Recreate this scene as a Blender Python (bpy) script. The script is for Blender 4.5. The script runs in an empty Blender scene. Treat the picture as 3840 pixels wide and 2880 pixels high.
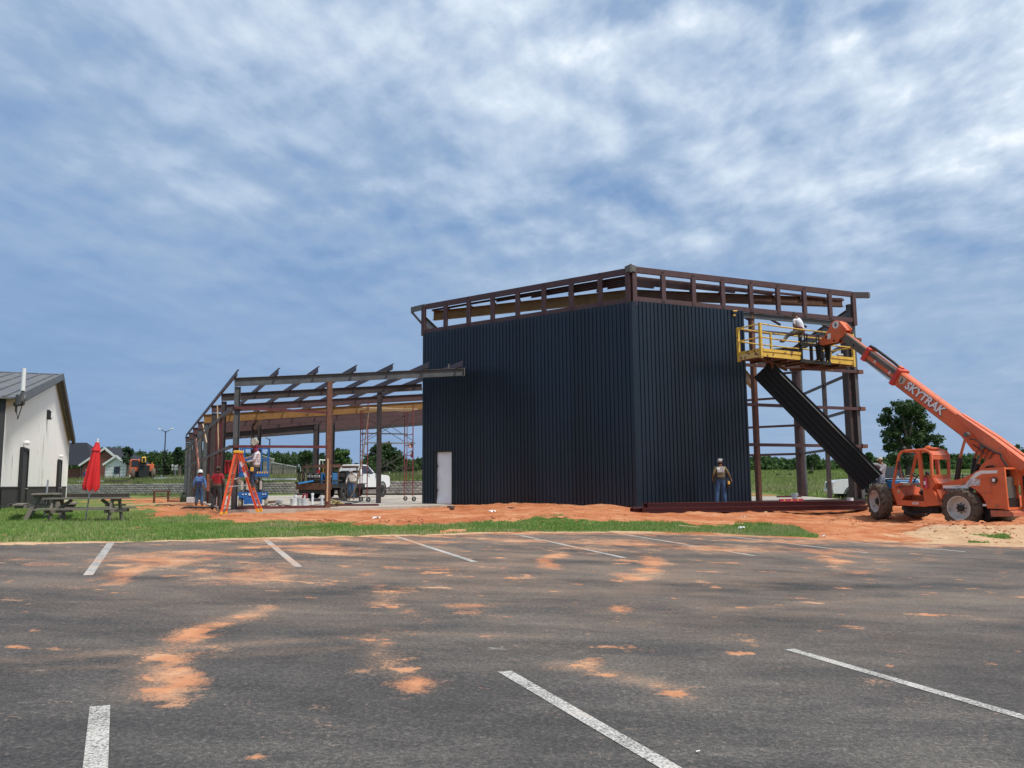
import bpy, bmesh, math, random
import numpy as np
from mathutils import Matrix, Vector, Quaternion
SC = bpy.context.scene
COL = SC.collection
R_ = math.radians
rnd = random.Random(7)
nrs = np.random.RandomState(11)

# ------------------------------------------------------------------ camera
FPX, CAMH = 3078.0, 0.92            # focal length in pixels of the 3840 px frame, eye height above the slab
_up = np.array([-216., 25540., 3078.]); _up /= np.linalg.norm(_up)
_fw = np.array([0, 0, 1.]); _Y = _fw - _up * np.dot(_fw, _up); _Y /= np.linalg.norm(_Y)
_X = np.cross(_Y, _up); _X = _X if _X[0] > 0 else -_X
RC = np.array([_X, _Y, _up])        # world axes expressed in camera axes (right, up, forward)
cd = bpy.data.cameras.new('camera'); cam = bpy.data.objects.new('camera', cd); COL.objects.link(cam)
cd.sensor_width = 36.0; cd.lens = 36.0 * FPX / 3840.0; cd.clip_start = 0.1; cd.clip_end = 6000
_cx, _cy, _cz = RC @ np.array([1, 0, 0]), RC @ np.array([0, 1, 0]), -(RC @ np.array([0, 0, 1]))
cam.matrix_world = Matrix(((_cx[0], _cy[0], _cz[0], 0), (_cx[1], _cy[1], _cz[1], 0), (_cx[2], _cy[2], _cz[2], CAMH), (0, 0, 0, 1)))
SC.camera = cam

# ------------------------------------------------------------------ sky, sun, exposure
SUN_EL, SUN_AZ = R_(58), R_(128)    # azimuth clockwise from +Y
SC.view_settings.view_transform = 'Standard'; SC.view_settings.look = 'None'
SC.view_settings.gamma = 1; SC.view_settings.use_curve_mapping = False
SC.view_settings.exposure = 1.3
wd = bpy.data.worlds.new('World'); SC.world = wd; wd.use_nodes = True
nt = wd.node_tree; nt.nodes.clear()
def N(nt, t, **kw):
    n = nt.nodes.new(t)
    for k, v in kw.items():
        if k.startswith('i_'):
            key = k[2:]; key = int(key) if key.isdigit() else key
            n.inputs[key].default_value = v
        else: setattr(n, k, v)
    return n
def LK(nt, a, b, i=0, o=0):
    nt.links.new(a.outputs[o], b.inputs[i])
def MATH(nt, op, a, b=None, clamp=False):
    n = nt.nodes.new('ShaderNodeMath'); n.operation = op; n.use_clamp = clamp
    for i, x in enumerate((a, b)):
        if x is None: continue
        if isinstance(x, (int, float)): n.inputs[i].default_value = x
        else: nt.links.new(x, n.inputs[i])
    return n.outputs[0]
def RAMP(nt, fac, stops, interp='LINEAR'):
    n = nt.nodes.new('ShaderNodeValToRGB'); cr = n.color_ramp; cr.interpolation = interp
    while len(cr.elements) < len(stops): cr.elements.new(0.5)
    for e, (p, c) in zip(cr.elements, stops):
        e.position = p; e.color = c if len(c) == 4 else (*c, 1)
    nt.links.new(fac, n.inputs[0]); return n.outputs[0]
def MIX(nt, fac, a, b, mode='MIX'):
    n = nt.nodes.new('ShaderNodeMix'); n.data_type = 'RGBA'; n.blend_type = mode
    for s, x in ((n.inputs[0], fac), (n.inputs[6], a), (n.inputs[7], b)):
        if isinstance(x, (int, float)): s.default_value = x
        elif isinstance(x, tuple): s.default_value = (*x, 1) if len(x) == 3 else x
        else: nt.links.new(x, s)
    return n.outputs[2]
sky = N(nt, 'ShaderNodeTexSky', sky_type='NISHITA', sun_disc=False, sun_elevation=SUN_EL, sun_rotation=SUN_AZ, air_density=1.2, dust_density=1.0)
tc = N(nt, 'ShaderNodeTexCoord'); sp = N(nt, 'ShaderNodeSeparateXYZ'); LK(nt, tc, sp)
zc = MATH(nt, 'MAXIMUM', sp.outputs[2], 0.0)
zz = MATH(nt, 'ADD', zc, 0.16)
cb = N(nt, 'ShaderNodeCombineXYZ')
nt.links.new(MATH(nt, 'DIVIDE', sp.outputs[0], zz), cb.inputs[0]); nt.links.new(MATH(nt, 'DIVIDE', sp.outputs[1], zz), cb.inputs[1])
mp = N(nt, 'ShaderNodeMapping'); mp.inputs['Rotation'].default_value = (0, 0, R_(-52)); mp.inputs['Scale'].default_value = (1.0, 0.75, 1); LK(nt, cb, mp)
n1 = N(nt, 'ShaderNodeTexNoise', i_Scale=2.3, i_Detail=7.0, i_Roughness=0.52, i_Distortion=0.12); LK(nt, mp, n1)
n2 = N(nt, 'ShaderNodeTexNoise', i_Scale=1.15, i_Detail=4.0, i_Roughness=0.5); LK(nt, mp, n2)
n3 = N(nt, 'ShaderNodeTexNoise', i_Scale=5.2, i_Detail=7.0, i_Roughness=0.54, i_Distortion=0.15); LK(nt, mp, n3)
# cloud edges turned to the sun are brighter: the same noise a step towards the sun, subtracted
mo = N(nt, 'ShaderNodeVectorMath', operation='ADD'); nt.links.new(mp.outputs[0], mo.inputs[0]); mo.inputs[1].default_value = (-.030, -.050, 0)
n4 = N(nt, 'ShaderNodeTexNoise', i_Scale=5.2, i_Detail=7.0, i_Roughness=0.54, i_Distortion=0.15); LK(nt, mo, n4)
rim = MATH(nt, 'MULTIPLY', MATH(nt, 'SUBTRACT', n3.outputs[0], n4.outputs[0]), 0.55)
cl = MATH(nt, 'ADD', MATH(nt, 'MULTIPLY', n1.outputs[0], 0.52), MATH(nt, 'ADD', MATH(nt, 'MULTIPLY', n2.outputs[0], 0.46), MATH(nt, 'ADD', MATH(nt, 'MULTIPLY', n3.outputs[0], 0.24), rim)))
# the deck thins upward and towards the sun side (right), and is one smooth dark slate sheet low in the west (left)
el = RAMP(nt, sp.outputs[2], [(0.0, (0, 0, 0)), (0.16, (.10, .10, .10)), (0.34, (.55, .55, .55)), (0.62, (1, 1, 1))], 'EASE')
side = MATH(nt, 'MULTIPLY', MATH(nt, 'ADD', sp.outputs[0], 0.62), 0.80, True)
amp = MATH(nt, 'ADD', MATH(nt, 'MULTIPLY', el, 0.85), 0.05, True)
base = MATH(nt, 'ADD', MATH(nt, 'MULTIPLY', el, 0.36), MATH(nt, 'MULTIPLY', side, 0.20))
dev = MATH(nt, 'MULTIPLY', MATH(nt, 'SUBTRACT', cl, 0.600), MATH(nt, 'MULTIPLY', amp, MATH(nt, 'ADD', MATH(nt, 'MULTIPLY', side, 2.3), 1.45)))
val = MATH(nt, 'ADD', MATH(nt, 'ADD', base, dev), 0.110, True)
cloud = RAMP(nt, val, [(0.0, (.150, .262, .470)), (0.15, (.195, .315, .525)), (0.34, (.290, .400, .575)), (0.54, (.440, .545, .690)), (0.74, (.620, .710, .815)), (0.97, (1.0, 1.03, 1.06))])
skyl = MIX(nt, 1.0, sky.outputs[0], (1.0, 1.0, 1.0), 'MULTIPLY')
# the Background runs at 0.1: the overcast colours are scaled up to the Nishita sky's units
cloud10 = N(nt, 'ShaderNodeVectorMath', operation='SCALE'); nt.links.new(cloud, cloud10.inputs[0]); cloud10.inputs['Scale'].default_value = 4.6
mixc = MIX(nt, 0.97, skyl, cloud10.outputs[0])
bg = N(nt, 'ShaderNodeBackground'); bg.inputs[1].default_value = 0.1; nt.links.new(mixc, bg.inputs[0])
wo = N(nt, 'ShaderNodeOutputWorld'); LK(nt, bg, wo)
sl = bpy.data.lights.new('sun', 'SUN'); sl.energy = 1.5; sl.angle = R_(10); sl.color = (1.0, .955, .88)
so = bpy.data.objects.new('sun', sl); COL.objects.link(so)
_sd = Vector((math.sin(SUN_AZ) * math.cos(SUN_EL), math.cos(SUN_AZ) * math.cos(SUN_EL), math.sin(SUN_EL)))
so.rotation_euler = _sd.to_track_quat('Z', 'Y').to_euler(); so.location = (20, -20, 40)

# ------------------------------------------------------------------ photo measurements -> world points
def ray(px, py): return RC @ np.array([(px - 1920) / FPX, (1440 - py) / FPX, 1.])
def Zp(px, py, z=0.0):                       # where the ray meets height z
    d = ray(px, py); t = (z - CAMH) / d[2]; return np.array([d[0] * t, d[1] * t, z])
def Dp(px, py, Y):                           # point at forward distance Y
    d = ray(px, py); t = Y / d[1]; return np.array([d[0] * t, Y, CAMH + d[2] * t])
def proj(P):
    P = np.asarray(P, float) - np.array([0, 0, CAMH]); c = P @ RC
    return 1920 + FPX * c[..., 0] / c[..., 2], 1440 - FPX * c[..., 1] / c[..., 2]
def az(a): a = R_(a); return np.array([math.sin(a), math.cos(a), 0.])
def on(px, py, P0, dr):                      # the ray's hit on the vertical plane through P0 along dr -> (t, z)
    q = ray(px, py); A = np.array([q[:2], -np.asarray(dr)[:2]]).T
    k = np.linalg.solve(A, np.asarray(P0)[:2]); return k[1], CAMH + q[2] * k[0]
def v3(a, z=None): return np.array([a[0], a[1], a[2] if z is None else z], float)

# ------------------------------------------------------------------ mesh builder
WM = {}
class MB:
    def __init__(s): s.v = []; s.f = []; s.m = []; s.mi = 0
    def add(s, vs, fs):
        o = len(s.v); s.v += [tuple(map(float, p)) for p in vs]
        s.f += [tuple(o + i for i in f) for f in fs]; s.m += [s.mi] * len(fs); return s
    def frame(s, p0, p1, up):
        p0, p1 = np.asarray(p0, float), np.asarray(p1, float); d = p1 - p0; L = np.linalg.norm(d); d = d / max(L, 1e-9)
        u = np.asarray(up, float); u = u - d * np.dot(u, d)
        if np.linalg.norm(u) < 1e-6: u = np.array([1., 0, 0]) if abs(d[0]) < .9 else np.array([0, 1., 0]); u = u - d * np.dot(u, d)
        u /= np.linalg.norm(u); return p0, p1, d, u, np.cross(d, u), L
    def prof(s, p0, p1, pts, up=(0, 0, 1), caps=True, closed=True, taper=1.0):   # extrude a (side,up) outline from p0 to p1
        p0, p1, d, u, r, L = s.frame(p0, p1, up); n = len(pts)
        vs = [p0 + r * a + u * b for a, b in pts] + [p1 + (r * a + u * b) * taper for a, b in pts]
        fs = [(i, (i + 1) % n, n + (i + 1) % n, n + i) for i in range(n if closed else n - 1)]
        if caps and closed: fs += [tuple(range(n - 1, -1, -1)), tuple(range(n, 2 * n))]
        return s.add(vs, fs)
    def bar(s, p0, p1, w, h, up=(0, 0, 1), taper=1.0):
        return s.prof(p0, p1, [(-w / 2, -h / 2), (w / 2, -h / 2), (w / 2, h / 2), (-w / 2, h / 2)], up, taper=taper)
    def ib(s, p0, p1, d, b, tf=.014, tw=.01, up=(0, 0, 1)):
        h, w, t = d / 2, b / 2, tw / 2
        return s.prof(p0, p1, [(-w, -h), (w, -h), (w, -h + tf), (t, -h + tf), (t, h - tf), (w, h - tf), (w, h), (-w, h), (-w, h - tf), (-t, h - tf), (-t, -h + tf), (-w, -h + tf)], up)
    def ch(s, p0, p1, d, b, t=.008, up=(0, 0, 1), sg=1):
        h = d / 2; o = [(0, -h), (b, -h), (b, -h + t), (t, -h + t), (t, h - t), (b, h - t), (b, h), (0, h)]
        if sg < 0: o = [(-a, c) for a, c in o][::-1]
        return s.prof(p0, p1, o, up)
    def zs(s, p0, p1, d, b, t=.008, up=(0, 0, 1)):                 # Z purlin
        h = d / 2; return s.prof(p0, p1, [(-b, -h), (t, -h), (t, h - t), (b, h - t), (b, h), (0, h), (0, -h + t), (-b, -h + t)], up)
    def box(s, c, sz, M=None):
        c = np.asarray(c, float); x, y, z = [k / 2 for k in sz]
        vs = [(a * x, b * y, e * z) for e in (-1, 1) for a, b in ((-1, -1), (1, -1), (1, 1), (-1, 1))]
        vs = [c + (np.asarray(M) @ np.array(p) if M is not None else np.array(p)) for p in vs]
        return s.add(vs, [(3, 2, 1, 0), (4, 5, 6, 7), (0, 1, 5, 4), (1, 2, 6, 5), (2, 3, 7, 6), (3, 0, 4, 7)])
    def bbox(s, c, sz, b=.02, M=None):                              # box with chamfered vertical and top edges
        c = np.asarray(c, float); x, y, z = [k / 2 for k in sz]; b = min(b, x * .6, y * .6, z * .6)
        def ring(i, zz): return [(-x + i + b, -y + i, zz), (x - i - b, -y + i, zz), (x - i, -y + i + b, zz), (x - i, y - i - b, zz), (x - i - b, y - i, zz), (-x + i + b, y - i, zz), (-x + i, y - i - b, zz), (-x + i, -y + i + b, zz)]
        vs = ring(b, -z) + ring(0, -z + b) + ring(0, z - b) + ring(b, z); fs = [tuple(range(7, -1, -1)), tuple(range(24, 32))]
        for k in range(3): fs += [(8 * k + i, 8 * k + (i + 1) % 8, 8 * k + 8 + (i + 1) % 8, 8 * k + 8 + i) for i in range(8)]
        vs = [c + (np.asarray(M) @ np.array(p) if M is not None else np.array(p)) for p in vs]
        return s.add(vs, fs)
    def tube(s, p0, p1, r0, r1=None, n=8, caps=True):
        r1 = r0 if r1 is None else r1; p0, p1, d, u, r, L = s.frame(p0, p1, (0, 0, 1)); A = [2 * math.pi * i / n for i in range(n)]
        vs = [p0 + (r * math.cos(a) + u * math.sin(a)) * r0 for a in A] + [p1 + (r * math.cos(a) + u * math.sin(a)) * r1 for a in A]
        fs = [(i, (i + 1) % n, n + (i + 1) % n, n + i) for i in range(n)]
        if caps: fs += [tuple(range(n - 1, -1, -1)), tuple(range(n, 2 * n))]
        return s.add(vs, fs)
    def path(s, pts, r, n=6, rr=None):
        pts = [np.asarray(p, float) for p in pts]; m = len(pts); vs = []; u = None
        for i in range(m):
            d = pts[min(i + 1, m - 1)] - pts[max(i - 1, 0)]; d = d / max(np.linalg.norm(d), 1e-9)
            if u is None: u = np.array([0, 0, 1.]) if abs(d[2]) < .9 else np.array([1., 0, 0])
            u = u - d * np.dot(u, d); u /= max(np.linalg.norm(u), 1e-9); w = np.cross(d, u); q = rr[i] if rr else r
            vs += [pts[i] + (w * math.cos(2 * math.pi * k / n) + u * math.sin(2 * math.pi * k / n)) * q for k in range(n)]
        fs = [(i * n + k, i * n + (k + 1) % n, (i + 1) * n + (k + 1) % n, (i + 1) * n + k) for i in range(m - 1) for k in range(n)]
        fs += [tuple(range(n - 1, -1, -1)), tuple(range((m - 1) * n, m * n))]
        return s.add(vs, fs)
    def lathe(s, prof, n=24, o=(0, 0, 0), ax=(0, 0, 1), closed=False):
        o = np.asarray(o, float); _, _, d, u, r, L = s.frame((0, 0, 0), ax, (0, 0, 1) if abs(ax[2]) < .9 else (1, 0, 0)); vs = []
        for q, h in prof: vs += [o + d * h + (r * math.cos(2 * math.pi * k / n) + u * math.sin(2 * math.pi * k / n)) * q for k in range(n)]
        m = len(prof); R = range(m if closed else m - 1)
        return s.add(vs, [(i * n + k, i * n + (k + 1) % n, ((i + 1) % m) * n + (k + 1) % n, ((i + 1) % m) * n + k) for i in R for k in range(n)])
    def ell(s, c, r, nu=12, nv=8, M=None, fn=None):
        c = np.asarray(c, float); vs = []
        for j in range(nv + 1):
            t = math.pi * j / nv
            for i in range(nu):
                a = 2 * math.pi * i / nu; p = np.array([math.sin(t) * math.cos(a), math.sin(t) * math.sin(a), math.cos(t)])
                p = p * np.asarray(r); p = fn(p) if fn else p
                vs.append(c + (np.asarray(M) @ p if M is not None else p))
        return s.add(vs, [(j * nu + i, (j + 1) * nu + i, (j + 1) * nu + (i + 1) % nu, j * nu + (i + 1) % nu) for j in range(nv) for i in range(nu)])
    def slab(s, pts, o, ex, ey, t0, t1):                            # outline in plane (o,ex,ey), thickness t0..t1 along ex x ey
        o, ex, ey = [np.asarray(q, float) for q in (o, ex, ey)]; ez = np.cross(ex, ey); n = len(pts)
        ar = sum(pts[i][0] * pts[(i + 1) % n][1] - pts[(i + 1) % n][0] * pts[i][1] for i in range(n))
        if ar < 0: pts = pts[::-1]
        vs = [o + ex * a + ey * b + ez * t0 for a, b in pts] + [o + ex * a + ey * b + ez * t1 for a, b in pts]
        return s.add(vs, [(i, (i + 1) % n, n + (i + 1) % n, n + i) for i in range(n)] + [tuple(range(n - 1, -1, -1)), tuple(range(n, 2 * n))])
    def loft(s, rings, caps=True):
        n = len(rings[0]); vs = [p for r in rings for p in r]
        fs = [(i * n + k, i * n + (k + 1) % n, (i + 1) * n + (k + 1) % n, (i + 1) * n + k) for i in range(len(rings) - 1) for k in range(n)]
        if caps: fs += [tuple(range(n - 1, -1, -1)), tuple(range((len(rings) - 1) * n, len(rings) * n))]
        return s.add(vs, fs)
    def mesh(s, name, mats, smooth=None, inv=None):
        me = bpy.data.meshes.new(name); v = s.v
        if inv is not None:
            a = np.array(v); I = np.array(inv); v = (a @ I[:3, :3].T + I[:3, 3]).tolist()
        me.from_pydata(v, [], s.f)
        for m in (mats if isinstance(mats, (list, tuple)) else [mats]): me.materials.append(m)
        me.polygons.foreach_set('material_index', s.m)
        if smooth is not None:
            me.shade_smooth(); me.set_sharp_from_angle(angle=R_(smooth))
        me.update(); return me
    def build(s, name, mats, parent=None, smooth=None, W=False, **props):
        inv = WM[parent.name].inverted() if (parent and W) else None
        return link(name, s.mesh(name, mats, smooth, inv), parent, **props)
def link(name, me, parent=None, **props):
    o = bpy.data.objects.new(name, me); COL.objects.link(o); o.parent = parent
    WM[o.name] = WM[parent.name].copy() if parent else Matrix()
    for k, v in props.items(): o[k] = v
    return o
def thing(name, label, cat, loc=(0, 0, 0), rz=0.0, group=None, M=None):
    o = bpy.data.objects.new(name, None); COL.objects.link(o); o.empty_display_size = .2
    M = M if M is not None else Matrix.Translation(Vector(tuple(map(float, loc)))) @ Matrix.Rotation(rz, 4, 'Z')
    o.matrix_basis = M; WM[o.name] = M
    o['label'] = label; o['category'] = cat
    if group: o['group'] = group
    return o
def tag(o, label, cat, group=None):
    o['label'] = label; o['category'] = cat
    if group: o['group'] = group
    return o
def dup(root, M, label=None):
    def cp(o, par):
        c = o.copy(); COL.objects.link(c); c.parent = par; WM[c.name] = WM[par.name] if par else M
        for k in list(o.children): cp(k, c)
        return c
    kids = list(root.children); r = root.copy(); COL.objects.link(r); r.matrix_basis = M; WM[r.name] = M
    for k in kids: cp(k, r)
    if label: r['label'] = label
    return r
def move(root, M):
    root.matrix_basis = M
    def rec(o): WM[o.name] = M; [rec(c) for c in o.children]
    rec(root); return root
def TM(loc, azdeg=0.0, pitch=0.0):   # local +Y faces azimuth azdeg
    return Matrix.Translation(Vector(tuple(map(float, loc)))) @ Matrix.Rotation(-R_(azdeg), 4, 'Z') @ Matrix.Rotation(pitch, 4, 'X')

# ------------------------------------------------------------------ materials
def pm(name, c1, c2=None, scale=6.0, rough=.6, bump=0.0, metal=0.0, spots=None, coat=0.0, detail=5.0, bscale=None, stretch=None, spec=.5):
    """principled material: two tones broken up by noise, optional (colour, amount, scale) spots of wear"""
    m = bpy.data.materials.new(name); m.use_nodes = True; t = m.node_tree; b = t.nodes['Principled BSDF']
    b.inputs['Roughness'].default_value = rough; b.inputs['Metallic'].default_value = metal
    b.inputs['Coat Weight'].default_value = coat; b.inputs['Coat Roughness'].default_value = .12; b.inputs['Specular IOR Level'].default_value = spec
    co = N(t, 'ShaderNodeTexCoord'); src = co.outputs['Object']
    if stretch:
        mpn = N(t, 'ShaderNodeMapping'); mpn.inputs['Scale'].default_value = stretch; t.links.new(src, mpn.inputs[0]); src = mpn.outputs[0]
    nz = N(t, 'ShaderNodeTexNoise', i_Scale=scale, i_Detail=detail, i_Roughness=.6); t.links.new(src, nz.inputs[0])
    col = RAMP(t, nz.outputs[0], [(.3, c1), (.7, c2 or c1)])
    if spots:
        sc, am, ss = spots
        n2 = N(t, 'ShaderNodeTexNoise', i_Scale=ss, i_Detail=6.0, i_Roughness=.65); t.links.new(src, n2.inputs[0])
        f = RAMP(t, n2.outputs[0], [(max(.02, .64 - am * .3), (0, 0, 0)), (min(.98, .72 - am * .3), (1, 1, 1))])
        col = MIX(t, f, col, sc)
    t.links.new(col, b.inputs['Base Color'])
    rr = MATH(t, 'ADD', MATH(t, 'MULTIPLY', nz.outputs[0], .25), rough - .125, True); t.links.new(rr, b.inputs['Roughness'])
    if bump:
        nb = N(t, 'ShaderNodeTexNoise', i_Scale=bscale or scale * 5, i_Detail=4.0); t.links.new(src, nb.inputs[0])
        bp = N(t, 'ShaderNodeBump'); bp.inputs['Strength'].default_value = bump; bp.inputs['Distance'].default_value = .02
        t.links.new(nb.outputs[0], bp.inputs['Height']); t.links.new(bp.outputs[0], b.inputs['Normal'])
    return m
MT = {}
def mdef(k, *a, **kw): MT[k] = pm(k, *a, **kw); return MT[k]
mdef('panel_black', (.0042, .0105, .0200), (.0068, .0150, .0275), scale=.8, rough=.34, spots=((.010, .016, .022), .12, 2.0), spec=.55, bump=.06, bscale=1.3, stretch=(1, 1, .35))
mdef('panel_sheet', (.004, .008, .009), (.007, .011, .012), scale=2, rough=.5, spec=.3)
mdef('steel_mauve', (.060, .028, .030), (.088, .042, .042), scale=5, rough=.55, spots=((.12, .055, .035), .15, 9), bump=.05)
mdef('steel_maroon', (.030, .013, .014), (.052, .024, .024), scale=4, rough=.55)
mdef('steel_dark', (.034, .025, .025), (.060, .044, .042), scale=4, rough=.5, spots=((.13, .055, .025), .16, 7), bump=.05)
mdef('steel_grey', (.060, .064, .068), (.105, .108, .110), scale=3, rough=.5, spots=((.13, .06, .03), .10, 7), bump=.04)
mdef('steel_rust', (.11, .045, .028), (.17, .075, .042), scale=7, rough=.7, spots=((.06, .03, .025), .25, 12), bump=.08)
mdef('steel_ochre', (.19, .085, .018), (.26, .13, .032), scale=3, rough=.6, spots=((.09, .045, .02), .18, 6))
mdef('steel_red', (.085, .018, .020), (.130, .032, .032), scale=5, rough=.45)
mdef('primer_cut', (.10, .10, .09), (.16, .16, .145), scale=6, rough=.6)
mdef('galv', (.42, .45, .47), (.55, .58, .60), scale=9, rough=.4, metal=.7)
mdef('concrete', (.36, .31, .25), (.52, .46, .39), scale=.5, rough=.85, spots=((.30, .20, .13), .16, .35), bump=.08, bscale=20, detail=8)
mdef('white_plastic', (.76, .78, .82), (.86, .87, .89), scale=2.2, rough=.35, bump=.35, bscale=4)
mdef('white_paint', (.66, .66, .64), (.78, .78, .76), scale=3, rough=.5)
mdef('white_gloss', (.74, .75, .76), (.80, .80, .80), scale=1.2, rough=.28, coat=.5, spots=((.42, .34, .26), .05, 3))
mdef('pvc', (.72, .74, .76), (.80, .82, .84), scale=5, rough=.4)
mdef('shed_white', (.83, .81, .77), (.87, .85, .82), scale=.9, rough=.6, spots=((.50, .46, .38), .10, 1.2), stretch=(1, 1, .25))
mdef('shed_dark', (.030, .029, .030), (.045, .043, .043), scale=2, rough=.6)
mdef('shed_roof', (.095, .095, .098), (.15, .148, .145), scale=1.3, rough=.55, spots=((.19, .185, .175), .15, 2))
mdef('trim_brown', (.045, .034, .031), (.070, .052, .046), scale=4, rough=.55)
mdef('black', (.010, .010, .011), (.018, .018, .018), scale=6, rough=.5)
mdef('rubber', (.018, .017, .016), (.035, .032, .029), scale=6, rough=.85, spots=((.14, .085, .05), .20, 5), bump=.1)
mdef('tyre_mud', (.075, .055, .040), (.140, .100, .068), scale=4, rough=.9, spots=((.030, .027, .024), .30, 6), bump=.15)
mdef('glass_dark', (.010, .013, .016), (.016, .020, .024), scale=2, rough=.08, spec=.8)
mdef('chrome', (.50, .50, .50), (.62, .62, .62), scale=5, rough=.22, metal=1.0)
mdef('orange_mach', (.57, .105, .034), (.69, .160, .060), scale=1.6, rough=.5, coat=.1, spots=((.34, .115, .055), .20, 4))
mdef('orange_worn', (.50, .110, .045), (.42, .150, .085), scale=3.5, rough=.55, spots=((.21, .11, .07), .28, 6))
mdef('boom_grey', (.085, .080, .072), (.15, .135, .115), scale=3, rough=.45, spots=((.30, .10, .04), .10, 5), stretch=(1, 1, 1))
mdef('red_collar', (.50, .045, .030), (.62, .070, .045), scale=3, rough=.45)
mdef('rim_grey', (.42, .40, .36), (.58, .56, .52), scale=5, rough=.5, spots=((.26, .19, .13), .22, 7))
mdef('yellow_worn', (.56, .36, .045), (.70, .47, .09), scale=2.2, rough=.65, spots=((.17, .075, .035), .30, 5.0), bump=.05)
mdef('yellow_pale', (.66, .52, .26), (.70, .48, .12), scale=3, rough=.6, spots=((.12, .055, .03), .36, 6), bump=.05)
mdef('rust_dark', (.070, .030, .018), (.14, .062, .030), scale=4, rough=.75, bump=.1)
mdef('wood_grey', (.145, .125, .105), (.26, .225, .185), scale=3, rough=.85, bump=.25, bscale=22, stretch=(1, 8, 8), spots=((.09, .08, .07), .15, 5))
mdef('wood_pale', (.50, .35, .20), (.62, .46, .28), scale=4, rough=.8, bump=.1, stretch=(1, 6, 6))
mdef('wood_old', (.10, .07, .055), (.17, .12, .09), scale=4, rough=.85, bump=.1)
mdef('umbrella_red', (.56, .010, .014), (.64, .018, .020), scale=3, rough=.7)
mdef('ladder_orange', (.72, .110, .035), (.80, .150, .055), scale=5, rough=.45)
mdef('ladder_yellow', (.80, .42, .035), (.84, .48, .05), scale=5, rough=.45)
mdef('alu', (.42, .42, .42), (.55, .55, .54), scale=6, rough=.45, metal=.6)
mdef('blue_lift', (.010, .090, .300), (.018, .125, .38), scale=3, rough=.45, coat=.2, spots=((.06, .12, .25), .10, 5))
mdef('blue_sky', (.03, .25, .62), (.05, .32, .70), scale=3, rough=.4)
mdef('blue_weld', (.02, .12, .30), (.03, .15, .36), scale=3, rough=.5)
mdef('red_paint', (.42, .012, .014), (.50, .022, .022), scale=3, rough=.5)
mdef('scaffold_red', (.19, .028, .034), (.27, .050, .050), scale=8, rough=.55, spots=((.14, .10, .07), .22, 12))
mdef('scaffold_brace', (.045, .034, .034), (.075, .06, .055), scale=8, rough=.6)
mdef('brick', (.150, .055, .038), (.24, .10, .07), scale=9, rough=.85)
mdef('roof_shingle', (.014, .016, .024), (.026, .028, .038), scale=14, rough=.85, bump=.2)
mdef('tan_metal', (.40, .32, .24), (.50, .42, .33), scale=.6, rough=.6)
mdef('stone_a', (.27, .235, .205), (.44, .39, .34), scale=7, rough=.9, bump=.5, bscale=16)
mdef('stone_b', (.34, .30, .265), (.50, .45, .395), scale=7, rough=.9, bump=.5, bscale=16)
mdef('stone_c', (.22, .19, .175), (.37, .33, .29), scale=7, rough=.9, bump=.5, bscale=16)
mdef('bark', (.055, .042, .032), (.10, .08, .06), scale=9, rough=.95, bump=.3)
mdef('skin_a', (.30, .145, .085), (.36, .18, .11), scale=12, rough=.55)
mdef('skin_b', (.19, .085, .05), (.24, .11, .065), scale=12, rough=.55)
mdef('hair', (.010, .008, .007), (.022, .017, .014), scale=20, rough=.6)
mdef('denim', (.022, .055, .125), (.060, .115, .215), scale=7, rough=.85, bump=.25, bscale=25)
mdef('denim_dark', (.020, .034, .065), (.042, .062, .105), scale=7, rough=.85, bump=.25, bscale=25)
mdef('denim_light', (.10, .15, .23), (.17, .23, .32), scale=7, rough=.85, bump=.25, bscale=25)
mdef('work_grey', (.038, .038, .040), (.068, .066, .066), scale=7, rough=.85, bump=.25, bscale=25)
mdef('work_tan', (.13, .105, .08), (.20, .165, .125), scale=7, rough=.85, bump=.25, bscale=25)
mdef('shirt_blue', (.085, .185, .44), (.14, .27, .55), scale=6, rough=.8, bump=.25, bscale=20)
mdef('shirt_red', (.42, .018, .028), (.52, .035, .045), scale=6, rough=.8, bump=.25, bscale=20)
mdef('shirt_white', (.62, .64, .70), (.74, .75, .80), scale=6, rough=.8, bump=.25, bscale=18)
mdef('shirt_cream', (.50, .44, .38), (.66, .60, .54), scale=6, rough=.8, bump=.25, bscale=18)
mdef('shirt_olive', (.115, .085, .038), (.17, .13, .065), scale=6, rough=.8, bump=.25, bscale=18)
mdef('shirt_grey', (.17, .165, .185), (.26, .25, .27), scale=6, rough=.8, bump=.25, bscale=18)
mdef('shirt_navy', (.02, .03, .10), (.03, .04, .14), scale=6, rough=.8)
mdef('boot', (.12, .072, .04), (.19, .12, .07), scale=9, rough=.8)
mdef('boot_dark', (.02, .018, .016), (.04, .035, .03), scale=9, rough=.8)
mdef('leather', (.13, .085, .05), (.20, .14, .085), scale=9, rough=.75)
mdef('maroon', (.13, .008, .030), (.18, .014, .045), scale=9, rough=.85)
mdef('cap_grey', (.27, .25, .24), (.36, .34, .33), scale=9, rough=.8)
mdef('cap_tan', (.40, .33, .23), (.50, .42, .31), scale=9, rough=.8)
mdef('camo', (.10, .09, .06), (.22, .20, .15), scale=14, rough=.85, spots=((.05, .06, .03), .3, 16))
mdef('camo_pale', (.35, .33, .27), (.50, .47, .40), scale=14, rough=.7, spots=((.14, .13, .08), .3, 18))
mdef('hardhat', (.74, .74, .75), (.78, .78, .78), scale=3, rough=.3)
mdef('tool_yellow', (.75, .42, .05), (.80, .48, .08), scale=4, rough=.5)
mdef('green_can', (.03, .045, .018), (.05, .07, .03), scale=4, rough=.5)
mdef('lamp_white', (.70, .71, .72), (.76, .76, .76), scale=4, rough=.4)
mdef('amber', (.70, .16, .02), (.75, .2, .03), scale=4, rough=.3)
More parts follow.
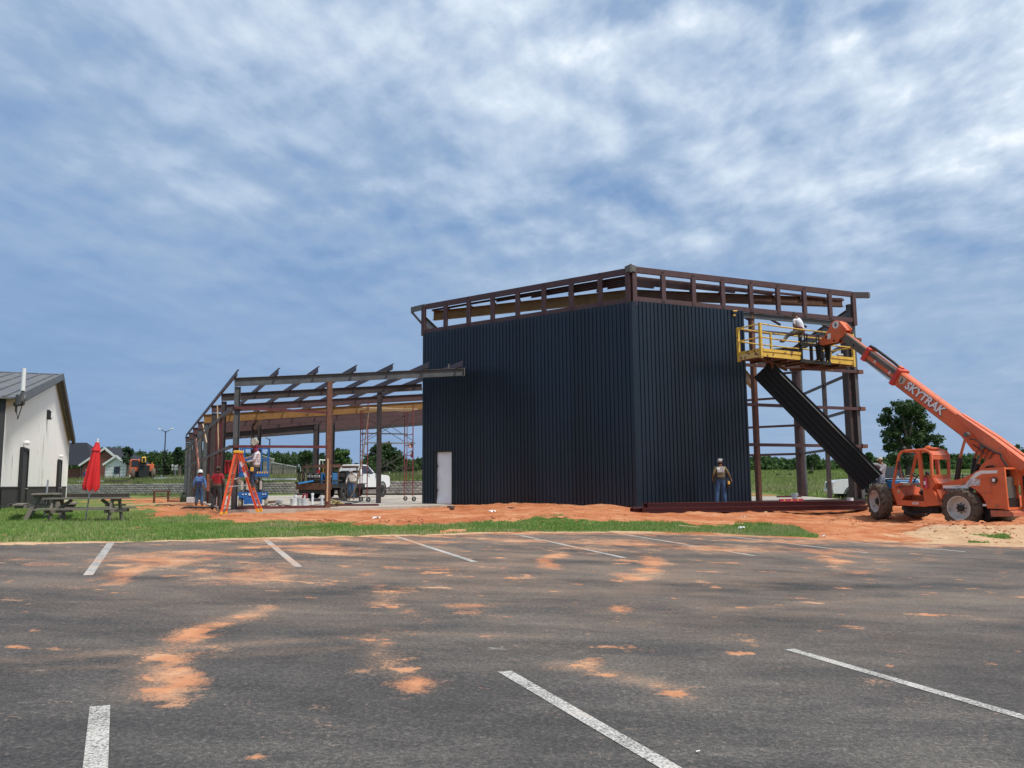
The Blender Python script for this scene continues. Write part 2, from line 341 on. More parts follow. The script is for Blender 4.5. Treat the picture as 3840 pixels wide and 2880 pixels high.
mdef('ext_red', (.36, .03, .06), (.42, .05, .08), scale=4, rough=.4)
mdef('rope', (.32, .24, .09), (.45, .36, .16), scale=20, rough=.9)
mdef('cable', (.020, .018, .017), (.035, .03, .028), scale=9, rough=.7)
mdef('hose_tan', (.20, .14, .09), (.28, .20, .13), scale=9, rough=.75)
mdef('paper', (.66, .66, .64), (.76, .76, .75), scale=9, rough=.7)
mdef('clod', (.33, .115, .048), (.48, .20, .095), scale=9, rough=.95, bump=.4)
mdef('flag_red', (.50, .02, .03), (.55, .03, .04), scale=9, rough=.8)
mdef('flag_blue', (.015, .025, .12), (.02, .03, .15), scale=9, rough=.8)
mdef('flag_white', (.72, .72, .72), (.78, .78, .78), scale=9, rough=.8)
_t = MT['panel_black'].node_tree; _b = _t.nodes['Principled BSDF']; _l = _b.inputs['Base Color'].links[0].from_socket
_o = N(_t, 'ShaderNodeObjectInfo'); _v = MATH(_t, 'ADD', MATH(_t, 'MULTIPLY', _o.outputs['Random'], .7), .65); _h = N(_t, 'ShaderNodeVectorMath', operation='SCALE'); _t.links.new(_l, _h.inputs[0]); _t.links.new(_v, _h.inputs['Scale']); _t.links.new(_h.outputs[0], _b.inputs['Base Color'])
def plaid():
    m = bpy.data.materials.new('plaid_shirt'); m.use_nodes = True; t = m.node_tree; b = t.nodes['Principled BSDF']; b.inputs['Roughness'].default_value = .85
    co = N(t, 'ShaderNodeTexCoord'); s = N(t, 'ShaderNodeSeparateXYZ'); t.links.new(co.outputs['Object'], s.inputs[0])
    def ln(o, sc, w):
        return MATH(t, 'LESS_THAN', MATH(t, 'FRACT', MATH(t, 'MULTIPLY', o, sc)), w)
    xy = MATH(t, 'ADD', s.outputs[0], s.outputs[1])
    f = MATH(t, 'ADD', MATH(t, 'MULTIPLY', ln(xy, 11, .22), .5), MATH(t, 'MULTIPLY', ln(s.outputs[2], 11, .22), .5))
    nz = N(t, 'ShaderNodeTexNoise', i_Scale=9.0); t.links.new(co.outputs['Object'], nz.inputs[0])
    c = MIX(t, f, RAMP(t, nz.outputs[0], [(.3, (.60, .55, .56)), (.7, (.72, .68, .69))]), (.17, .15, .20)); t.links.new(c, b.inputs['Base Color']); return m
MT['plaid'] = plaid()
def leafm(name, cols, tr=.25):
    m = bpy.data.materials.new(name); m.use_nodes = True; t = m.node_tree; b = t.nodes['Principled BSDF']; b.inputs['Roughness'].default_value = .65
    b.inputs['Specular IOR Level'].default_value = .25
    at = N(t, 'ShaderNodeAttribute', attribute_name='tone'); ob = N(t, 'ShaderNodeObjectInfo')
    f = MATH(t, 'ADD', MATH(t, 'MULTIPLY', at.outputs['Fac'], .8), MATH(t, 'MULTIPLY', ob.outputs['Random'], .2))
    c = RAMP(t, f, [(0, cols[0]), (.5, cols[1]), (1, cols[2])]); t.links.new(c, b.inputs['Base Color'])
    tl = N(t, 'ShaderNodeBsdfTranslucent'); t.links.new(c, tl.inputs[0]); mx = N(t, 'ShaderNodeMixShader'); mx.inputs[0].default_value = tr
    out = t.nodes['Material Output']; LK(t, b, mx, 1); LK(t, tl, mx, 2); LK(t, mx, out); return m
MT['leaf_dark'] = leafm('leaf_dark', ((.028, .055, .020), (.050, .092, .030), (.085, .140, .044)))
MT['leaf_mid'] = leafm('leaf_mid', ((.036, .075, .022), (.064, .125, .034), (.11, .185, .055)))
MT['leaf_pine'] = leafm('leaf_pine', ((.020, .044, .022), (.034, .068, .032), (.052, .094, .042)))
MT['grass'] = leafm('grass', ((.110, .205, .034), (.195, .325, .070), (.40, .38, .19)), .3)
MT['grass_field'] = leafm('grass_field', ((.13, .20, .040), (.20, .27, .065), (.32, .30, .17)), .3)
MT['grass_tall'] = leafm('grass_tall', ((.090, .130, .035), (.150, .185, .065), (.27, .26, .14)), .3)
# ------------------------------------------------------------------ terrain heights
def lot_z(x, y): return -.59 - .04 * 24 * np.tanh(np.asarray(x) / 24.) + .02 * np.clip(y, -20, 26)
def lot_hit(px, py):
    d = ray(px, py); t = 20.
    for _ in range(30):
        t = (float(lot_z(d[0] * t, d[1] * t)) - CAMH) / d[2]
    return np.array([d[0] * t, d[1] * t, CAMH + d[2] * t])
EDGE_PX = [(-500, 2052), (0, 2041), (417, 2035), (992, 2021), (1476, 2009), (1910, 1998), (2300, 1996), (2700, 2003), (3080, 2021), (3400, 2035), (3840, 2051), (4300, 2068)]
EDGE = np.array([lot_hit(*p) for p in EDGE_PX])
def edge_y(x):
    return np.interp(x, EDGE[:, 0], EDGE[:, 1])
HC = np.array([4.78, 32.03, 0.]); HL = HC + 11.05 * az(-54); HR = HC + 11.9 * az(66)
HV3 = HR + 11.5 * az(6); HV4 = HV3 + 11.5 * az(-54); HV5 = HL + 11.5 * az(6)
FLc = np.array([-10.76, 31.63, 0.]); FD, FR = az(-24), az(66)
ctl = [(-14, 25, -.13), (-9, 26, -.13), (-20, 28, .06), (-18, 22, .02), (-17.4, 27.9, .14), (-29, 53.5, .15), (-24, 45, .02), (-14, 36, -.10), (-17, 44, -.03), (-10.9, 31.3, -.13), (-9, 30.2, -.14), (-6, 33.2, -.11),
       (-2, 33.5, -.07), (0, 35, -.05), (4.78, 31.8, -.05), (2, 30, -.06), (0, 26, -.08), (7, 32.6, -.10), (10, 33.8, -.17), (5, 28.3, -.19), (9, 30.4, -.24), (13, 32.6, -.34), (13.6, 35.4, -.20), (14.85, 27.3, -.68), (13.3, 30.3, -.56), (16.6, 26.7, -.74), (15.0, 30.9, -.56), (14.9, 33.3, -.02), (17.5, 36, -.30), (22, 30, -.85),
       (-5, 24, -.14), (3, 24, -.13), (8, 25, -.34), (20, 45, -.30), (28, 60, 0), (30, 90, 1.0), (60, 160, 3), (10, 160, 3), (25, 75, .45), (-46, 84, .05), (-8, 67, .05), (-30, 70, .02), (-60, 160, 2.6), (-20, 120, 1.0), (0, 100, .8),
       (-60, 30, .3), (60, 30, -.9), (60, 90, .8), (-60, 80, .3), (45, 50, -.5), (-12, 50, -.05), (-15, 62, 0.), (8, 48, -.08), (-40, 50, .2)]
for x in np.arange(-22, 24, 3.): ctl.append((x, float(edge_y(x)) + .25, float(lot_z(x, edge_y(x))) + .012))
for x in np.arange(-60, 61, 15.):
    for y in (-30, -10, 5, 11): ctl.append((x, y, float(lot_z(x, y)) - .03))
ctl = np.array(ctl)
def _tps():
    P = ctl[:, :2]; n = len(P); r2 = ((P[:, None] - P[None]) ** 2).sum(-1); K = .5 * r2 * np.log(r2 + 1e-9) + np.eye(n) * .02
    A = np.zeros((n + 3, n + 3)); A[:n, :n] = K; A[:n, n:] = np.c_[np.ones(n), P]; A[n:, :n] = A[:n, n:].T
    return np.linalg.solve(A, np.r_[ctl[:, 2], 0, 0, 0])
_W = _tps()
def ground_raw(x, y):
    x = np.clip(np.asarray(x, float), -60, 60).ravel(); y = np.clip(np.asarray(y, float), -30, 160).ravel(); out = np.zeros(len(x))
    for i in range(0, len(x), 20000):
        a, b = x[i:i + 20000], y[i:i + 20000]; r2 = (a[:, None] - ctl[None, :, 0]) ** 2 + (b[:, None] - ctl[None, :, 1]) ** 2
        out[i:i + 20000] = (.5 * r2 * np.log(r2 + 1e-9)) @ _W[:-3] + _W[-3] + _W[-2] * a + _W[-1] * b
    return out
def vnoise(x, y, seed=0):                                         # smooth value noise, roughly -1..1
    x = np.asarray(x, float); y = np.asarray(y, float); xi = np.floor(x).astype(int); yi = np.floor(y).astype(int); fx, fy = x - xi, y - yi
    def h(a, b):
        n = (a * 374761393 + b * 668265263 + seed * 974711) & 0x7fffffff; n = ((n ^ (n >> 13)) * 1274126177) & 0x7fffffff
        return ((n ^ (n >> 16)) & 0xffff) / 32768. - 1
    sx, sy = fx * fx * (3 - 2 * fx), fy * fy * (3 - 2 * fy)
    return (h(xi, yi) * (1 - sx) + h(xi + 1, yi) * sx) * (1 - sy) + (h(xi, yi + 1) * (1 - sx) + h(xi + 1, yi + 1) * sx) * sy
def fbm(x, y, s=0, o=4):
    return sum(vnoise(x * 2 ** k, y * 2 ** k, s + k) * .5 ** k for k in range(o))
def sstep(a, b, x): t = np.clip((x - a) / (b - a), 0, 1); return t * t * (3 - 2 * t)
# surface cover read off the photograph, per ground point: grass / red dirt / sand
GRASS_TOP = [(-600, 1700), (560, 1700), (640, 1925), (760, 1945), (900, 1962), (1180, 1966), (1330, 1967), (1500, 1972), (1700, 1970), (1800, 1962), (1930, 1960), (2010, 1945), (2150, 1942), (2300, 1955), (2420, 1960), (2520, 1958), (2680, 1965), (2800, 1960), (2900, 1968), (2990, 1978), (3060, 2010), (3120, 2100), (5000, 2100)]
def cover(x, y, z):
    px, py = proj(np.c_[x, y, z]); gt = np.interp(px, [g[0] for g in GRASS_TOP], [g[1] for g in GRASS_TOP])
    nz = fbm(x * .9, y * .9, 3) * 9 + fbm(x * 3, y * 3, 9, 2) * 4
    front = (y < 46) & (y > 5)
    g = sstep(-6, 6, py - gt + nz) * front
    holes = fbm(x * .55, y * .55, 21, 3); g *= np.where((px > 560) & front, sstep(-.95, -.55, holes + .20 * (px < 1650)), 1.)
    g = np.maximum(g, ((px > 3600) & (py > 2003) & (py < 2036) & (np.abs(px - 3710) < 80)) * sstep(-.3, .25, fbm(x, y, 5)))
    # around the picnic tables the turf thins out into dirt to the right
    left = (px < 700) & (py < 1945) & (y < 46)
    g = np.where(left, np.clip(sstep(620, 430, px + fbm(x * .8, y * .8, 31) * 110 - (1945 - py) * .6), 0, 1), g)
    far = sstep(44, 50, y) ; slabside = (x < 19) & (y < 62) & (x > -30)
    g = np.maximum(g, far * np.where(slabside & (y < 70), sstep(-.2, .4, fbm(x * .3, y * .3, 41)), 1.))
    g = np.where((x > 17.5) & (y > 37), np.maximum(g, sstep(37, 41, y + fbm(x * .5, y * .5, 8))), g)
    g = np.where(y < 5, 1., g); de = y - edge_y(x); g = np.where((y < 30) & (y > 5), g * sstep(.02, .34, de + .16 * fbm(x * 2.2, y * 2.2, 66, 2)), g)
    sand = sstep(3180, 3560, px + 120 * fbm(x * .7, y * .7, 12)) * sstep(1950, 1990, py) * front
    sand = np.maximum(sand, np.where((y < 30) & (y > 5), .85 * sstep(.9, .1, y - edge_y(x)) * sstep(6, -2, x + 3 * fbm(x * .5, y * .5, 19)), 0))
    return np.clip(g, 0, 1), np.clip(sand, 0, 1)
def grid_mesh(name, xs, ys, zf, mat, attrs=None, keep=None, **props):
    X, Y = np.meshgrid(xs, ys); nx, ny = len(xs), len(ys); x, y = X.ravel(), Y.ravel(); z = zf(x, y)
    i = np.arange((nx - 1) * (ny - 1)); r, c = i // (nx - 1), i % (nx - 1); a = r * nx + c
    F = np.c_[a, a + 1, a + nx + 1, a + nx]
    if keep is not None:
        k = keep(x[F].mean(1), y[F].mean(1)); F = F[k]; used = np.unique(F); mp_ = -np.ones(len(x), int); mp_[used] = np.arange(len(used)); F = mp_[F]; x, y, z = x[used], y[used], z[used]
    me = bpy.data.meshes.new(name); me.vertices.add(len(x)); me.vertices.foreach_set('co', np.c_[x, y, z].astype(np.float32).ravel())
    me.loops.add(F.size); me.loops.foreach_set('vertex_index', F.astype(np.int32).ravel()); me.polygons.add(len(F))
    me.polygons.foreach_set('loop_start', np.arange(0, F.size, 4, dtype=np.int32)); me.polygons.foreach_set('loop_total', np.full(len(F), 4, np.int32))
    me.update(calc_edges=True); me.shade_smooth(); me.materials.append(mat)
    for k, v in (attrs(x, y, z) if attrs else {}).items():
        at = me.attributes.new(k, 'FLOAT', 'POINT'); at.data.foreach_set('value', np.asarray(v, np.float32))
    return link(name, me, None, **props)
# ---- ground material
def ground_mat():
    m = bpy.data.materials.new('earth'); m.use_nodes = True; t = m.node_tree; b = t.nodes['Principled BSDF']; b.inputs['Roughness'].default_value = .95; b.inputs['Specular IOR Level'].default_value = .15
    co = N(t, 'ShaderNodeTexCoord'); P = co.outputs['Object']
    def nz(s, d=6, r=.6):
        n = N(t, 'ShaderNodeTexNoise', i_Scale=s, i_Detail=float(d), i_Roughness=r); t.links.new(P, n.inputs[0]); return n.outputs[0]
    big, mid, fine, big2 = nz(.35, 6), nz(1.7, 6), nz(14, 4), nz(.8, 4)
    dirt = RAMP(t, MATH(t, 'ADD', MATH(t, 'MULTIPLY', big, .55), MATH(t, 'MULTIPLY', mid, .45)), [(.30, (.28, .080, .030)), (.44, (.45, .150, .060)), (.55, (.58, .250, .120)), (.70, (.68, .42, .25))])
    dirt = MIX(t, MATH(t, 'MULTIPLY', fine, .40), dirt, (.32, .105, .045))
    sandc = RAMP(t, MATH(t, 'ADD', MATH(t, 'MULTIPLY', mid, .6), MATH(t, 'MULTIPLY', fine, .4)), [(.3, (.36, .20, .11)), (.5, (.53, .34, .20)), (.72, (.64, .46, .30))])
    grassc = RAMP(t, MATH(t, 'ADD', MATH(t, 'MULTIPLY', big2, .6), MATH(t, 'MULTIPLY', fine, .4)), [(.3, (.060, .105, .024)), (.50, (.115, .175, .045)), (.66, (.28, .22, .10))])
    a1 = N(t, 'ShaderNodeAttribute', attribute_name='grass'); a2 = N(t, 'ShaderNodeAttribute', attribute_name='sand')
    c = MIX(t, RAMP(t, MATH(t, 'ADD', a2.outputs['Fac'], MATH(t, 'MULTIPLY', MATH(t, 'SUBTRACT', mid, .5), .9)), [(.35, (0, 0, 0)), (.65, (1, 1, 1))]), dirt, sandc)
    c = MIX(t, RAMP(t, MATH(t, 'ADD', a1.outputs['Fac'], MATH(t, 'MULTIPLY', MATH(t, 'SUBTRACT', fine, .5), .8)), [(.40, (0, 0, 0)), (.62, (1, 1, 1))]), c, grassc)
    t.links.new(c, b.inputs['Base Color'])
    bp = N(t, 'ShaderNodeBump'); bp.inputs['Strength'].default_value = .9; bp.inputs['Distance'].default_value = .12
    t.links.new(MATH(t, 'ADD', mid, MATH(t, 'MULTIPLY', fine, .35)), bp.inputs['Height']); t.links.new(bp.outputs[0], b.inputs['Normal']); return m
MT['earth'] = ground_mat()
# low dirt mounds: (pixel x, pixel y, plan radius, height)
MOUNDS = [(1365, 1893, .9, .25), (1420, 1889, .6, .22), (1530, 1890, .55, .30), (1300, 1897, .9, .17), (1465, 1891, 1.1, .20), (1600, 1892, .9, .17), (1230, 1905, .8, .08), (2040, 1900, 3.2, .10), (2300, 1905, 2.0, .05), (3180, 1968, .5, .13), (3500, 1972, 1.0, .24), (3585, 1985, .9, .26), (3700, 1990, .9, .14), (3330, 1950, .4, .12), (3270, 1945, .4, .10), (1540, 1965, .8, .06), (1250, 1955, .5, .06), (2110, 1948, 1.0, .10), (1830, 1955, .7, .08), (3800, 1965, 1.4, .28), (980, 1935, 1.6, .06), (1880, 1905, 2.0, .07)]
_mw = [(Zp(a, b, -.12 if a < 2500 else -.5), r, h) for a, b, r, h in MOUNDS]
def ground_z(x, y, rough=True):
    x = np.asarray(x, float).ravel(); y = np.asarray(y, float).ravel(); z = ground_raw(x, y)
    for p, r, h in _mw: z += h * np.exp(-((x - p[0]) ** 2 + (y - p[1]) ** 2) / (r * r))
    if rough:
        ey = edge_y(x); k = sstep(.1, 2.2, y - ey) * sstep(60, 44, y)
        z += k * (.050 * fbm(x * .8, y * .8, 2) + .038 * fbm(x * 2.9, y * 2.9, 4, 3) * (.5 + .5 * sstep(-.3, .4, fbm(x * .4, y * .4, 7)))) ; z += sstep(50, 90, y) * .15 * fbm(x * .12, y * .12, 6)
    on_lot = (y < edge_y(x) - .05) & (y > -28) & (np.abs(x) < 44)
    z = np.where(on_lot, np.minimum(z, lot_z(x, y) - .05), z)
    return z
def _in(poly, x, y):
    c = np.zeros(len(x), bool); n = len(poly)
    for i in range(n):
        (x1, y1), (x2, y2) = poly[i], poly[(i + 1) % n]
        cond = ((y1 > y) != (y2 > y)) & (x < (x2 - x1) * (y - y1) / (y2 - y1 + 1e-12) + x1); c ^= cond
    return c
def off(p, *mv):
    p = np.array(p, float)
    for d, k in mv: p = p + d * k
    return p
SLAB = [tuple(q[:2]) for q in (off(FLc, (FR, -.18), (FD, -.20)), off(FLc, (FR, 9.2), (FD, -.20)), off(HL, (az(216), .03), (az(126), .6)), off(HC, (az(186), .05)), off(HR, (az(126), .06)), off(HV3, (az(66), .1)), HV4, off(HV5, (az(-54), .1)), (-4.0, 66.), off(FLc, (FD, 42.5), (FR, 15)), off(FLc, (FD, 42.5), (FR, -.18)))]
SLAB_IN = [tuple(np.array(p) + (np.array(SLAB).mean(0) - np.array(p)) * .02) for p in SLAB]
def ground_zz(x, y):
    z = ground_z(x, y); return np.where(_in(SLAB_IN, np.asarray(x).ravel(), np.asarray(y).ravel()) & ((z < .015) | (np.asarray(y).ravel() > 37.5)), np.minimum(z, -.13), z)
xs = np.unique(np.r_[np.array([-3000, -1500, -800, -400, -220, -140, -100, -80, -66, -54, -46]), np.arange(-40, 30.01, .16), np.array([34, 40, 48, 58, 72, 90, 120, 170, 260, 420, 800, 1500, 3000])])
ys = np.unique(np.r_[np.array([-1500, -500, -200, -80, -40, -28, -20, -10, 0, 6, 10]), np.arange(12, 46, .16), np.arange(46, 80, .6), np.arange(80, 170, 3), np.array([180, 200, 240, 300, 400, 600, 1000, 2000, 4000])])
gr = grid_mesh('ground', xs, ys, ground_zz, MT['earth'], lambda x, y, z: dict(zip(('grass', 'sand'), cover(x, y, z))), kind='structure')
# ---- parking lot
STAINS = [  # pixel centre, pixel half sizes, strength
 (440, 2140, 70, 35, .9), (560, 2100, 240, 22, .8), (760, 2075, 240, 18, .75), (390, 2175, 45, 28, .8), (900, 2170, 200, 28, .6), (1000, 2130, 200, 40, .5), (1250, 2070, 180, 16, .8), (1150, 2050, 260, 10, .7), (930, 2150, 80, 22, .8), (750, 2145, 60, 14, .7),
 (560, 2545, 80, 72, 1.), (590, 2600, 60, 30, .8), (690, 2395, 100, 40, .95), (620, 2430, 60, 28, .7), (850, 2325, 90, 16, .8), (950, 2290, 80, 12, .6), (770, 2440, 60, 22, .5), (870, 2380, 40, 24, .5),
 (1560, 2550, 120, 38, .95), (1440, 2500, 50, 18, .8), (1640, 2530, 40, 10, .6), (1570, 2440, 40, 10, .7), (1430, 2210, 60, 14, .6), (1480, 2260, 70, 14, .6), (1400, 2390, 40, 8, .5), (1530, 2315, 60, 10, .5), (1820, 2270, 130, 16, .6), (1750, 2285, 70, 10, .6), (1660, 2130, 60, 14, .5),
 (2060, 2110, 65, 22, .9), (2080, 2085, 60, 14, .8), (2450, 2110, 70, 20, .9), (2440, 2140, 60, 18, .9), (2360, 2165, 70, 16, .9), (2440, 2090, 60, 12, .7), (2330, 2035, 220, 14, .75), (2650, 2055, 180, 12, .75), (2200, 2060, 200, 10, .5), (2700, 2110, 60, 8, .6), (2800, 2060, 250, 16, .6), (3100, 2070, 90, 18, .7), (3130, 2105, 60, 14, .8), (3200, 2140, 70, 8, .7), (3080, 2060, 160, 10, .6),
 (2320, 2270, 50, 12, .8), (2470, 2295, 50, 6, .6), (2280, 2490, 70, 10, .8), (2110, 2510, 30, 8, .6), (2730, 2548, 70, 8, .6), (2540, 2590, 40, 8, .6), (2430, 2435, 50, 8, .5), (2810, 2395, 40, 5, .6), (3230, 2515, 40, 5, .6), (2440, 2455, 80, 10, .4),
 (620, 2740, 35, 6, .6), (180, 2110, 120, 8, .5), (60, 2090, 80, 8, .5), (200, 2240, 60, 5, .4), (1500, 2030, 300, 9, .6), (1900, 2020, 300, 9, .6), (3300, 2100, 200, 8, .4), (2900, 2030, 250, 9, .7), (3400, 2045, 220, 6, .6)]
_st = []
for a, b, sx, sy, k in STAINS:
    p = lot_hit(a, b); q1, q2 = lot_hit(a + sx, b), lot_hit(a, b + sy); _st.append((p, np.linalg.norm(q1 - p), np.linalg.norm(q2 - p), k))
TRACKS = [([(0, 2475), (350, 2455), (760, 2425), (1200, 2395), (1640, 2372), (2050, 2385)], .10, .72), ([(0, 2520), (420, 2500), (900, 2455), (1350, 2425)], .10, .6), ([(380, 2170), (470, 2120), (640, 2085), (900, 2055), (1150, 2045)], .14, .9), ([(560, 2600), (620, 2450), (760, 2350), (980, 2290)], .16, .9), ([(1400, 2180), (1460, 2260), (1560, 2310)], .14, .8), ([(1400, 2380), (1440, 2490), (1600, 2570)], .12, .8), ([(2020, 2130), (2080, 2095), (2060, 2060), (1900, 2030)], .12, .9), ([(2340, 2180), (2450, 2130), (2460, 2090), (2300, 2050), (2050, 2030)], .14, .95), ([(3150, 2150), (3130, 2100), (3050, 2065), (2700, 2040)], .14, .9), ([(1660, 2020), (1760, 2060), (2000, 2075), (2500, 2085)], .10, -.8), ([(1720, 2010), (1850, 2045), (2100, 2050)], .08, -.8), ([(2100, 2490), (2450, 2560), (2560, 2610)], .12, .8), ([(2250, 2280), (2600, 2300), (3000, 2260), (3500, 2240)], .14, .6), ([(2700, 2310), (3100, 2300), (3840, 2330)], .2, .5)]
_trk = []
for _pl, _w, _k in TRACKS:
    _pp = [lot_hit(*q)[:2] for q in _pl]; _trk += [((a, b), _w, _k) for a, b in zip(_pp, _pp[1:])]
def lot_attr(x, y, z):
    s = np.zeros(len(x)); wx = x + .25 * fbm(x * 1.1, y * 1.1, 51); wy = y + .35 * fbm(x * 1.1, y * 1.1, 57)
    for p, rx, ry, k in _st:
        s = np.maximum(s, 1.06 * k * np.exp(-1.1 * (((wx - p[0]) / rx) ** 2 + ((wy - p[1]) / ry) ** 2)))
    s = np.maximum(s, .62 * sstep(-1.4, -.1, y - edge_y(x)) * sstep(-8, -4, x))
    haze = .62 * np.clip(sstep(4.5, 13, y) * (1 - np.abs(x + 1) / 18), 0, 1)       # thin film of tracked-out dust
    for (p, q), wd_, k in _trk:
        d = q - p; L2 = d @ d; tt = np.clip(((x - p[0]) * d[0] + (y - p[1]) * d[1]) / L2, 0, 1); ds = np.hypot(x - p[0] - tt * d[0], y - p[1] - tt * d[1]); f = np.exp(-(ds / wd_) ** 2)
        haze = np.maximum(haze, k * f) if k > 0 else haze * (1 + k * f)
        if k > .75: s = np.maximum(s, .34 * f)
    return {'stain': s, 'film': haze}
def asphalt_mat():
    m = bpy.data.materials.new('asphalt'); m.use_nodes = True; t = m.node_tree; b = t.nodes['Principled BSDF']; b.inputs['Roughness'].default_value = .85; b.inputs['Specular IOR Level'].default_value = .3
    co = N(t, 'ShaderNodeTexCoord'); P = co.outputs['Object']
    def nz(s, d=6, r=.6, st=None):
        src = P
        if st: mpn = N(t, 'ShaderNodeMapping'); mpn.inputs['Scale'].default_value = st[:3]; mpn.inputs['Rotation'].default_value = (0, 0, st[3]); t.links.new(P, mpn.inputs[0]); src = mpn.outputs[0]
        n = N(t, 'ShaderNodeTexNoise', i_Scale=s, i_Detail=float(d), i_Roughness=r); t.links.new(src, n.inputs[0]); return n.outputs[0]
    big, mid, grit, grit2, streak, streak2 = nz(.22, 5), nz(1.3, 6), nz(34, 4, .75), nz(110, 2, .6), nz(.9, 7, .66, (.50, 1.25, 1, .35)), nz(1.5, 7, .66, (.45, 1.3, 1, -.55))
    v = MATH(t, 'ADD', MATH(t, 'MULTIPLY', big, .35), MATH(t, 'ADD', MATH(t, 'MULTIPLY', streak, .35), MATH(t, 'MULTIPLY', streak2, .30)))
    c = RAMP(t, v, [(.38, (.040, .038, .037)), (.48, (.068, .063, .060)), (.57, (.110, .100, .090)), (.68, (.180, .160, .136))])
    g = MATH(t, 'ADD', MATH(t, 'MULTIPLY', grit, .6), MATH(t, 'MULTIPLY', grit2, .4))
    c = MIX(t, 1.0, c, RAMP(t, g, [(.30, (.38, .38, .39)), (.47, (.85, .85, .85)), (.58, (1.5, 1.47, 1.42)), (.70, (3.4, 3.3, 3.1))]), 'MULTIPLY')
    a1 = N(t, 'ShaderNodeAttribute', attribute_name='stain'); a2 = N(t, 'ShaderNodeAttribute', attribute_name='film')
    c = MIX(t, MATH(t, 'MULTIPLY', a2.outputs['Fac'], RAMP(t, MATH(t, 'ADD', MATH(t, 'MULTIPLY', streak, .45), MATH(t, 'ADD', MATH(t, 'MULTIPLY', mid, .30), MATH(t, 'MULTIPLY', grit, .25))), [(.40, (0, 0, 0)), (.60, (1, 1, 1))])), c, (.33, .215, .145))
    hs = nz(4.0, 8, .72, (.8, 1.1, 1, .05)); sd = MATH(t, 'ADD', a1.outputs['Fac'], MATH(t, 'ADD', MATH(t, 'MULTIPLY', MATH(t, 'SUBTRACT', hs, .5), 1.5), MATH(t, 'ADD', MATH(t, 'MULTIPLY', MATH(t, 'SUBTRACT', mid, .5), .8), MATH(t, 'MULTIPLY', MATH(t, 'SUBTRACT', grit, .5), 1.3))))
    sc = RAMP(t, mid, [(.3, (.46, .165, .070)), (.5, (.58, .255, .120)), (.7, (.66, .40, .235))])
    c = MIX(t, RAMP(t, sd, [(.28, (0, 0, 0)), (.46, (.30, .30, .30)), (.66, (.62, .62, .62)), (.92, (.90, .90, .90))]), c, sc)
    # scattered small cakes of clay where the dust lies thickest
    ck = nz(2.1, 5, .62, (.8, 1.2, 1, .1)); cm = MATH(t, 'ADD', ck, MATH(t, 'MULTIPLY', MATH(t, 'SUBTRACT', a2.outputs['Fac'], .35), .16)); cm = MATH(t, 'ADD', cm, MATH(t, 'MULTIPLY', MATH(t, 'SUBTRACT', grit, .5), .12))
    c = MIX(t, RAMP(t, cm, [(.63, (0, 0, 0)), (.68, (.8, .8, .8))]), c, sc)
    # dried pale splashes and hairline cracks
    sp_ = nz(2.6, 7, .7); c = MIX(t, RAMP(t, sp_, [(.665, (0, 0, 0)), (.73, (.6, .6, .6))]), c, (.34, .32, .28))
    t.links.new(c, b.inputs['Base Color'])
    bp = N(t, 'ShaderNodeBump'); bp.inputs['Strength'].default_value = .5; bp.inputs['Distance'].default_value = .012
    t.links.new(g, bp.inputs['Height']); t.links.new(bp.outputs[0], b.inputs['Normal']); return m
MT['asphalt'] = asphalt_mat()
lx = np.unique(np.r_[np.arange(-44, -20, 2.), np.arange(-20, 22, .14), np.arange(22, 45, 2.)]); ly = np.unique(np.r_[np.arange(-28, 0, 4.), np.arange(0, 21, .14)])
grid_mesh('parking_lot', lx, ly, lambda x, y: lot_z(x, y), MT['asphalt'], lot_attr, keep=lambda x, y: y < edge_y(x) + .10 * fbm(x * 1.4, y * 0 + 3, 61) - .05, kind='structure')
# ---- painted stall lines (worn paint, a sheet 4 mm above the asphalt)
def line_mat():
    m = bpy.data.materials.new('line_paint'); m.use_nodes = True; t = m.node_tree; b = t.nodes['Principled BSDF']; b.inputs['Roughness'].default_value = .8
    P = N(t, 'ShaderNodeTexCoord').outputs['Object']
    n1 = N(t, 'ShaderNodeTexNoise', i_Scale=60.0, i_Detail=4.0, i_Roughness=.7); t.links.new(P, n1.inputs[0]); n2 = N(t, 'ShaderNodeTexNoise', i_Scale=2.0, i_Detail=5.0); t.links.new(P, n2.inputs[0])
    a1 = N(t, 'ShaderNodeAttribute', attribute_name='stain')
    c = RAMP(t, MATH(t, 'ADD', MATH(t, 'MULTIPLY', n1.outputs[0], .75), MATH(t, 'MULTIPLY', n2.outputs[0], .25)), [(.40, (.10, .095, .09)), (.49, (.36, .34, .31)), (.58, (.58, .56, .52))])
    f = RAMP(t, MATH(t, 'ADD', a1.outputs['Fac'], MATH(t, 'MULTIPLY', MATH(t, 'SUBTRACT', n2.outputs[0], .5), 1.3)), [(.10, (.0, .0, .0)), (.60, (.85, .85, .85))])
    t.links.new(MIX(t, f, c, (.50, .24, .12)), b.inputs['Base Color']); return m
MT['line'] = line_mat()
S_ = 3840 / 2212
LINES = [((216, 1526), (200.5, 1735)), ((1090, 1451), (1700, 1806)), ((1705, 1403), (2500, 1634)), ((240, 1172), (190, 1243)), ((572, 1165), (645, 1225)), ((848, 1156.5), (1025, 1214)), ((1098, 1151), (1350, 1205.5)), ((1318, 1149.5), (1630, 1201)), ((1560, 1157), (1875, 1195)), ((1775, 1166), (2085, 1192))]
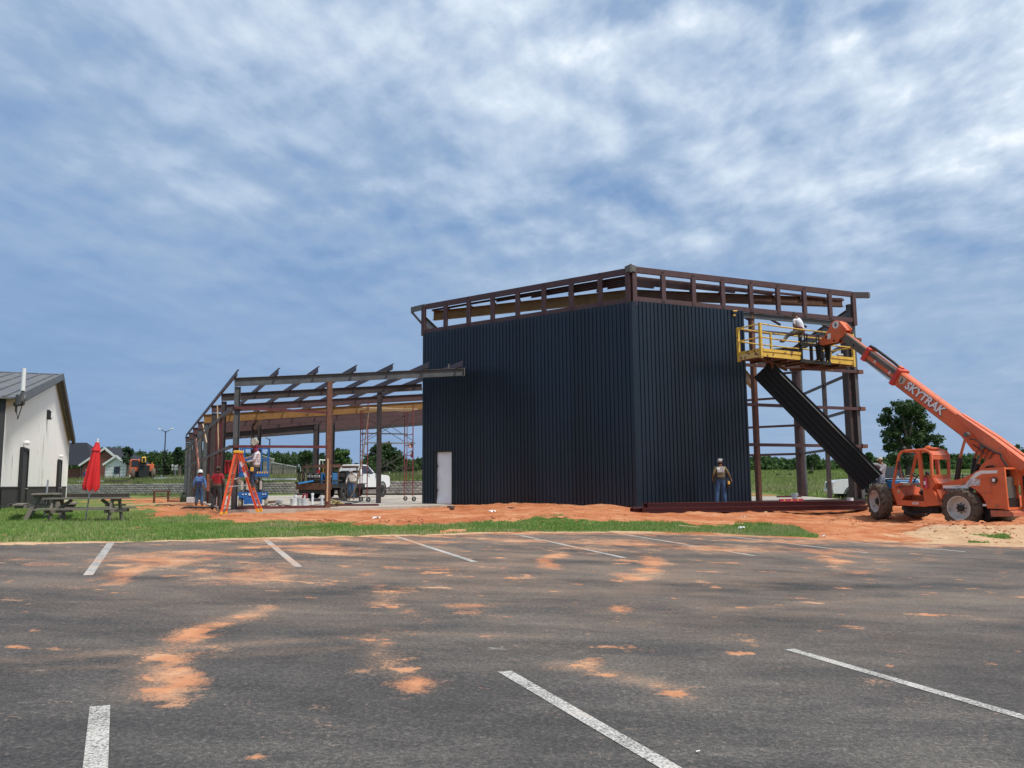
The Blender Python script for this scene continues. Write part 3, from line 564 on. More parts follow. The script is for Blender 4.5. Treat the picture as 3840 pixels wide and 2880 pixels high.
for k, (a, b) in enumerate(LINES):
    p, q = lot_hit(a[0] * S_, a[1] * S_), lot_hit(b[0] * S_, b[1] * S_); d = q - p; L = np.linalg.norm(d[:2]); d = d / L; n = np.array([-d[1], d[0], 0]) * .055; m_ = int(L / .12); vs = []
    for i in range(m_ + 1):
        c = p + d * L * i / m_
        for s in (-1, 1): e = c + n * s; vs.append((e[0], e[1], float(lot_z(e[0], e[1])) + .004))
    mb = MB().add(vs, [(2 * i, 2 * i + 2, 2 * i + 3, 2 * i + 1) for i in range(m_)]); o = mb.build('parking_line', MT['line'], kind='structure')
    V = np.array(vs); at = o.data.attributes.new('stain', 'FLOAT', 'POINT'); at.data.foreach_set('value', lot_attr(V[:, 0], V[:, 1], V[:, 2])['stain'].astype(np.float32))
# ---- concrete slab
mb = MB(); n = len(SLAB); mb.add([(*p, 0.) for p in SLAB] + [(*p, -.30) for p in SLAB], [tuple(range(n))[::-1] if False else tuple(range(n)), *[(i, n + i, n + (i + 1) % n, (i + 1) % n) for i in range(n)]])
o = mb.build('concrete_slab', MT['concrete'], kind='structure')
bm = bmesh.new(); bm.from_mesh(o.data); bmesh.ops.recalc_face_normals(bm, faces=bm.faces); bm.to_mesh(o.data); bm.free()
# ---- retaining wall and grass bank behind it
RW0, RW1 = np.array([-50., 88, 0]), np.array([3., 63.57, 0]); RWd = (RW1 - RW0) / np.linalg.norm(RW1 - RW0); RWn = np.array([-RWd[1], RWd[0], 0]); RWL = np.linalg.norm(RW1 - RW0)
def bank_z(s): return 1.16 + 1.0 * (1 - np.exp(-np.clip(s, 0, None) / 16.)) 
bt = np.arange(-40, RWL + 6, 1.2); bs = np.r_[np.arange(.25, 24, .8), np.arange(24, 90, 6.)]
T, Sg = np.meshgrid(bt, bs); bx = RW0[0] + RWd[0] * T + RWn[0] * Sg; by = RW0[1] + RWd[1] * T + RWn[1] * Sg; bz = bank_z(Sg) * (1 - sstep(RWL - 6, RWL + 5, T) * .999) + .12 * fbm(bx * .3, by * .3, 14)
nx = len(bt); vs = np.c_[bx.ravel(), by.ravel(), bz.ravel()]; fs = [(r * nx + c, r * nx + c + 1, (r + 1) * nx + c + 1, (r + 1) * nx + c) for r in range(len(bs) - 1) for c in range(nx - 1)]
o = MB().add(vs, fs).build('grass_bank', MT['earth'], smooth=180, kind='structure')
at = o.data.attributes.new('grass', 'FLOAT', 'POINT'); at.data.foreach_set('value', np.ones(len(vs), np.float32))
wall = thing('retaining_wall', 'low retaining wall of grey rough-faced blocks below the grass bank', 'retaining wall', RW0)
BW, BH = .44, .21; protos = []
for k in range(3):
    r2 = random.Random(k); b = MB(); w, h = BW / 2 - .007, BH / 2 - .006; f = [(-w, -h), (w, -h), (w, h), (-w, h)]; mid = [(-w * .35 + r2.uniform(-.04, .04), -h * .3), (w * .4, -h * .35), (w * .35 + r2.uniform(-.04, .04), h * .3), (-w * .4, h * .4)]
    vs = [(a, .15, c) for a, c in f] + [(a, -.10, c) for a, c in f] + [(a, -.112 - r2.uniform(0, .03), c) for a, c in mid]
    b.add(vs, [(4, 5, 9, 8), (5, 6, 10, 9), (6, 7, 11, 10), (7, 4, 8, 11), (8, 9, 10, 11), (0, 1, 5, 4), (1, 2, 6, 5), (2, 3, 7, 6), (3, 0, 4, 7)]); protos.append(b)
pm_ = [p.mesh('block', MT['stone_' + 'abc'[i]]) for i, p in enumerate(protos)]
cells = []
for row in range(5):
    for c in range(int(RWL / BW)):
        s = c * BW + (BW / 2 if row % 2 else 0); P = RW0 + RWd * s; px, py = proj(np.array([P[0], P[1], .12 + row * BH]))
        cells.append((0 if (235 < px < 1600) else 1, np.hypot(P[0], P[1]), row, s))
cells.sort(); rest = MB(); RM = np.array([RWd, RWn, (0, 0, 1)]).T; ang = math.atan2(RWd[1], RWd[0])
for i, (_, _, row, s) in enumerate(cells):
    if i < 300:
        o = link('block', pm_[rnd.randrange(3)], wall); loc = RWd * s; o.location = (loc[0], loc[1], .10 + BH / 2 + row * BH + .002); o.rotation_euler = (0, 0, ang + rnd.uniform(-.01, .01))
    else:
        p = protos[rnd.randrange(3)]; rest.mi = rnd.randrange(3); off_ = RWd * s + np.array([0, 0, .102 + BH / 2 + row * BH]); rest.add([RM @ np.array(v) + off_ for v in p.v], p.f)
rest.build('block_course', [MT['stone_a'], MT['stone_b'], MT['stone_c']], wall, kind='stuff')
MB().bar((0, 0, .62), RWd * RWL + np.array([0, 0, .62]), .05, 1.05).build('backing', MT['stone_c'], wall).location = RWn * .2
# ------------------------------------------------------------------ hexagonal hall clad in black panels
hall = thing('unfinished_hall', 'tall six-sided steel hall, front walls clad in black ribbed metal, right bays still open frame', 'building', HC)
WALLTOP = 8.0
def wall_dir(p, q): d = q - p; L = np.linalg.norm(d); d = d / L; return d, np.array([d[1], -d[0], 0]), L      # outward normal for left-to-right walls
dL, nL, LL = wall_dir(HL, HC); dR, nR, LR = wall_dir(HC, HR)
door_t0, _ = on(1638, 1880, HL + nL * .05, dL); door_t1, door_z = on(1701, 1880, HL + nL * .05, dL)
_, door_z = on(1668, 1693, HL + nL * .05, dL)
PITCH = .183
def panel(p0, d, n, t0, t1, z0, z1, hole=None):
    """one ribbed sheet of the wall from t0 to t1; facets over the doorway start at its head"""
    mb = MB(); segs = []; k = int(round(t0 / PITCH)); t = t0
    pts = []
    while t < t1 - 1e-4:
        for a, dep in ((0, 0), (.052, 0), (.070, .036), (.150, .036), (.168, 0)):
            if t + a < t1 - 1e-4: pts.append((t + a, dep))
        t += PITCH
    pts.append((t1, 0))
    if hole:
        pts = sorted(set(pts + [(h, np.interp(h, [a for a, _ in pts], [b for _, b in pts])) for h in hole[:2] if t0 < h < t1]))
    for (a, da), (b, db) in zip(pts, pts[1:]):
        lo = hole[2] if hole and hole[0] - 1e-4 <= a and b <= hole[1] + 1e-4 else z0
        for q, (u, dep) in enumerate(((a, da), (b, db))):
            for z in (lo, z1): c = p0 + d * u + n * (.10 + dep); segs.append((c[0], c[1], z))
    m = len(segs) // 4
    return mb.add(segs, [(4 * i, 4 * i + 2, 4 * i + 3, 4 * i + 1) for i in range(m)])
PW = PITCH * 5
t = 0.
while t < LL - .02:
    t1 = min(t + PW, LL); panel(HL, dL, nL, t, t1, -.03, WALLTOP + rnd.uniform(-.004, .004), (door_t0, door_t1, door_z)).build('wall_panel', MT['panel_black'], hall, W=True); t += PW
PEND = PW * 6
for k in range(6): panel(HC, dR, nR, k * PW, (k + 1) * PW, -.03, WALLTOP + .06 + rnd.uniform(-.004, .004)).build('wall_panel', MT['panel_black'], hall, W=True)
nC = (nL + nR) / np.linalg.norm(nL + nR)
MB().prof(v3(HC, -.03), v3(HC, WALLTOP + .01), [(-.13, .09), (0, .166), (.13, .09), (.12, .07), (0, .146), (-.12, .07)], up=nC).build('corner_trim', MT['panel_black'], hall, W=True)
MB().bar(v3(HC + nR * .07 + dR * .1, .02), v3(HR + nR * .07, .02), .10, .16).build('base_trim', MT['black'], hall, W=True)
MB().bar(v3(HL + nL * .06, -.06), v3(HC + nL * .06, -.06), .06, .12).build('base_trim', MT['black'], hall, W=True)
MB().bar(v3(HL + dL * .05 + nL * .03, 0), v3(HL + dL * .05 + nL * .03, WALLTOP), .12, .10, up=nL).build('edge_trim', MT['panel_black'], hall, W=True)
# fastener rows at the girt heights: hundreds of screw heads, one mass per wall
for p_, d_, n_, L_ in ((HL, dL, nL, LL), (HC, dR, nR, PEND)):
    mb = MB()
    for z in (.10, 1.35, 2.42, 3.6, 4.75, 5.9, 7.0, 7.85):
        for i in range(int(L_ / PITCH)):
            t_ = i * PITCH + .11
            if not (p_ is HL and door_t0 - .05 < t_ < door_t1 + .05 and z < 2.4): mb.box(v3(p_ + d_ * t_ + n_ * .139, z), (.022, .022, .022))
    mb.build('screw_heads', MT['steel_dark'], hall, W=True, kind='stuff')
# doorway closed with white sheeting
mb = MB(); nu, nv = 9, 18; vs = []
for j in range(nv + 1):
    for i in range(nu + 1):
        u = door_t0 + .02 + (door_t1 - door_t0 - .04) * i / nu; z = .02 + (door_z - .04) * j / nv
        dd = .035 + .022 * float(fbm(np.array([u * 3.]), np.array([z * 2.2]), 77)[0]) + (.05 * (1 - j / 3) if j < 3 else 0); c = HL + dL * u + nL * dd; vs.append((c[0], c[1], z))
mb.add(vs, [(j * (nu + 1) + i, j * (nu + 1) + i + 1, (j + 1) * (nu + 1) + i + 1, (j + 1) * (nu + 1) + i) for j in range(nv) for i in range(nu)])
mb.build('door_sheeting', MT['white_plastic'], hall, smooth=180, W=True)
mb = MB()
for a, b in (((door_t0, 0), (door_t0, door_z)), ((door_t1, 0), (door_t1, door_z)), ((door_t0 - .03, door_z), (door_t1 + .03, door_z))):
    mb.bar(v3(HL + dL * a[0] + nL * .10, a[1]), v3(HL + dL * b[0] + nL * .10, b[1]), .06, .12, up=nL)
mb.build('door_frame', MT['black'], hall, W=True)
for z in (.62, 1.72): MB().box(v3(HL + dL * (door_t0 + .07) + nL * .10, z), (.08, .05, .07)).build('hinge', MT['black'], hall, W=True)
# parapet: chords, posts
def parapet(p, d, n, L, nb, zo, matk):
    for z, nm in ((8.09 + zo, 'bottom_chord'), (9.29 + zo, 'top_chord')):
        MB().bar(v3(p + d * .16 + n * .03, z), v3(p + d * (L - .14) + n * .03, z), .12, .24 if z > 9 else .20).build(nm, MT[matk], hall, W=True)
    for i in range(1, nb):
        c = p + d * (L * i / nb); MB().bar(v3(c + n * .05, 8.06), v3(c + n * .05, 9.36), .19, .12, up=n).build('parapet_post', MT[matk], hall, W=True)
        for z in (8.15, 9.36): MB().tube(v3(c + n * .10, z), v3(c + n * .125, z), .05, n=8).build('weld_plate', MT['steel_dark'], hall, W=True)
parapet(HL, dL, nL, LL, 8, 0., 'steel_mauve'); parapet(HC, dR, nR, LR, 8, .06, 'steel_mauve')
for c, n, hgt in ((HC + dL * -.10, nL, 9.44), (HC + dR * .10, nR, 9.44), (HL + dL * .02, nL, 9.36), (HR + dR * -.06, nR, 9.36)):
    MB().bar(v3(c + n * .06, 7.9), v3(c + n * .06, hgt), .20, .14, up=n).build('corner_post', MT['steel_mauve'], hall, W=True)
mb = MB(); mb.bar(v3(HC + nC * .10 + dL * -.2, 9.34), v3(HC + nC * .10, 9.38), .16, .26); mb.bar(v3(HC + nC * .10, 9.38), v3(HC + nC * .10 + dR * .2, 9.34), .16, .26); mb.bar(v3(HC + nC * .16, 9.2), v3(HC + nC * .16, 9.53), .09, .08, up=nC)
mb.build('corner_splice', MT['primer_cut'], hall, W=True)
# overhanging stubs at the parapet ends, with a brace on the left one
MB().bar(v3(HL + dL * .1 + nL * .03, 9.31), v3(HL - dL * .80 + nL * .03, 9.27), .12, .24).build('eave_stub', MT['primer_cut'], hall, W=True)
MB().ch(v3(HL - dL * .74 + nL * .03, 9.16), v3(HL - dL * .02 + nL * .03, 8.45), .14, .06, up=nL).build('eave_brace', MT['steel_mauve'], hall, W=True)
MB().bar(v3(HR - dR * .1 + nR * .03, 9.32), v3(HR + dR * .95 + nR * .03, 9.40), .12, .27).build('eave_stub', MT['steel_dark'], hall, W=True)
MB().box(v3(HR + dR * .89 + nR * .095, 9.40), (.13, .01, .18)).build('eave_cap', MT['primer_cut'], hall, W=True)
# roof edge beams just behind the parapet
hexv = [HC, HR, HV3, HV4, HV5, HL]
cen = (HC + HV4) / 2
MB().ib(v3(HL - nL * .55 + dL * .1, 8.95), v3(HC - nL * .55 - dL * .35, 8.45), .44, .20).build('eave_beam', MT['steel_ochre'], hall, W=True)
MB().ib(v3(HC - nR * .55 + dR * .40, 8.47), v3(HR - nR * .55 - dR * .1, 9.08), .40, .20).build('eave_beam', MT['rust_dark'], hall, W=True)
MB().bar(v3(HC - nR * .3 + dR * .25, 7.6), v3(HC - nR * .3 + dR * .25, 8.9), .15, .12).build('corner_stub', MT['primer_cut'], hall, W=True)
MB().ib(v3(HC - nC * .25, 8.45), v3(HC - nC * 2.2, 8.5), .44, .2).build('hip_beam', MT['steel_ochre'], hall, W=True)
for i, (a, b) in enumerate(zip(hexv[1:5], hexv[2:6])):
    MB().ib(v3(a, 8.6), v3(b, 8.6), .45, .2).build('eave_beam', MT['steel_dark'], hall, W=True)
# soffit purlins stepping back from the parapet, shorter the deeper they sit
for p, d, n, L, s in ((HC, -dL, nL, LL, 1), (HC, dR, nR, LR, 1)):
    for k in range(5):
        a = p - n * .24; zk = 9.13 - .085 * k; e0, e1 = .2, max(1.2, L * (9.16 - .085 - (.09 * k) - 8.66) / .52) if k else L - .3
        MB().ch(v3(a + d * e0, zk), v3(a + d * min(e1, L - .3), zk), .078, .10, .008, up=(0, 0, 1), sg=-1 if s > 0 else 1).build('roof_purlin', MT['steel_mauve'], hall, W=True)
for p, d, n, L in ((HC, -dL, nL, LL), (HC, dR, nR, LR)):
    for i in range(1, 8):
        a = p + d * (L * i / 8 + .25); MB().bar(v3(a - n * 1.5, 8.50), v3(a - n * .3 + d * .12, 7.72), .09, .09).build('knee_brace', MT['steel_mauve'], hall, W=True)
        zc_ = 8.72 + .46 * i / 8 ; MB().bar(v3(a - n * .5, zc_), v3(a - n * .5 + d * .22, zc_ + .06), .1, .12).build('purlin_clip', MT['steel_dark'], hall, W=True)
# columns
def hcol(c, w, d, dirv, z0, z1, mk, name='column'): return MB().ib(v3(c, z0), v3(c, z1), d, w, .02, .014, up=dirv).build(name, MT[mk], hall, W=True)
mb = MB(); mb.ib(v3(HR - dR * .42 - nR * .12, 0), v3(HR - dR * .42 - nR * .12, 8.3), .42, .34, .02, .015, up=dR); mb.build('column', MT['steel_dark'], hall, W=True)
MB().ch(v3(HR - dR * .10 - nR * .02, -.02), v3(HR - dR * .10 - nR * .02, 8.9), .30, .20, .012, up=dR).build('corner_channel', MT['steel_grey'], hall, W=True)
MB().box(v3(HR - dR * .35 - nR * .1, .012), (.7, .6, .024)).build('base_plate', MT['steel_dark'], hall, W=True)
MB().tube(v3(HV3, 0), v3(HV3, 8.6), .25, n=16).build('pipe_column', MT['steel_maroon'], hall, W=True, smooth=40)
MB().ch(v3(HV3 + az(66) * .34, 0), v3(HV3 + az(66) * .34, 8.6), .26, .14, .012, up=az(-24)).build('channel_column', MT['steel_grey'], hall, W=True)
pt, _ = on(2850, 1881, HC, dR); MB().bar(v3(HC + dR * pt - nR * .05, 0), v3(HC + dR * pt - nR * .05, 8.05), .22, .16, up=dR).build('wall_post', MT['steel_rust'], hall, W=True)
d3, n3, L3 = wall_dir(HR, HV3); q, _ = on(3112, 1860, HR, d3)
MB().bar(v3(HR + d3 * q, 0), v3(HR + d3 * q, 8.5), .18, .18).build('wall_post', MT['steel_dark'], hall, W=True)
for c in (HV4, HV5, (HV4 + HV5) / 2, (HV3 + HV4) / 2): hcol(c, .3, .35, az(6), 0, 8.5, 'steel_dark')
# girts
for z in (2.42, 4.10, 5.78, 7.25):
    MB().bar(v3(HC + dR * (PEND - .4) + nR * .02, z), v3(HR + dR * .10 + nR * .02, z), .10, .13).build('wall_girt', MT['steel_mauve'], hall, W=True)
    MB().box(v3(HR + dR * .10 + nR * .03, z), (.30, .17, .17), np.array([dR, nR, (0, 0, 1)]).T).build('girt_end', MT['steel_rust'], hall, W=True)
    MB().bar(v3(HR, z + .05), v3(HV3, z + .05), .10, .13).build('wall_girt', MT['steel_dark'], hall, W=True)
    MB().bar(v3(HV3, z + .05), v3(HV4, z + .05), .10, .13).build('wall_girt', MT['steel_mauve'], hall, W=True)
MB().ch(v3(HC + dR * (PEND - .1) + nR * .03, 7.90), v3(HR - dR * .2 + nR * .03, 7.90), .22, .08, up=(0, 0, 1)).build('head_girt', MT['steel_grey'], hall, W=True)
MB().ib(v3(HC + dR * 4.6 - nR * .9, 7.05), v3(HV3 + az(-54) * 2.5, 6.6), .55, .2).build('roof_beam', MT['steel_ochre'], hall, W=True)
MB().ib(v3(HC + dR * 4.0 - nR * 2.6, 7.55), v3(HV3 + az(-54) * 1.2, 7.7), .25, .15).build('roof_beam', MT['steel_dark'], hall, W=True)
MB().ib(v3(HL - nL * 1 + dL * .5, 8.1), v3(HL - nL * 6 + dL * 4, 8.4), .35, .18).build('roof_beam', MT['steel_dark'], hall, W=True)
tl, tz = on(2756, 1172, HC + nR * .2, dR)
td = thing('power_drill', 'small yellow power drill hanging at the top right edge of the black panels', 'drill', v3(HC + nR * .17 + dR * tl, tz))
MB().tube((-.06, -.03, .06), (.10, -.03, .06), .035, n=10).build('body', MT['tool_yellow'], td); MB().bar((0, -.03, .04), (-.02, -.03, -.10), .05, .06).build('grip', MT['black'], td); MB().box((-.02, -.03, -.12), (.09, .07, .06)).build('battery', MT['tool_yellow'], td); MB().tube((.10, -.03, .06), (.16, -.03, .06), .018, .01, n=8).build('chuck', MT['black'], td)

# ------------------------------------------------------------------ low steel wing on the left (welded frame)
wing = thing('unfinished_wing', 'long low wing of welded steel columns and eight sloping rafters, not clad yet', 'building', FLc)
RS = .0893
def wz(u): return RS * u                                     # roof rise along the rafters
RLEN = [9.44, 9.5, 12.0, 14.6, 17.2, 19.6, 22, 24.2]
RM_ = ['steel_grey', 'steel_dark', 'steel_mauve', 'steel_ochre', 'steel_mauve', 'steel_mauve', 'steel_mauve', 'steel_dark']
CM_ = ['steel_grey', 'steel_dark', 'steel_dark', 'steel_grey', 'steel_grey', 'steel_dark', 'steel_grey', 'steel_grey']
CW = [.22, .22, .34, .28, .30, .30, .26, .26]
RD = [.325, .33, .38, .50, .48, .48, .48, .48]
def WP(t, u, z): return v3(FLc + FD * t + FR * u, z)
for i in range(8):
    t = i * 6.02
    MB().ib(WP(t, -.02, 5.058 - RD[i] / 2), WP(t, RLEN[i], 5.058 - RD[i] / 2 + wz(RLEN[i])), RD[i], .17, .016, .012).build('rafter', MT[RM_[i]], wing, W=True)
    MB().ib(WP(t, CW[i] / 2, 0), WP(t, CW[i] / 2, 5.04 - RD[i]), CW[i], .19, .014, .010, up=FR).build('column', MT[CM_[i]], wing, W=True)
    MB().box(WP(t, CW[i] / 2, .012), (.55, .4, .024), np.array([FR, FD, (0, 0, 1)]).T).build('base_plate', MT['steel_dark'], wing, W=True)
MB().box(WP(0, 9.47, 4.895 + wz(9.45)), (.03, .22, .36), np.array([FR, FD, (0, 0, 1)]).T).build('end_plate', MT['primer_cut'], wing, W=True)
MB().bar(WP(-.1, 8.75, 5.85), WP(-.1, 8.75, 6.05), .02, .05).build('lifting_tab', MT['primer_cut'], wing, W=True)
for k in range(7):
    u = .02 + k * 1.525; tmax = 42.6 if k < 5 else 30
    mb = MB(); mb.zs(WP(-.62, u, 5.19 + wz(u)), WP(tmax, u, 5.19 + wz(u)), .25, .075, .009); mb.build('purlin', MT['steel_mauve'], wing, W=True)
for z in (2.40, 3.88):
    MB().bar(WP(-.02, -.07, z), WP(42.3, -.07, z), .13, .10).build('girt', MT['steel_dark'], wing, W=True)
MB().bar(WP(-.08, .0, 3.90), WP(-.08, 3.60, 3.80), .10, .10).build('girt', MT['steel_red'], wing, W=True)
MB().bar(WP(-.08, .0, 2.40), WP(-.08, 3.60, 2.42), .10, .10).build('girt', MT['steel_red'], wing, W=True)
mb = MB(); mb.bar(WP(-.02, 3.66, 0), WP(-.02, 3.66, 5.06), .20, .20, up=FR); mb.build('front_post', MT['steel_rust'], wing, W=True)
MB().bar(WP(-.16, 3.62, .25), WP(-.16, 3.62, 1.95), .06, .05).build('wood_strip', MT['wood_pale'], wing, W=True)
MB().bar(WP(0, .2, .05), WP(0, 3.66, .05), .12, .10).build('sole_channel', MT['steel_red'], wing, W=True)
MB().bar(WP(6.1, 7.35, 0), WP(6.1, 7.35, 5.4), .20, .20, up=FR).build('inner_post', MT['steel_dark'], wing, W=True)
for px_, Y, z1, w in ((1183, 60, 5.35, .38), (1241, 62, 5.6, .42), (943, 56, 4.9, .20), (968, 56, 5.0, .22)):
    p = Dp(px_, 1800, Y); MB().ib(v3(p, 0), v3(p, z1), w, .3, .02, .014, up=FR).build('inner_column', MT['steel_dark'], wing, W=True)
p, q_ = Dp(800, 1800, 62), Dp(1183, 1800, 60); MB().ib(v3(p, 4.6), v3(q_, 5.1), .4, .2).build('header_beam', MT['steel_dark'], wing, W=True)
p, q_ = Dp(943, 1800, 56), Dp(975, 1800, 50); MB().ib(v3(p, 4.85), v3(q_, 5.1), .3, .16).build('header_beam', MT['steel_rust'], wing, W=True)
for px_, ii in ((826, 0), (812, 1), (786, 2)):
    tt, _ = on(px_, 1700, FLc, FD); MB().bar(WP(tt, 0, 0), WP(tt, 0, 3.85), .10, .12).build('jamb', MT['steel_red'], wing, W=True)
MB().bar(WP(19.5, .02, 4.6), WP(15.5, .02, 3.3), .05, .06).build('bracing_rod', MT['wood_pale'], wing, W=True)
pole = thing('wooden_pole', 'thin pale timber pole leaning up between the left columns of the steel wing', 'pole', Dp(808, 1850, 36)); p0, p1 = Dp(816, 1516, 39), Dp(822, 1690, 38)
a_, b_ = Dp(815, 1518, 38.6), Dp(825, 1868, 38.6); MB().bar(b_, a_, .05, .04).build('shaft', MT['wood_pale'], pole, W=True)
# salmon coloured plank leaning on the outer girts
pa, pb = FLc + FD * 16.6 - FR * .22, FLc + FD * 12.4 - FR * .55
ta, za = on(735, 1655, FLc - FR * .2, FD); tb, zb = on(762, 1760, FLc - FR * .2, FD)
pl = thing('timber_plank', 'pinkish timber plank leaning diagonally against the girts of the steel wing', 'plank', v3(FLc - FR * .3 + FD * tb, 0))
mt = pm('pink_timber', (.42, .15, .10), (.52, .22, .15), scale=4, rough=.8, stretch=(1, 1, 6))
MB().bar(v3(FLc - FR * .30 + FD * (tb - .3), zb - 1.1), v3(FLc - FR * .20 + FD * ta, za), .05, .36, up=FD).build('board', mt, pl, W=True)
lv = thing('red_board', 'narrow red-orange board standing upright between the two men at the left wall', 'board', Dp(781, 1840, 37.0)); a_, b_ = Dp(781, 1778, 37), Dp(780, 1842, 37); MB().bar(b_, a_, .07, .09).build('board', MT['orange_worn'], lv, W=True)

# ------------------------------------------------------------------ white gabled shed at the left edge
AZS = az(-24.5); NS = np.array([AZS[1], -AZS[0], 0])                    # wall runs along AZS, faces NS (right)
D1 = Dp(62, 1890, 31.7); D1[2] = 0
def ST(px): return on(px, 1800, D1, AZS)[0]
t0, t1 = ST(4) , ST(248); ta = (t0 + t1) / 2
ta = ST(183)
shed = thing('gabled_shed', 'white metal shed with dark wainscot, ribbed gray roof and two narrow doors', 'building', v3(D1 + AZS * t0, .15))
eave, apex, GZ, BZ = 3.98, 6.72, -.2, .92
def SP(t, z, n=0.): return v3(D1 + AZS * t + NS * n, z)
def ribs(mb, ta_, tb_, zlo, zhi, n0=0., pitch=.3, dep=.010, w=.05):
    t = ta_; 
    while t < tb_:
        e = min(t + pitch, tb_); pts = [(t, 0), (t + w * .3, dep), (t + w, dep), (t + w * 1.3, 0), (e, 0)] if e - t > w * 1.4 else [(t, 0), (e, 0)]
        for (a, da), (b, db) in zip(pts, pts[1:]):
            mb.add([SP(a, zlo(a), n0 + da), SP(b, zlo(b), n0 + db), SP(b, zhi(b), n0 + db), SP(a, zhi(a), n0 + da)], [(0, 1, 2, 3)])
        t = e
zr = lambda t: eave + (apex - eave) * (1 - abs(t - ta) / (ta - t0 if t < ta else t1 - ta)) - .05
mb = MB(); ribs(mb, t0, t1, lambda t: BZ, zr); mb.build('gable_wall', MT['shed_white'], shed, W=True)
mb = MB(); ribs(mb, t0, t1, lambda t: GZ, lambda t: BZ, .03); mb.build('wainscot', MT['shed_dark'], shed, W=True)
MB().bar(SP(t0, BZ, .03), SP(t1, BZ, .03), .05, .04).build('ledge_trim', MT['shed_dark'], shed, W=True)
MB().bar(SP(t1, GZ, .0), SP(t1, eave, .0), .10, .10).build('corner_trim', MT['shed_white'], shed, W=True)
mb = MB(); mb.add([SP(t0, GZ), SP(t0, eave), SP(t0, eave, -14), SP(t0, GZ, -14)], [(0, 1, 2, 3)]); mb.add([SP(t1, GZ), SP(t1, eave), SP(t1, eave, -14), SP(t1, GZ, -14)], [(3, 2, 1, 0)]); mb.build('side_wall', MT['shed_dark'], shed, W=True)
# roof slabs with standing ribs
for a, sgn, nm in ((t0 - .25, 1, 'roof'), (t1 + .12, -1, 'roof')):
    za = eave - .1; mb = MB(); e0, e1 = .30, -14.
    A, B, Cc, Dd = SP(a, za, e0), SP(ta, apex, e0), SP(ta, apex, e1), SP(a, za, e1); up = np.array([0, 0, .06])
    mb.add([A, B, Cc, Dd, A + up, B + up, Cc + up, Dd + up], [(0, 1, 2, 3), (7, 6, 5, 4), (0, 4, 5, 1), (3, 2, 6, 7), (0, 3, 7, 4)])
    for k in range(24):
        n_ = e0 - .35 - k * .6; mb.bar(SP(a, za + .08, n_), SP(ta, apex + .08, n_), .10, .05)
    mb.build(nm, MT['shed_roof'], shed, W=True)
    MB().bar(SP(a, za - .02, e0 + .05), SP(ta, apex - .02, e0 + .05), .10, .34).build('rake_trim', MT['shed_roof' if sgn > 0 else 'trim_brown'], shed, W=True)
    mb = MB(); L_ = abs(ta - a)
    for k in range(46):
        f = (k + .5) / 46; mb.bar(SP(a + (ta - a) * f, za + (apex - za) * f - .2, e0 - .02), SP(a + (ta - a) * (f + .010), za + (apex - za) * (f + .010) - .2, e0 - .02), .12, .12)
    mb.build('closure_strip', MT['trim_brown'], shed, W=True)
MB().bar(SP(ta - .02, apex + .05, .36), SP(ta - .02, apex + .05, -14), .3, .08).build('ridge_cap', MT['shed_roof'], shed, W=True)
for pxa, pxb, top in ((68, 88, 1688), (211, 220, 1730)):
    a, b = ST(pxa), ST(pxb); zt = on((pxa + pxb) / 2, top, D1, AZS)[1]
    dr = MB().bar(SP((a + b) / 2, -.05, .06), SP((a + b) / 2, zt, .06), .06, abs(b - a) + .1, up=AZS).build('door', MT['shed_dark'], shed, W=True)
    fr = MB()
    for e in (a - .1, b + .1): fr.bar(SP(e, -.05, .08), SP(e, zt + .06, .08), .12, .10, up=AZS)
    fr.bar(SP(a - .1, zt + .06, .08), SP(b + .1, zt + .06, .08), .12, .10); fr.build('door_frame', MT['black'], shed, W=True)
    MB().tube(SP(b - .12, .85, .10), SP(b - .12, .85, .20), .03, n=8).build('door_handle', MT['chrome'], shed, W=True)
    MB().bbox(SP((a + b) / 2 + .1, zt + .32, .12), (.20, .20, .16), .05).build('door_lamp', MT['shed_white'], shed, W=True)
tl, zl = on(176, 1556, D1, AZS)
MB().slab([(-.16, -.22), (.16, -.22), (.16, .16), (.08, .24), (-.16, .24)], SP(tl, zl, .03), NS, (0, 0, 1), -.2, .2).build('wall_pack_light', MT['black'], shed, W=True)
MB().bbox(SP(tl + .0, zl - .02, .22), (.06, .30, .26), .03).build('light_lens', MT['lamp_white'], shed, W=True)
ta_, za_ = on(58, 1515, D1, AZS)
an = thing('antenna', 'white stick antenna on a curved bracket high on the gable of the white shed', 'antenna', SP(ta_, za_, 0))
zb_ = on(86, 1466, D1 + NS * .55, AZS)[1]; zt_ = on(88, 1378, D1 + NS * .55, AZS)[1]; tb_ = on(87, 1440, D1 + NS * .55, AZS)[0]
MB().tube(SP(tb_, zb_, .55), SP(tb_, zt_, .55), .070, .062, n=12).build('radome', MT['lamp_white'], an, W=True, smooth=40)
MB().path([SP(ta_, za_ - .05, .02), SP(ta_, za_, .25), SP((ta_ + tb_) / 2, za_ + .15, .45), SP(tb_, zb_ - .3, .56), SP(tb_, zb_ + .05, .55)], .05, 8).build('bracket', MT['shed_roof'], an, W=True, smooth=40)
MB().bar(SP(ta_, za_ - .3, .03), SP(ta_, za_ + .25, .03), .08, .05).build('wall_plate', MT['shed_roof'], an, W=True)
MB().path([SP(tb_, zb_ - .1, .50), SP((ta_ + tb_) / 2, za_ - .1, .4), SP(ta_, za_ - .55, .10), SP(ta_, za_ - .3, .05)], .018, 5).build('cable', MT['cable'], an, W=True)
hz = ground_z([-18.2], [29.])[0]; c0 = Dp(20, 1915, 29)
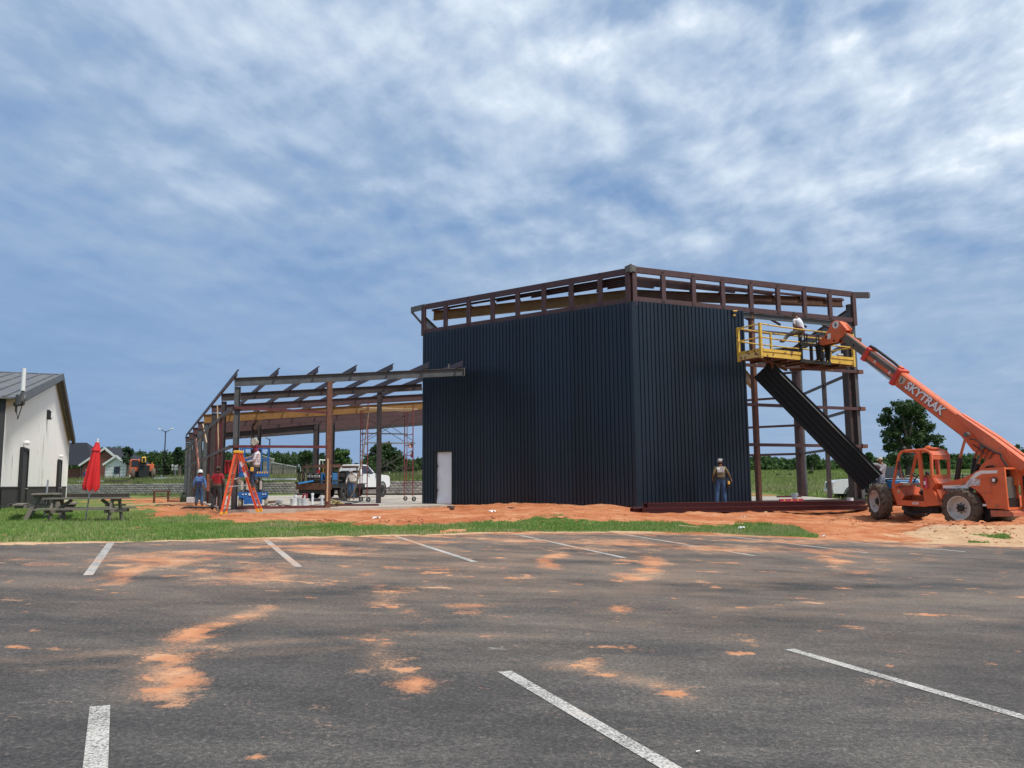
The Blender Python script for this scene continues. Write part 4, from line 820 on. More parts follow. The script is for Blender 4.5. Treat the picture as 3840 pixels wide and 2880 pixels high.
hs = MB().path([Dp(22, 1918, 29.0), Dp(24, 1900, 29.0), Dp(34, 1891, 29.1), Dp(55, 1888, 29.3), Dp(75, 1891, 29.8), Dp(82, 1897, 30.)], .035, 8).build('black_hose', MT['cable'], None, smooth=60); tag(hs, 'black hose arched out of the grass beside the shed wall', 'hose')

# ------------------------------------------------------------------ things far behind
def bank_at(px, s):      # point on the bank surface under image column px, s metres behind the wall
    P0 = RW0 + RWn * s; t, _ = on(px, 1800, P0, RWd); p = P0 + RWd * t; p[2] = float(bank_z(np.array([s]))[0]); return p
# brick house
hb = bank_at(330, 24); X0 = np.array([.97, -.24, 0]); X0 /= np.linalg.norm(X0); Y0 = np.array([-X0[1], X0[0], 0]); house = thing('brick_house', 'brick house with dark hipped roof and white-trimmed gables beyond the bank', 'house', hb)
sc = hb[1] / FPX
def HP(px, py, dd=0.): q = on(px, py, hb + Y0 * dd, X0); return v3(hb + Y0 * dd + X0 * q[0], q[1])
gz = hb[2] - .3
def hbox(pxl, pxr, pyt, d0, d1, mk, nm):
    a, b, zt = HP(pxl, pyt, d0), HP(pxr, pyt, d0), HP(pxl, pyt, d0)[2]; v = []
    for z in (gz, zt): v += [v3(a, z), v3(b, z), v3(b + Y0 * (d1 - d0), z), v3(a + Y0 * (d1 - d0), z)]
    return MB().add(v, [(0, 1, 5, 4), (1, 2, 6, 5), (2, 3, 7, 6), (3, 0, 4, 7), (4, 5, 6, 7)]).build(nm, MT[mk], house, W=True)
hbox(235, 478, 1758, 3, 5.5, 'brick', 'wall')
def gable(pxl, pxm, pxr, pyt, pye, d0, mk, nm):
    a, m, b = HP(pxl, pye, d0), HP(pxm, pyt, d0), HP(pxr, pye, d0); zb = gz; dd = Y0 * 3.
    MB().add([v3(a, zb), v3(b, zb), b, m, a, v3(a, zb) + dd, v3(b, zb) + dd, b + dd, m + dd, a + dd], [(0, 1, 2, 3, 4), (9, 8, 7, 6, 5), (0, 5, 6, 1), (1, 6, 7, 2), (4, 9, 5, 0)]).build(nm, MT[mk], house, W=True)
    up = np.array([0, 0, .18]); o_ = -Y0 * .25
    for p, q in ((a, m), (b, m)):
        e = p + (p - q) * .10; MB().add([e + o_, m + o_, m + dd * 1.6, e + dd * 1.6, e + o_ + up, m + o_ + up, m + dd * 1.6 + up, e + dd * 1.6 + up], [(4, 5, 6, 7), (0, 1, 5, 4), (0, 4, 7, 3), (3, 2, 1, 0)]).build('gable_roof', MT['roof_shingle'], house, W=True)
        MB().bar(e + o_ * 1.2 + up * .3, m + o_ * 1.2 + up * .3, .08, .30).build('fascia', MT['white_paint'], house, W=True)
gable(310, 398, 470, 1683, 1742, 2.0, 'brick', 'gable_wall'); gable(395, 440, 481, 1712, 1742, .6, 'white_paint', 'gable_wall')
p = [HP(225, 1744, 2.0), HP(352, 1744, 2.0), HP(352, 1744, 9), HP(225, 1744, 9), HP(190, 1660, 5), HP(326, 1660, 5)]
p[2] = v3(p[1] + Y0 * 6, p[1][2]); p[3] = v3(p[0] + Y0 * 6, p[0][2])
MB().add(p, [(0, 1, 5, 4), (1, 2, 5), (2, 3, 4, 5), (3, 0, 4)]).build('main_roof', MT['roof_shingle'], house, W=True)
for pa_, pb_ in ((430, 446),): MB().box((HP(pa_, 1764, .55) + HP(pb_, 1764, .55)) / 2, (.8, .08, 1.0)).build('window', MT['glass_dark'], house, W=True)
# tan metal building
hb2 = bank_at(1060, 30); 
def shedbox(px0, px1, pyl, pyr, name, label, dep=8, s=30, yoff=0):
    a, b = bank_at(px0, s), bank_at(px1, s); c = (a + b) / 2; th = thing(name, label, 'building', c)
    za, zb = Dp(px0, pyl, a[1])[2], Dp(px1, pyr, b[1])[2]; dd = v3(c, 0) / np.linalg.norm(c[:2]) * dep; zz = c[2] - .6
    MB().add([v3(a, zz), v3(b, zz), v3(b, zb), v3(a, za), v3(a, zz) + dd, v3(b, zz) + dd, v3(b, zb) + dd, v3(a, za) + dd], [(0, 1, 2, 3), (1, 5, 6, 2), (4, 0, 3, 7), (5, 4, 7, 6)]).build('wall', MT['tan_metal'], th, W=True)
    MB().add([v3(a, za) - RWd * .2 - RWn * .2, v3(b, zb) + RWd * .2 - RWn * .2, v3(b, zb) + dd, v3(a, za) + dd, v3(a, za + .12) - RWd * .2 - RWn * .2, v3(b, zb + .12) + RWd * .2 - RWn * .2, v3(b, zb + .12) + dd, v3(a, za + .12) + dd], [(0, 1, 5, 4), (4, 5, 6, 7), (1, 2, 6, 5), (0, 4, 7, 3)]).build('roof', MT['white_paint'], th, W=True); return th, a, b
th, a, b = shedbox(985, 1026, 1708, 1724, 'metal_shed', 'taller tan metal shed half hidden behind the blue lift', s=38)
th, a, b = shedbox(1022, 1110, 1735, 1752, 'metal_shed', 'low tan metal shed with white sloping roof edge right of the blue lift', s=36)
for k in range(1, 9): MB().bar(v3(a + (b - a) * k / 9 - RWn * .04, 1.2), v3(a + (b - a) * k / 9 - RWn * .04, 3.6), .12, .05).build('wall_rib', MT['tan_metal'], th, W=True)
# pipe fences on the bank
def pipe_fence(pxs, s, hh, rails, label, th0=.035):
    p0 = bank_at(pxs[0], s); f = thing('pipe_fence', label, 'fence', p0); P = [bank_at(x, s) for x in pxs]
    for p in P: MB().tube(v3(p, p[2] - .3), v3(p, p[2] + hh), th0 * 1.5, n=6).build('post', MT['steel_dark'], f, W=True)
    for k in range(rails): MB().path([v3(p, p[2] + hh * (k + .9) / rails) for p in P], th0 * .6, 5).build('rail', MT['steel_dark'], f, W=True)
pipe_fence([300, 372, 447, 520, 588, 650, 700], 20, 1.75, 4, 'dark pipe rail fence running along the bank behind the red umbrella')
pipe_fence([865, 925, 1018, 1060, 1112, 1160, 1230, 1300, 1380, 1450, 1520, 1590], 22, 1.55, 3, 'thin pipe fence on the bank seen through the steel wing')
# street lamps
def lamp(px, pyt, Y, label, two=True):
    p = Dp(px, 1770, Y); top = Dp(px, pyt, Y); l = thing('street_lamp', label, 'street lamp', v3(p, 2.2)); MB().tube(v3(top, 1.8), top, .14, .09, n=8).build('pole', MT['black'], l, W=True)
    w = Y / FPX
    for s in ((-1, 1) if two else (-1,)):
        e = top + np.array([s * 17 * w, 0, 5 * w]); MB().path([top - np.array([0, 0, .3]), e], .06, 5).build('arm', MT['black'], l, W=True)
        MB().bar(e, e + np.array([s * 10 * w, 0, 3.5 * w]), .5, .18).build('lamp_head', MT['lamp_white'], l, W=True)
lamp(621, 1616, 150, 'tall street lamp with two white heads rising above the trees left of the steel wing'); lamp(1012, 1645, 140, 'single-arm street lamp showing above the blue lift', False)
# flagpole
fp = Dp(1549, 1780, 95); top = Dp(1549, 1646, 95); fl = thing('flagpole', 'dark flagpole flying two flags behind the scaffold', 'flagpole', v3(fp, 1.5)); MB().tube(v3(fp, 1.0), top, .09, .06, n=6).build('pole', MT['black'], fl, W=True)
def flag(pxa, pxb, pyt, pyb, us, nm):
    Y = 94.9; w = Y / FPX; g = 13; f = None
    for k in range(g):
        mb = MB(); vs = []
        for i in range(7):
            fr = i / 6; x = pxb + (pxa - pxb) * fr; yo = 2.2 * math.sin(fr * 5) + 5 * fr
            for e in (k, k + 1):
                c = Dp(x, pyt + (pyb - pyt) * e / g + yo, Y); c[1] += .25 * math.sin(fr * 7); vs.append(c)
        mb.add(vs, [(2 * i, 2 * i + 1, 2 * i + 3, 2 * i + 2) for i in range(6)])
        if us: mk = 'flag_red' if k % 2 == 0 else 'flag_white'
        else: mk = 'flag_white' if k < 7 else 'flag_red'
        mb.build('stripe', MT[mk], fl, W=True, smooth=180)
    mb = MB(); vs = []
    for i in range(4):
        fr = i / 6; x = pxb + (pxa - pxb) * fr; yo = 2.2 * math.sin(fr * 5) + 5 * fr
        for e in (0, 7 if us else 13): c = Dp(x, pyt + (pyb - pyt) * e / 13 + yo, Y - .05); c[1] += .25 * math.sin(fr * 7); vs.append(c)
    mb.add(vs, [(2 * i, 2 * i + 1, 2 * i + 3, 2 * i + 2) for i in range(3)]).build('canton', MT['flag_blue'], fl, W=True, smooth=180)
flag(1530, 1548, 1654, 1676, True, 'flag'); flag(1538, 1548, 1688, 1712, False, 'flag')
# goals
for (x0, x1, yt, yb), lab in (((1198, 1279, 1725, 1762), 'white soccer goal frame on the far field left of the white pickup'), ((1370, 1448, 1728, 1766), 'white soccer goal frame on the far field behind the scaffold')):
    Y = 112; a, b = Dp(x0, yt, Y), Dp(x1, yt + 4, Y + 3); g = thing('soccer_goal', lab, 'goal', v3(a, 2)); 
    for c in (a, b):
        MB().tube(v3(c, 1.6), c, .10, n=6).build('post', MT['white_paint'], g, W=True); MB().path([c, c + np.array([.1, 1.4, -.1]), v3(c + np.array([.2, 2.2, 0]), 1.8)], .05, 5).build('stay', MT['white_paint'], g, W=True)
    MB().tube(a, b, .10, n=6).build('crossbar', MT['white_paint'], g, W=True)
# roadside sign
sg = bank_at(659, 26); s_ = thing('road_sign', 'small white two-board sign on a post among the far trees', 'sign', sg); w = sg[1] / FPX
for py in (1745, 1758): MB().bar(Dp(644, py, sg[1]), Dp(673, py, sg[1]), .08, 9 * w, up=(0, 0, 1)).build('board', MT['white_paint'], s_, W=True)
MB().tube(v3(Dp(659, 1740, sg[1] + .1), sg[2]), Dp(659, 1738, sg[1] + .1), .08, n=6).build('post', MT['galv'], s_, W=True)
ss = bank_at(1125, 20); s2 = thing('utility_box', 'small pale gray utility box on a pole beside the tan shed', 'utility box', ss); w = ss[1] / FPX
MB().box(Dp(1121, 1746, ss[1]), (5 * w, .15, 11 * w)).build('box', MT['galv'], s2, W=True); MB().tube(v3(Dp(1127, 1760, ss[1]), ss[2]), Dp(1127, 1750, ss[1]), .05, n=6).build('pole', MT['galv'], s2, W=True)
# red dump container on the bank
dc = bank_at(842, 3.5); d_ = thing('dump_container', 'red steel dump container standing on the bank behind the steel wing', 'container', dc); A, B = bank_at(800, 3.5), bank_at(878, 3.5); w = dc[1] / FPX
zt, zb = Dp(840, 1729, dc[1])[2], Dp(840, 1775, dc[1])[2]
MB().slab([(0, zb - dc[2]), (np.linalg.norm(B - A), zb - dc[2]), (np.linalg.norm(B - A), zt - dc[2]), (0, zt - dc[2])], v3(A, dc[2]), RWd, (0, 0, 1), -1.4, 0).build('box', MT['red_paint'], d_, W=True)
for k in range(6): MB().bar(v3(A + (B - A) * (k + .3) / 5.6 - RWn * .05, zb), v3(A + (B - A) * (k + .3) / 5.6 - RWn * .05, zt), .1, .12).build('rib', MT['red_paint'], d_, W=True)
MB().bar(v3(A - RWn * .06, zt), v3(B - RWn * .06, zt), .2, .16).build('top_rail', MT['red_paint'], d_, W=True)
for k in (.25, .75): MB().tube(v3(A + (B - A) * k + RWn * .2, dc[2] + .3), v3(A + (B - A) * k + RWn * .4, dc[2] + .3), .35, n=14).build('wheel', MT['rubber'], d_, W=True)
# timbers, pipes lying on the bank and grass
def stick(nm, lab, cat, a, b, w, h, mk, up=(0, 0, 1), grp=None):
    a, b = np.asarray(a, float), np.asarray(b, float); o = MB().bar(np.zeros(3), b - a, w, h, up=up).build(nm, MT[mk]); o.location = a; return tag(o, lab, cat, grp)
def bp(px, s, dz): p = bank_at(px, s); p[2] += dz; return p
stick('timber', 'brown timber baulk lying on the bank right of the red umbrella', 'timber', bp(393, 2.2, .13), bp(484, 2.2, .13), .25, .26, 'wood_old')
stick('timber', 'second thinner brown timber on the bank, next to the steel wing', 'timber', bp(486, 2.6, .05), bp(560, 2.6, .05), .2, .10, 'wood_old')
stick('plastic_pipe', 'white plastic pipe lying on the bank behind the red umbrella', 'pipe', bp(291, 3.2, .12), bp(395, 3.2, .14), .16, .16, 'pvc')
stick('plastic_pipe', 'white plastic pipe lying on the bank left of the steel wing columns', 'pipe', bp(580, 7.5, .2), bp(690, 7.5, .2), .22, .22, 'pvc')
stick('plastic_pipe', 'long white plastic pipe lying on the bank edge right of the blue lift', 'pipe', bp(985, .8, .22), bp(1110, .8, .22), .14, .16, 'pvc')
# ------------------------------------------------------------------ lettering
def text_on(txt, size, o, ex, ey, mat, parent, name='lettering', shear=0.0, ext=.004, bold=0.0, W=False, sx=1.0):
    cu = bpy.data.curves.new('t', 'FONT'); cu.body = txt; cu.size = size; cu.extrude = ext; cu.shear = shear; cu.offset = bold; cu.resolution_u = 2; cu.align_x = 'CENTER'; cu.align_y = 'CENTER'
    ob = bpy.data.objects.new('t', cu); COL.objects.link(ob); bpy.context.view_layer.update()
    me = bpy.data.meshes.new_from_object(ob.evaluated_get(bpy.context.evaluated_depsgraph_get())); bpy.data.objects.remove(ob); bpy.data.curves.remove(cu)
    v = np.zeros(len(me.vertices) * 3); me.vertices.foreach_get('co', v); v = v.reshape(-1, 3); o, ex, ey = [np.asarray(q, float) for q in (o, ex, ey)]; ez = np.cross(ex, ey)
    w = o + v[:, :1] * ex * sx + v[:, 1:2] * ey + v[:, 2:] * ez
    if W: I = np.array(WM[parent.name].inverted()); w = w @ I[:3, :3].T + I[:3, 3]
    me.vertices.foreach_set('co', w.ravel()); me.materials.clear(); me.materials.append(mat); me.update(); return link(name, me, parent)
# ------------------------------------------------------------------ big telehandler
THX, THY, THO = np.array([-.5, .8660254, 0]), np.array([-.8660254, -.5, 0]), np.array([15.72, 27.8, -.64])
THM = Matrix(((THX[0], THY[0], 0, THO[0]), (THX[1], THY[1], 0, THO[1]), (0, 0, 1, THO[2]), (0, 0, 0, 1)))
th = thing('telehandler', 'big orange telehandler with raised boom and open cab parked on the red dirt', 'telehandler', M=THM)
XX, ZZ, YY = np.array([1., 0, 0]), np.array([0, 0, 1.]), np.array([0, 1., 0])
def wheel(par, c, R, w, steer=0., side=1, rimk='rim_grey', tyrek='tyre_mud', lugs=18, hub='black', rr=.60):
    M = np.array(Matrix.Rotation(steer, 3, 'Z')); ax = M @ np.array([0, side, 0.]); fx = M @ np.array([1., 0, 0]); c = np.asarray(c, float); r0 = R * rr
    mb = MB(); h = w / 2; mb.lathe([(r0, -h * .8), (r0 * 1.12, -h), (R * .86, -h * .98), (R * .95, -h * .72), (R * .965, 0), (R * .95, h * .72), (R * .86, h * .98), (r0 * 1.12, h), (r0, h * .8)], 32, c, ax, closed=True)
    for k in range(lugs):
        for s in (-1, 1):
            a = 2 * math.pi * (k + (.5 if s > 0 else 0)) / lugs; pts = []
            for aa, hh, q in ((a, .06, 1.0), (a + .17, .5, 1.0), (a + .24, .98, .965)):
                d = fx * math.cos(aa) + np.array([0, 0, 1.]) * math.sin(aa); pts.append((c + d * R * q + ax * s * h * hh, d))
            da = .085
            for (p, d), (q, e) in zip(pts, pts[1:]):
                t1 = np.cross(ax, d) * R * da * .55; t2 = np.cross(ax, e) * R * da * .55; dn = R * .075
                mb.add([p - t1, p + t1, q + t2, q - t2, p - t1 * 1.3 - d * dn, p + t1 * 1.3 - d * dn, q + t2 * 1.3 - e * dn, q - t2 * 1.3 - e * dn], [(0, 1, 2, 3), (0, 4, 5, 1), (1, 5, 6, 2), (2, 6, 7, 3), (3, 7, 4, 0)])
    t = mb.build('tyre', MT[tyrek], par, smooth=35)
    rm = MB().lathe([(r0 * 1.02, h * .78), (r0 * 1.04, h * .95), (r0 * .96, h * .95), (r0 * .90, h * .5), (r0 * .80, h * .12), (r0 * .50, h * .10), (r0 * .46, h * .22), (0.001, h * .22)], 32, c, ax).build('rim', MT[rimk], par, smooth=35)
    hb = MB().lathe([(r0 * .30, h * .2), (r0 * .30, h * .55), (r0 * .22, h * .66), (.001, h * .66)], 14, c, ax).build('hub', MT[hub], rm, smooth=30)
    if R > .5:
        for k in range(8):
            d = fx * math.cos(k * .7854) + np.array([0, 0, 1.]) * math.sin(k * .7854); MB().tube(c + d * r0 * .40 + ax * h * .2, c + d * r0 * .40 + ax * h * .36, .022, n=6).build('wheel_nut', MT['black'], rm)
    return t
WR = .645
wheel(th, (.10, .98, .615), WR, .42, side=1); wheel(th, (.10, -1.02, .615), WR, .42, side=-1)
wheel(th, (3.16, .98, .79), WR, .42, steer=R_(-29), side=1, rimk='rim_grey'); wheel(th, (3.16, -1.02, .74), WR, .42, steer=R_(-26), side=-1)
# chassis, axles
MB().bbox((1.05, -.05, .82), (4.5, .75, .42), .05).build('chassis', MT['orange_mach'], th)
for x, z in ((.10, .62), (3.16, .78)): MB().tube((x, -.9, z), (x, .9, z), .13, n=10).build('axle', MT['black'], th)
MB().slab([(2.62, .72), (3.55, .88), (3.5, 1.15), (2.62, 1.28)], (0, .0, 0), XX, ZZ, -.62, .62).build('front_frame', MT['orange_mach'], th)
MB().slab([(-1.30, .52), (-.55, .22), (-.30, .22), (-.1, .6), (-1.30, .6)], (0, 0, 0), XX, ZZ, -.75, .80).build('counterweight', MT['black'], th)
# engine cover with wheel arch
arch = [(.10 + .80 * math.cos(a), .56 + .80 * math.sin(a)) for a in np.linspace(R_(176), R_(18), 12)]
hood = [(.82, .95), (.76, 1.41), (.35, 1.53), (-.14, 1.61), (-.36, 1.78), (-.52, 1.85), (-.72, 1.90), (-1.34, 1.93), (-1.36, .60)] + arch
MB().slab(hood, (0, 0, 0), XX, ZZ, -.93, -.86).build('side_panel', MT['orange_mach'], th)
MB().slab([(.35, 1.50), (-.36, 1.76), (-.72, 1.89), (-1.34, 1.92), (-1.34, 1.86), (-.72, 1.83), (.35, 1.44)], (0, 0, 0), XX, ZZ, -.86, -.12).build('top_cover', MT['orange_mach'], th)
MB().box((-.6, .14, 1.3), (1.4, .04, 1.2)).build('inner_wall', MT['orange_mach'], th)
MB().box((-.85, .5, 1.25), (.06, .68, 1.15)).build('bulkhead', MT['black'], th)
MB().box((-1.22, .52, 1.28), (.05, .62, .68)).build('radiator', MT['boom_grey'], th)
MB().bar((-1.25, .83, .95), (-1.25, .83, 1.64), .03, .03).build('radiator_stay', MT['galv'], th)
MB().box((-1.30, .52, .78), (.08, .62, .28)).build('engine_block', MT['black'], th)
MB().box((-1.33, .52, .62), (.10, .86, .08)).build('sill', MT['orange_mach'], th)
dr = MB().bar((-1.36, .14, .60), (-1.36, .14, 2.0), .05, .03, up=XX)
MB().slab([(-1.36, .58), (-2.02, .62), (-2.06, 1.98), (-1.36, 2.02)], (0, .13, 0), XX, ZZ, 0, .05).build('radiator_door', MT['orange_mach'], th)
MB().slab([(-1.45, 1.0), (-1.95, 1.0), (-1.95, 1.65), (-1.45, 1.65)], (0, .135, 0), XX, ZZ, -.012, 0.0).build('door_grille', MT['black'], th)
MB().slab([(-.80, .56), (-1.40, .56), (-1.52, .50), (-1.52, .38), (-.82, .36)], (0, 0, 0), XX, ZZ, -.95, .40).build('rear_bumper', MT['orange_worn'], th)
MB().tube((-1.02, .93, 1.52), (-1.02, 1.01, 1.52), .085, n=14).build('side_lamp', MT['black'], th); MB().tube((-1.02, 1.01, 1.52), (-1.02, 1.02, 1.52), .055, n=14).build('lamp_lens', MT['lamp_white'], th)
# panel lines of the engine door
mb = MB()
for a, b in (((.30, 1.58 - .28), (-.86, 1.62)), ((-.86, 1.62), (-.90, 1.10)), ((-.90, 1.10), (-.10, 1.06 + .08)),): mb.bar((a[0], .935, a[1]), (b[0], .935, b[1]), .008, .018, up=YY)
mb.build('panel_seam', MT['orange_worn'], th)
MB().box((-.30, .935, 1.20), (.14, .012, .035)).build('latch', MT['black'], th); MB().box((-.62, .935, .72), (.12, .012, .07)).build('plate', MT['white_paint'], th); MB().tube((-.48, .93, .72), (-.48, .945, .72), .05, n=10).build('tie_hole', MT['black'], th)
# white stripe with maker's letters
st = [(.74, 1.34), (.74, 1.24), (-.08, 1.24), (-.30, 1.36), (-.62, 1.38), (-.62, 1.62), (-.30, 1.62), (-.62, 1.74), (-1.12, 1.76), (-1.14, 1.83), (-.52, 1.80), (-.38, 1.72), (-.16, 1.50), (-.02, 1.36)]
st = [(.74, 1.35), (.74, 1.26), (-.05, 1.25), (-.22, 1.34), (-.52, 1.36), (-.55, 1.55), (-.34, 1.57), (-.60, 1.72), (-1.10, 1.74), (-1.13, 1.83), (-.58, 1.83), (-.40, 1.76), (-.16, 1.53), (-.02, 1.37)]
MB().slab(st, (0, .930, 0), XX, ZZ, -.006, .0).build('stripe', MT['white_paint'], th)
MB().slab([(.74, 1.25), (.74, 1.17), (-.02, 1.16), (-.22, 1.28), (-.05, 1.245)], (0, .930, 0), XX, ZZ, -.005, .0).build('stripe', pm('stripe_navy', (.03, .025, .05), (.30, .24, .22), scale=5, rough=.6), th)
text_on('JLG', .25, (-.33, .940, 1.455), (-1, 0, 0), (0, 0, 1), MT['shed_dark'], th, bold=.004, shear=.15, sx=1.05); text_on('JLG', .235, (-.335, .945, 1.457), (-1, 0, 0), (0, 0, 1), MT['white_gloss'], th, bold=-.003, shear=.15, sx=1.08)
# cab
cabm = MT['orange_mach']
def cabside(y, full):
    P = lambda x, z: np.array([x, y, z])
    mb = MB(); mb.path([P(2.56, 1.36), P(2.24, 2.44), P(2.16, 2.53), P(2.04, 2.57)], .048, 8); mb.build('front_pillar', cabm, th, smooth=40)
    MB().path([P(2.10, 2.56), P(1.27, 2.57), P(1.10, 2.50)], .05, 8).build('roof_rail', cabm, th, smooth=40)
    MB().bar(P(1.47, 2.55), P(1.42, 1.26), .10, .11, up=XX).build('door_pillar', cabm, th)
    MB().path([P(1.10, 2.50), P(1.03, 2.40), P(1.06, 1.62)], .055, 8).build('rear_pillar', cabm, th, smooth=40)
cabside(1.02, True); cabside(.06, False)
MB().slab([(2.10, 2.56), (1.30, 2.58), (1.12, 2.52), (1.00, 2.38), (1.04, 2.36), (1.16, 2.47), (1.31, 2.53), (2.10, 2.51)], (0, 0, 0), XX, ZZ, -1.03, -.05).build('roof', cabm, th, smooth=25)
MB().bbox((1.35, .5, 2.62), (.35, .5, .08), .03).build('roof_hump', cabm, th); MB().bbox((1.45, .52, 2.68), (.16, .16, .10), .03).build('beacon', MT['amber'], th); MB().tube((2.02, .98, 2.60), (2.10, .98, 2.66), .08, .09, n=12).build('work_lamp', MT['black'], th)
for z, hh in ((2.30, .12), (1.66, .12)): MB().box((1.03, .54, z), (.07, .92, hh)).build('rear_crossbar', cabm, th)
MB().slab([(2.60, 1.25), (2.56, 1.40), (2.36, 1.40), (2.14, .98), (2.24, .84), (2.36, .68), (2.44, .72)], (0, 0, 0), XX, ZZ, -1.05, -.98).build('front_side_panel', cabm, th)
MB().slab([(2.60, 1.25), (2.56, 1.40), (2.30, 1.45), (2.30, 1.0), (2.44, .72)], (0, 0, 0), XX, ZZ, -.98, -.08).build('dash_shell', cabm, th)
MB().bar((2.42, 1.02, .76), (1.33, 1.02, .72), .10, .18).build('door_sill', cabm, th)
MB().box((1.85, .55, .70), (1.1, .86, .06)).build('cab_floor', MT['wood_old'], th)
MB().slab([(1.46, 1.66), (1.06, 1.68), (.90, 1.42), (1.06, 1.24), (.82, .70), (1.36, .64), (1.42, 1.26)], (0, 0, 0), XX, ZZ, -1.05, -.92).build('rear_side_panel', cabm, th)
MB().loft([[(1.06, 1.02, 1.70), (1.06, .06, 1.70), (1.42, .06, 1.70), (1.42, 1.02, 1.70)], [(.86, .98, 1.42), (.90, .10, 1.42), (1.42, .06, 1.42), (1.42, .98, 1.42)], [(.98, .92, 1.22), (.98, .12, 1.22), (1.42, .12, 1.22), (1.42, .92, 1.22)], [(.80, .90, .68), (.80, .12, .68), (1.36, .12, .64), (1.36, .90, .64)]]).build('rear_cowl', cabm, th)
MB().bbox((1.60, .45, 1.10), (.45, .5, .16), .05).build('seat', MT['black'], th); MB().bbox((1.42, .45, 1.32), (.12, .46, .45), .05).build('seat_back', MT['black'], th)
MB().bbox((2.18, .5, 1.40), (.35, .70, .10), .02).build('dashboard', MT['cap_tan'], th)
MB().lathe([(.17, -.012), (.195, -.012), (.195, .012), (.17, .012)], 24, (1.95, .50, 1.68), (-.55, 0, .83), closed=True).build('steering_wheel', MT['black'], th, smooth=60); MB().tube((2.15, .5, 1.40), (1.95, .5, 1.68), .025, n=6).build('steering_column', MT['black'], th)
MB().box((1.96, .5, 1.68), (.34, .03, .02)).build('wheel_spoke', MT['black'], th)
MB().tube((1.25, 1.10, 1.26), (1.25, 1.10, 1.62), .065, n=12).build('fire_extinguisher', MT['ext_red'], th); MB().box((1.25, 1.165, 1.44), (.06, .012, .12)).build('extinguisher_tag', MT['paper'], th); MB().tube((1.25, 1.10, 1.62), (1.25, 1.10, 1.70), .025, n=8).build('extinguisher_valve', MT['black'], th)
text_on('1300', .135, (2.30, 1.055, 1.29), (-1, 0, 0), (0, 0, 1), MT['shed_dark'], th, bold=.002); MB().box((2.33, 1.055, 1.15), (.09, .01, .10)).build('cab_sticker', MT['cap_tan'], th)
text_on('6036', .125, (1.70, 1.075, .74), (-1, 0, 0), (0, 0, 1), MT['white_paint'], th, bold=.003)
MB().path([(2.18, .95, .64), (2.16, 1.0, .42), (2.0, 1.02, .38), (1.35, 1.02, .34), (1.22, .98, .44), (1.20, .92, .62)], .035, 8).build('step', MT['black'], th, smooth=40)
MB().box((1.55, .55, .52), (1.0, .5, .25)).build('fuel_tank', MT['black'], th)
MB().path([(2.15, 1.0, 1.55), (2.2, 1.05, 1.75), (2.22, 1.06, 2.05)], .014, 5).build('mirror_arm', cabm, th)
MB().box((2.22, 1.08, 2.05), (.02, .16, .30)).build('mirror', MT['black'], th)
# boom
BA = R_(40); BU, BN = np.array([math.cos(BA), 0, math.sin(BA)]), np.array([-math.sin(BA), 0, math.cos(BA)]); BP = np.array([-1.05, -.05, 2.12])
def bpnt(s, n=0., y=0.): return BP + BU * s + BN * n + np.array([0, y, 0])
def bbar(s0, s1, w, h, n=0., nm='x', mk='orange_mach', ch=.05):
    hw, hh = w / 2, h / 2; pr = [(-hw, -hh), (hw, -hh), (hw, hh - ch), (hw - ch, hh), (-hw + ch, hh), (-hw, hh - ch)]
    return MB().prof(bpnt(s0, n), bpnt(s1, n), pr, up=BN).build(nm, MT[mk], th)
bbar(-.15, 5.0, .42, .52, .0, 'outer_boom'); bbar(5.0, 6.62, .32, .40, .0, 'middle_boom', 'boom_grey', .02); bbar(6.62, 8.25, .25, .31, .0, 'inner_boom', 'boom_grey', .02)
MB().prof(bpnt(5.02, .205), bpnt(6.55, .205), [(-.10, 0), (.10, 0), (.10, .012), (-.10, .012)], up=BN).build('wear_strip', MT['orange_worn'], th); MB().prof(bpnt(6.7, .16), bpnt(8.2, .16), [(-.09, 0), (.09, 0), (.09, .012), (-.09, .012)], up=BN).build('wear_strip', MT['orange_worn'], th)
MB().slab([(5.06, -.12), (6.5, -.12), (6.5, .02), (5.06, .02)], BP + np.array([0, .164, 0]), BU, BN, -.006, 0).build('middle_decal', MT['orange_mach'], th)
bbar(4.92, 5.08, .54, .66, 0, 'collar', 'red_collar', .03); bbar(6.50, 6.68, .44, .54, 0, 'collar', 'red_collar', .03)
bbar(5.06, 5.22, .18, .12, .32, 'roller_bracket', 'orange_mach', .02)
MB().path([bpnt(5.15, .30), bpnt(5.5, .33), bpnt(6.5, .33), bpnt(6.72, .30), bpnt(6.74, .20)], .055, 8).build('hose_tray', MT['black'], th, smooth=40)
for y in (.06, .13): MB().tube(bpnt(4.9, -.27, y), bpnt(6.5, -.25, y), .018, n=6).build('extend_rod', MT['chrome'], th)
MB().tube(bpnt(.8, -.30), bpnt(4.9, -.30), .05, n=8).build('hose_bundle', MT['black'], th)
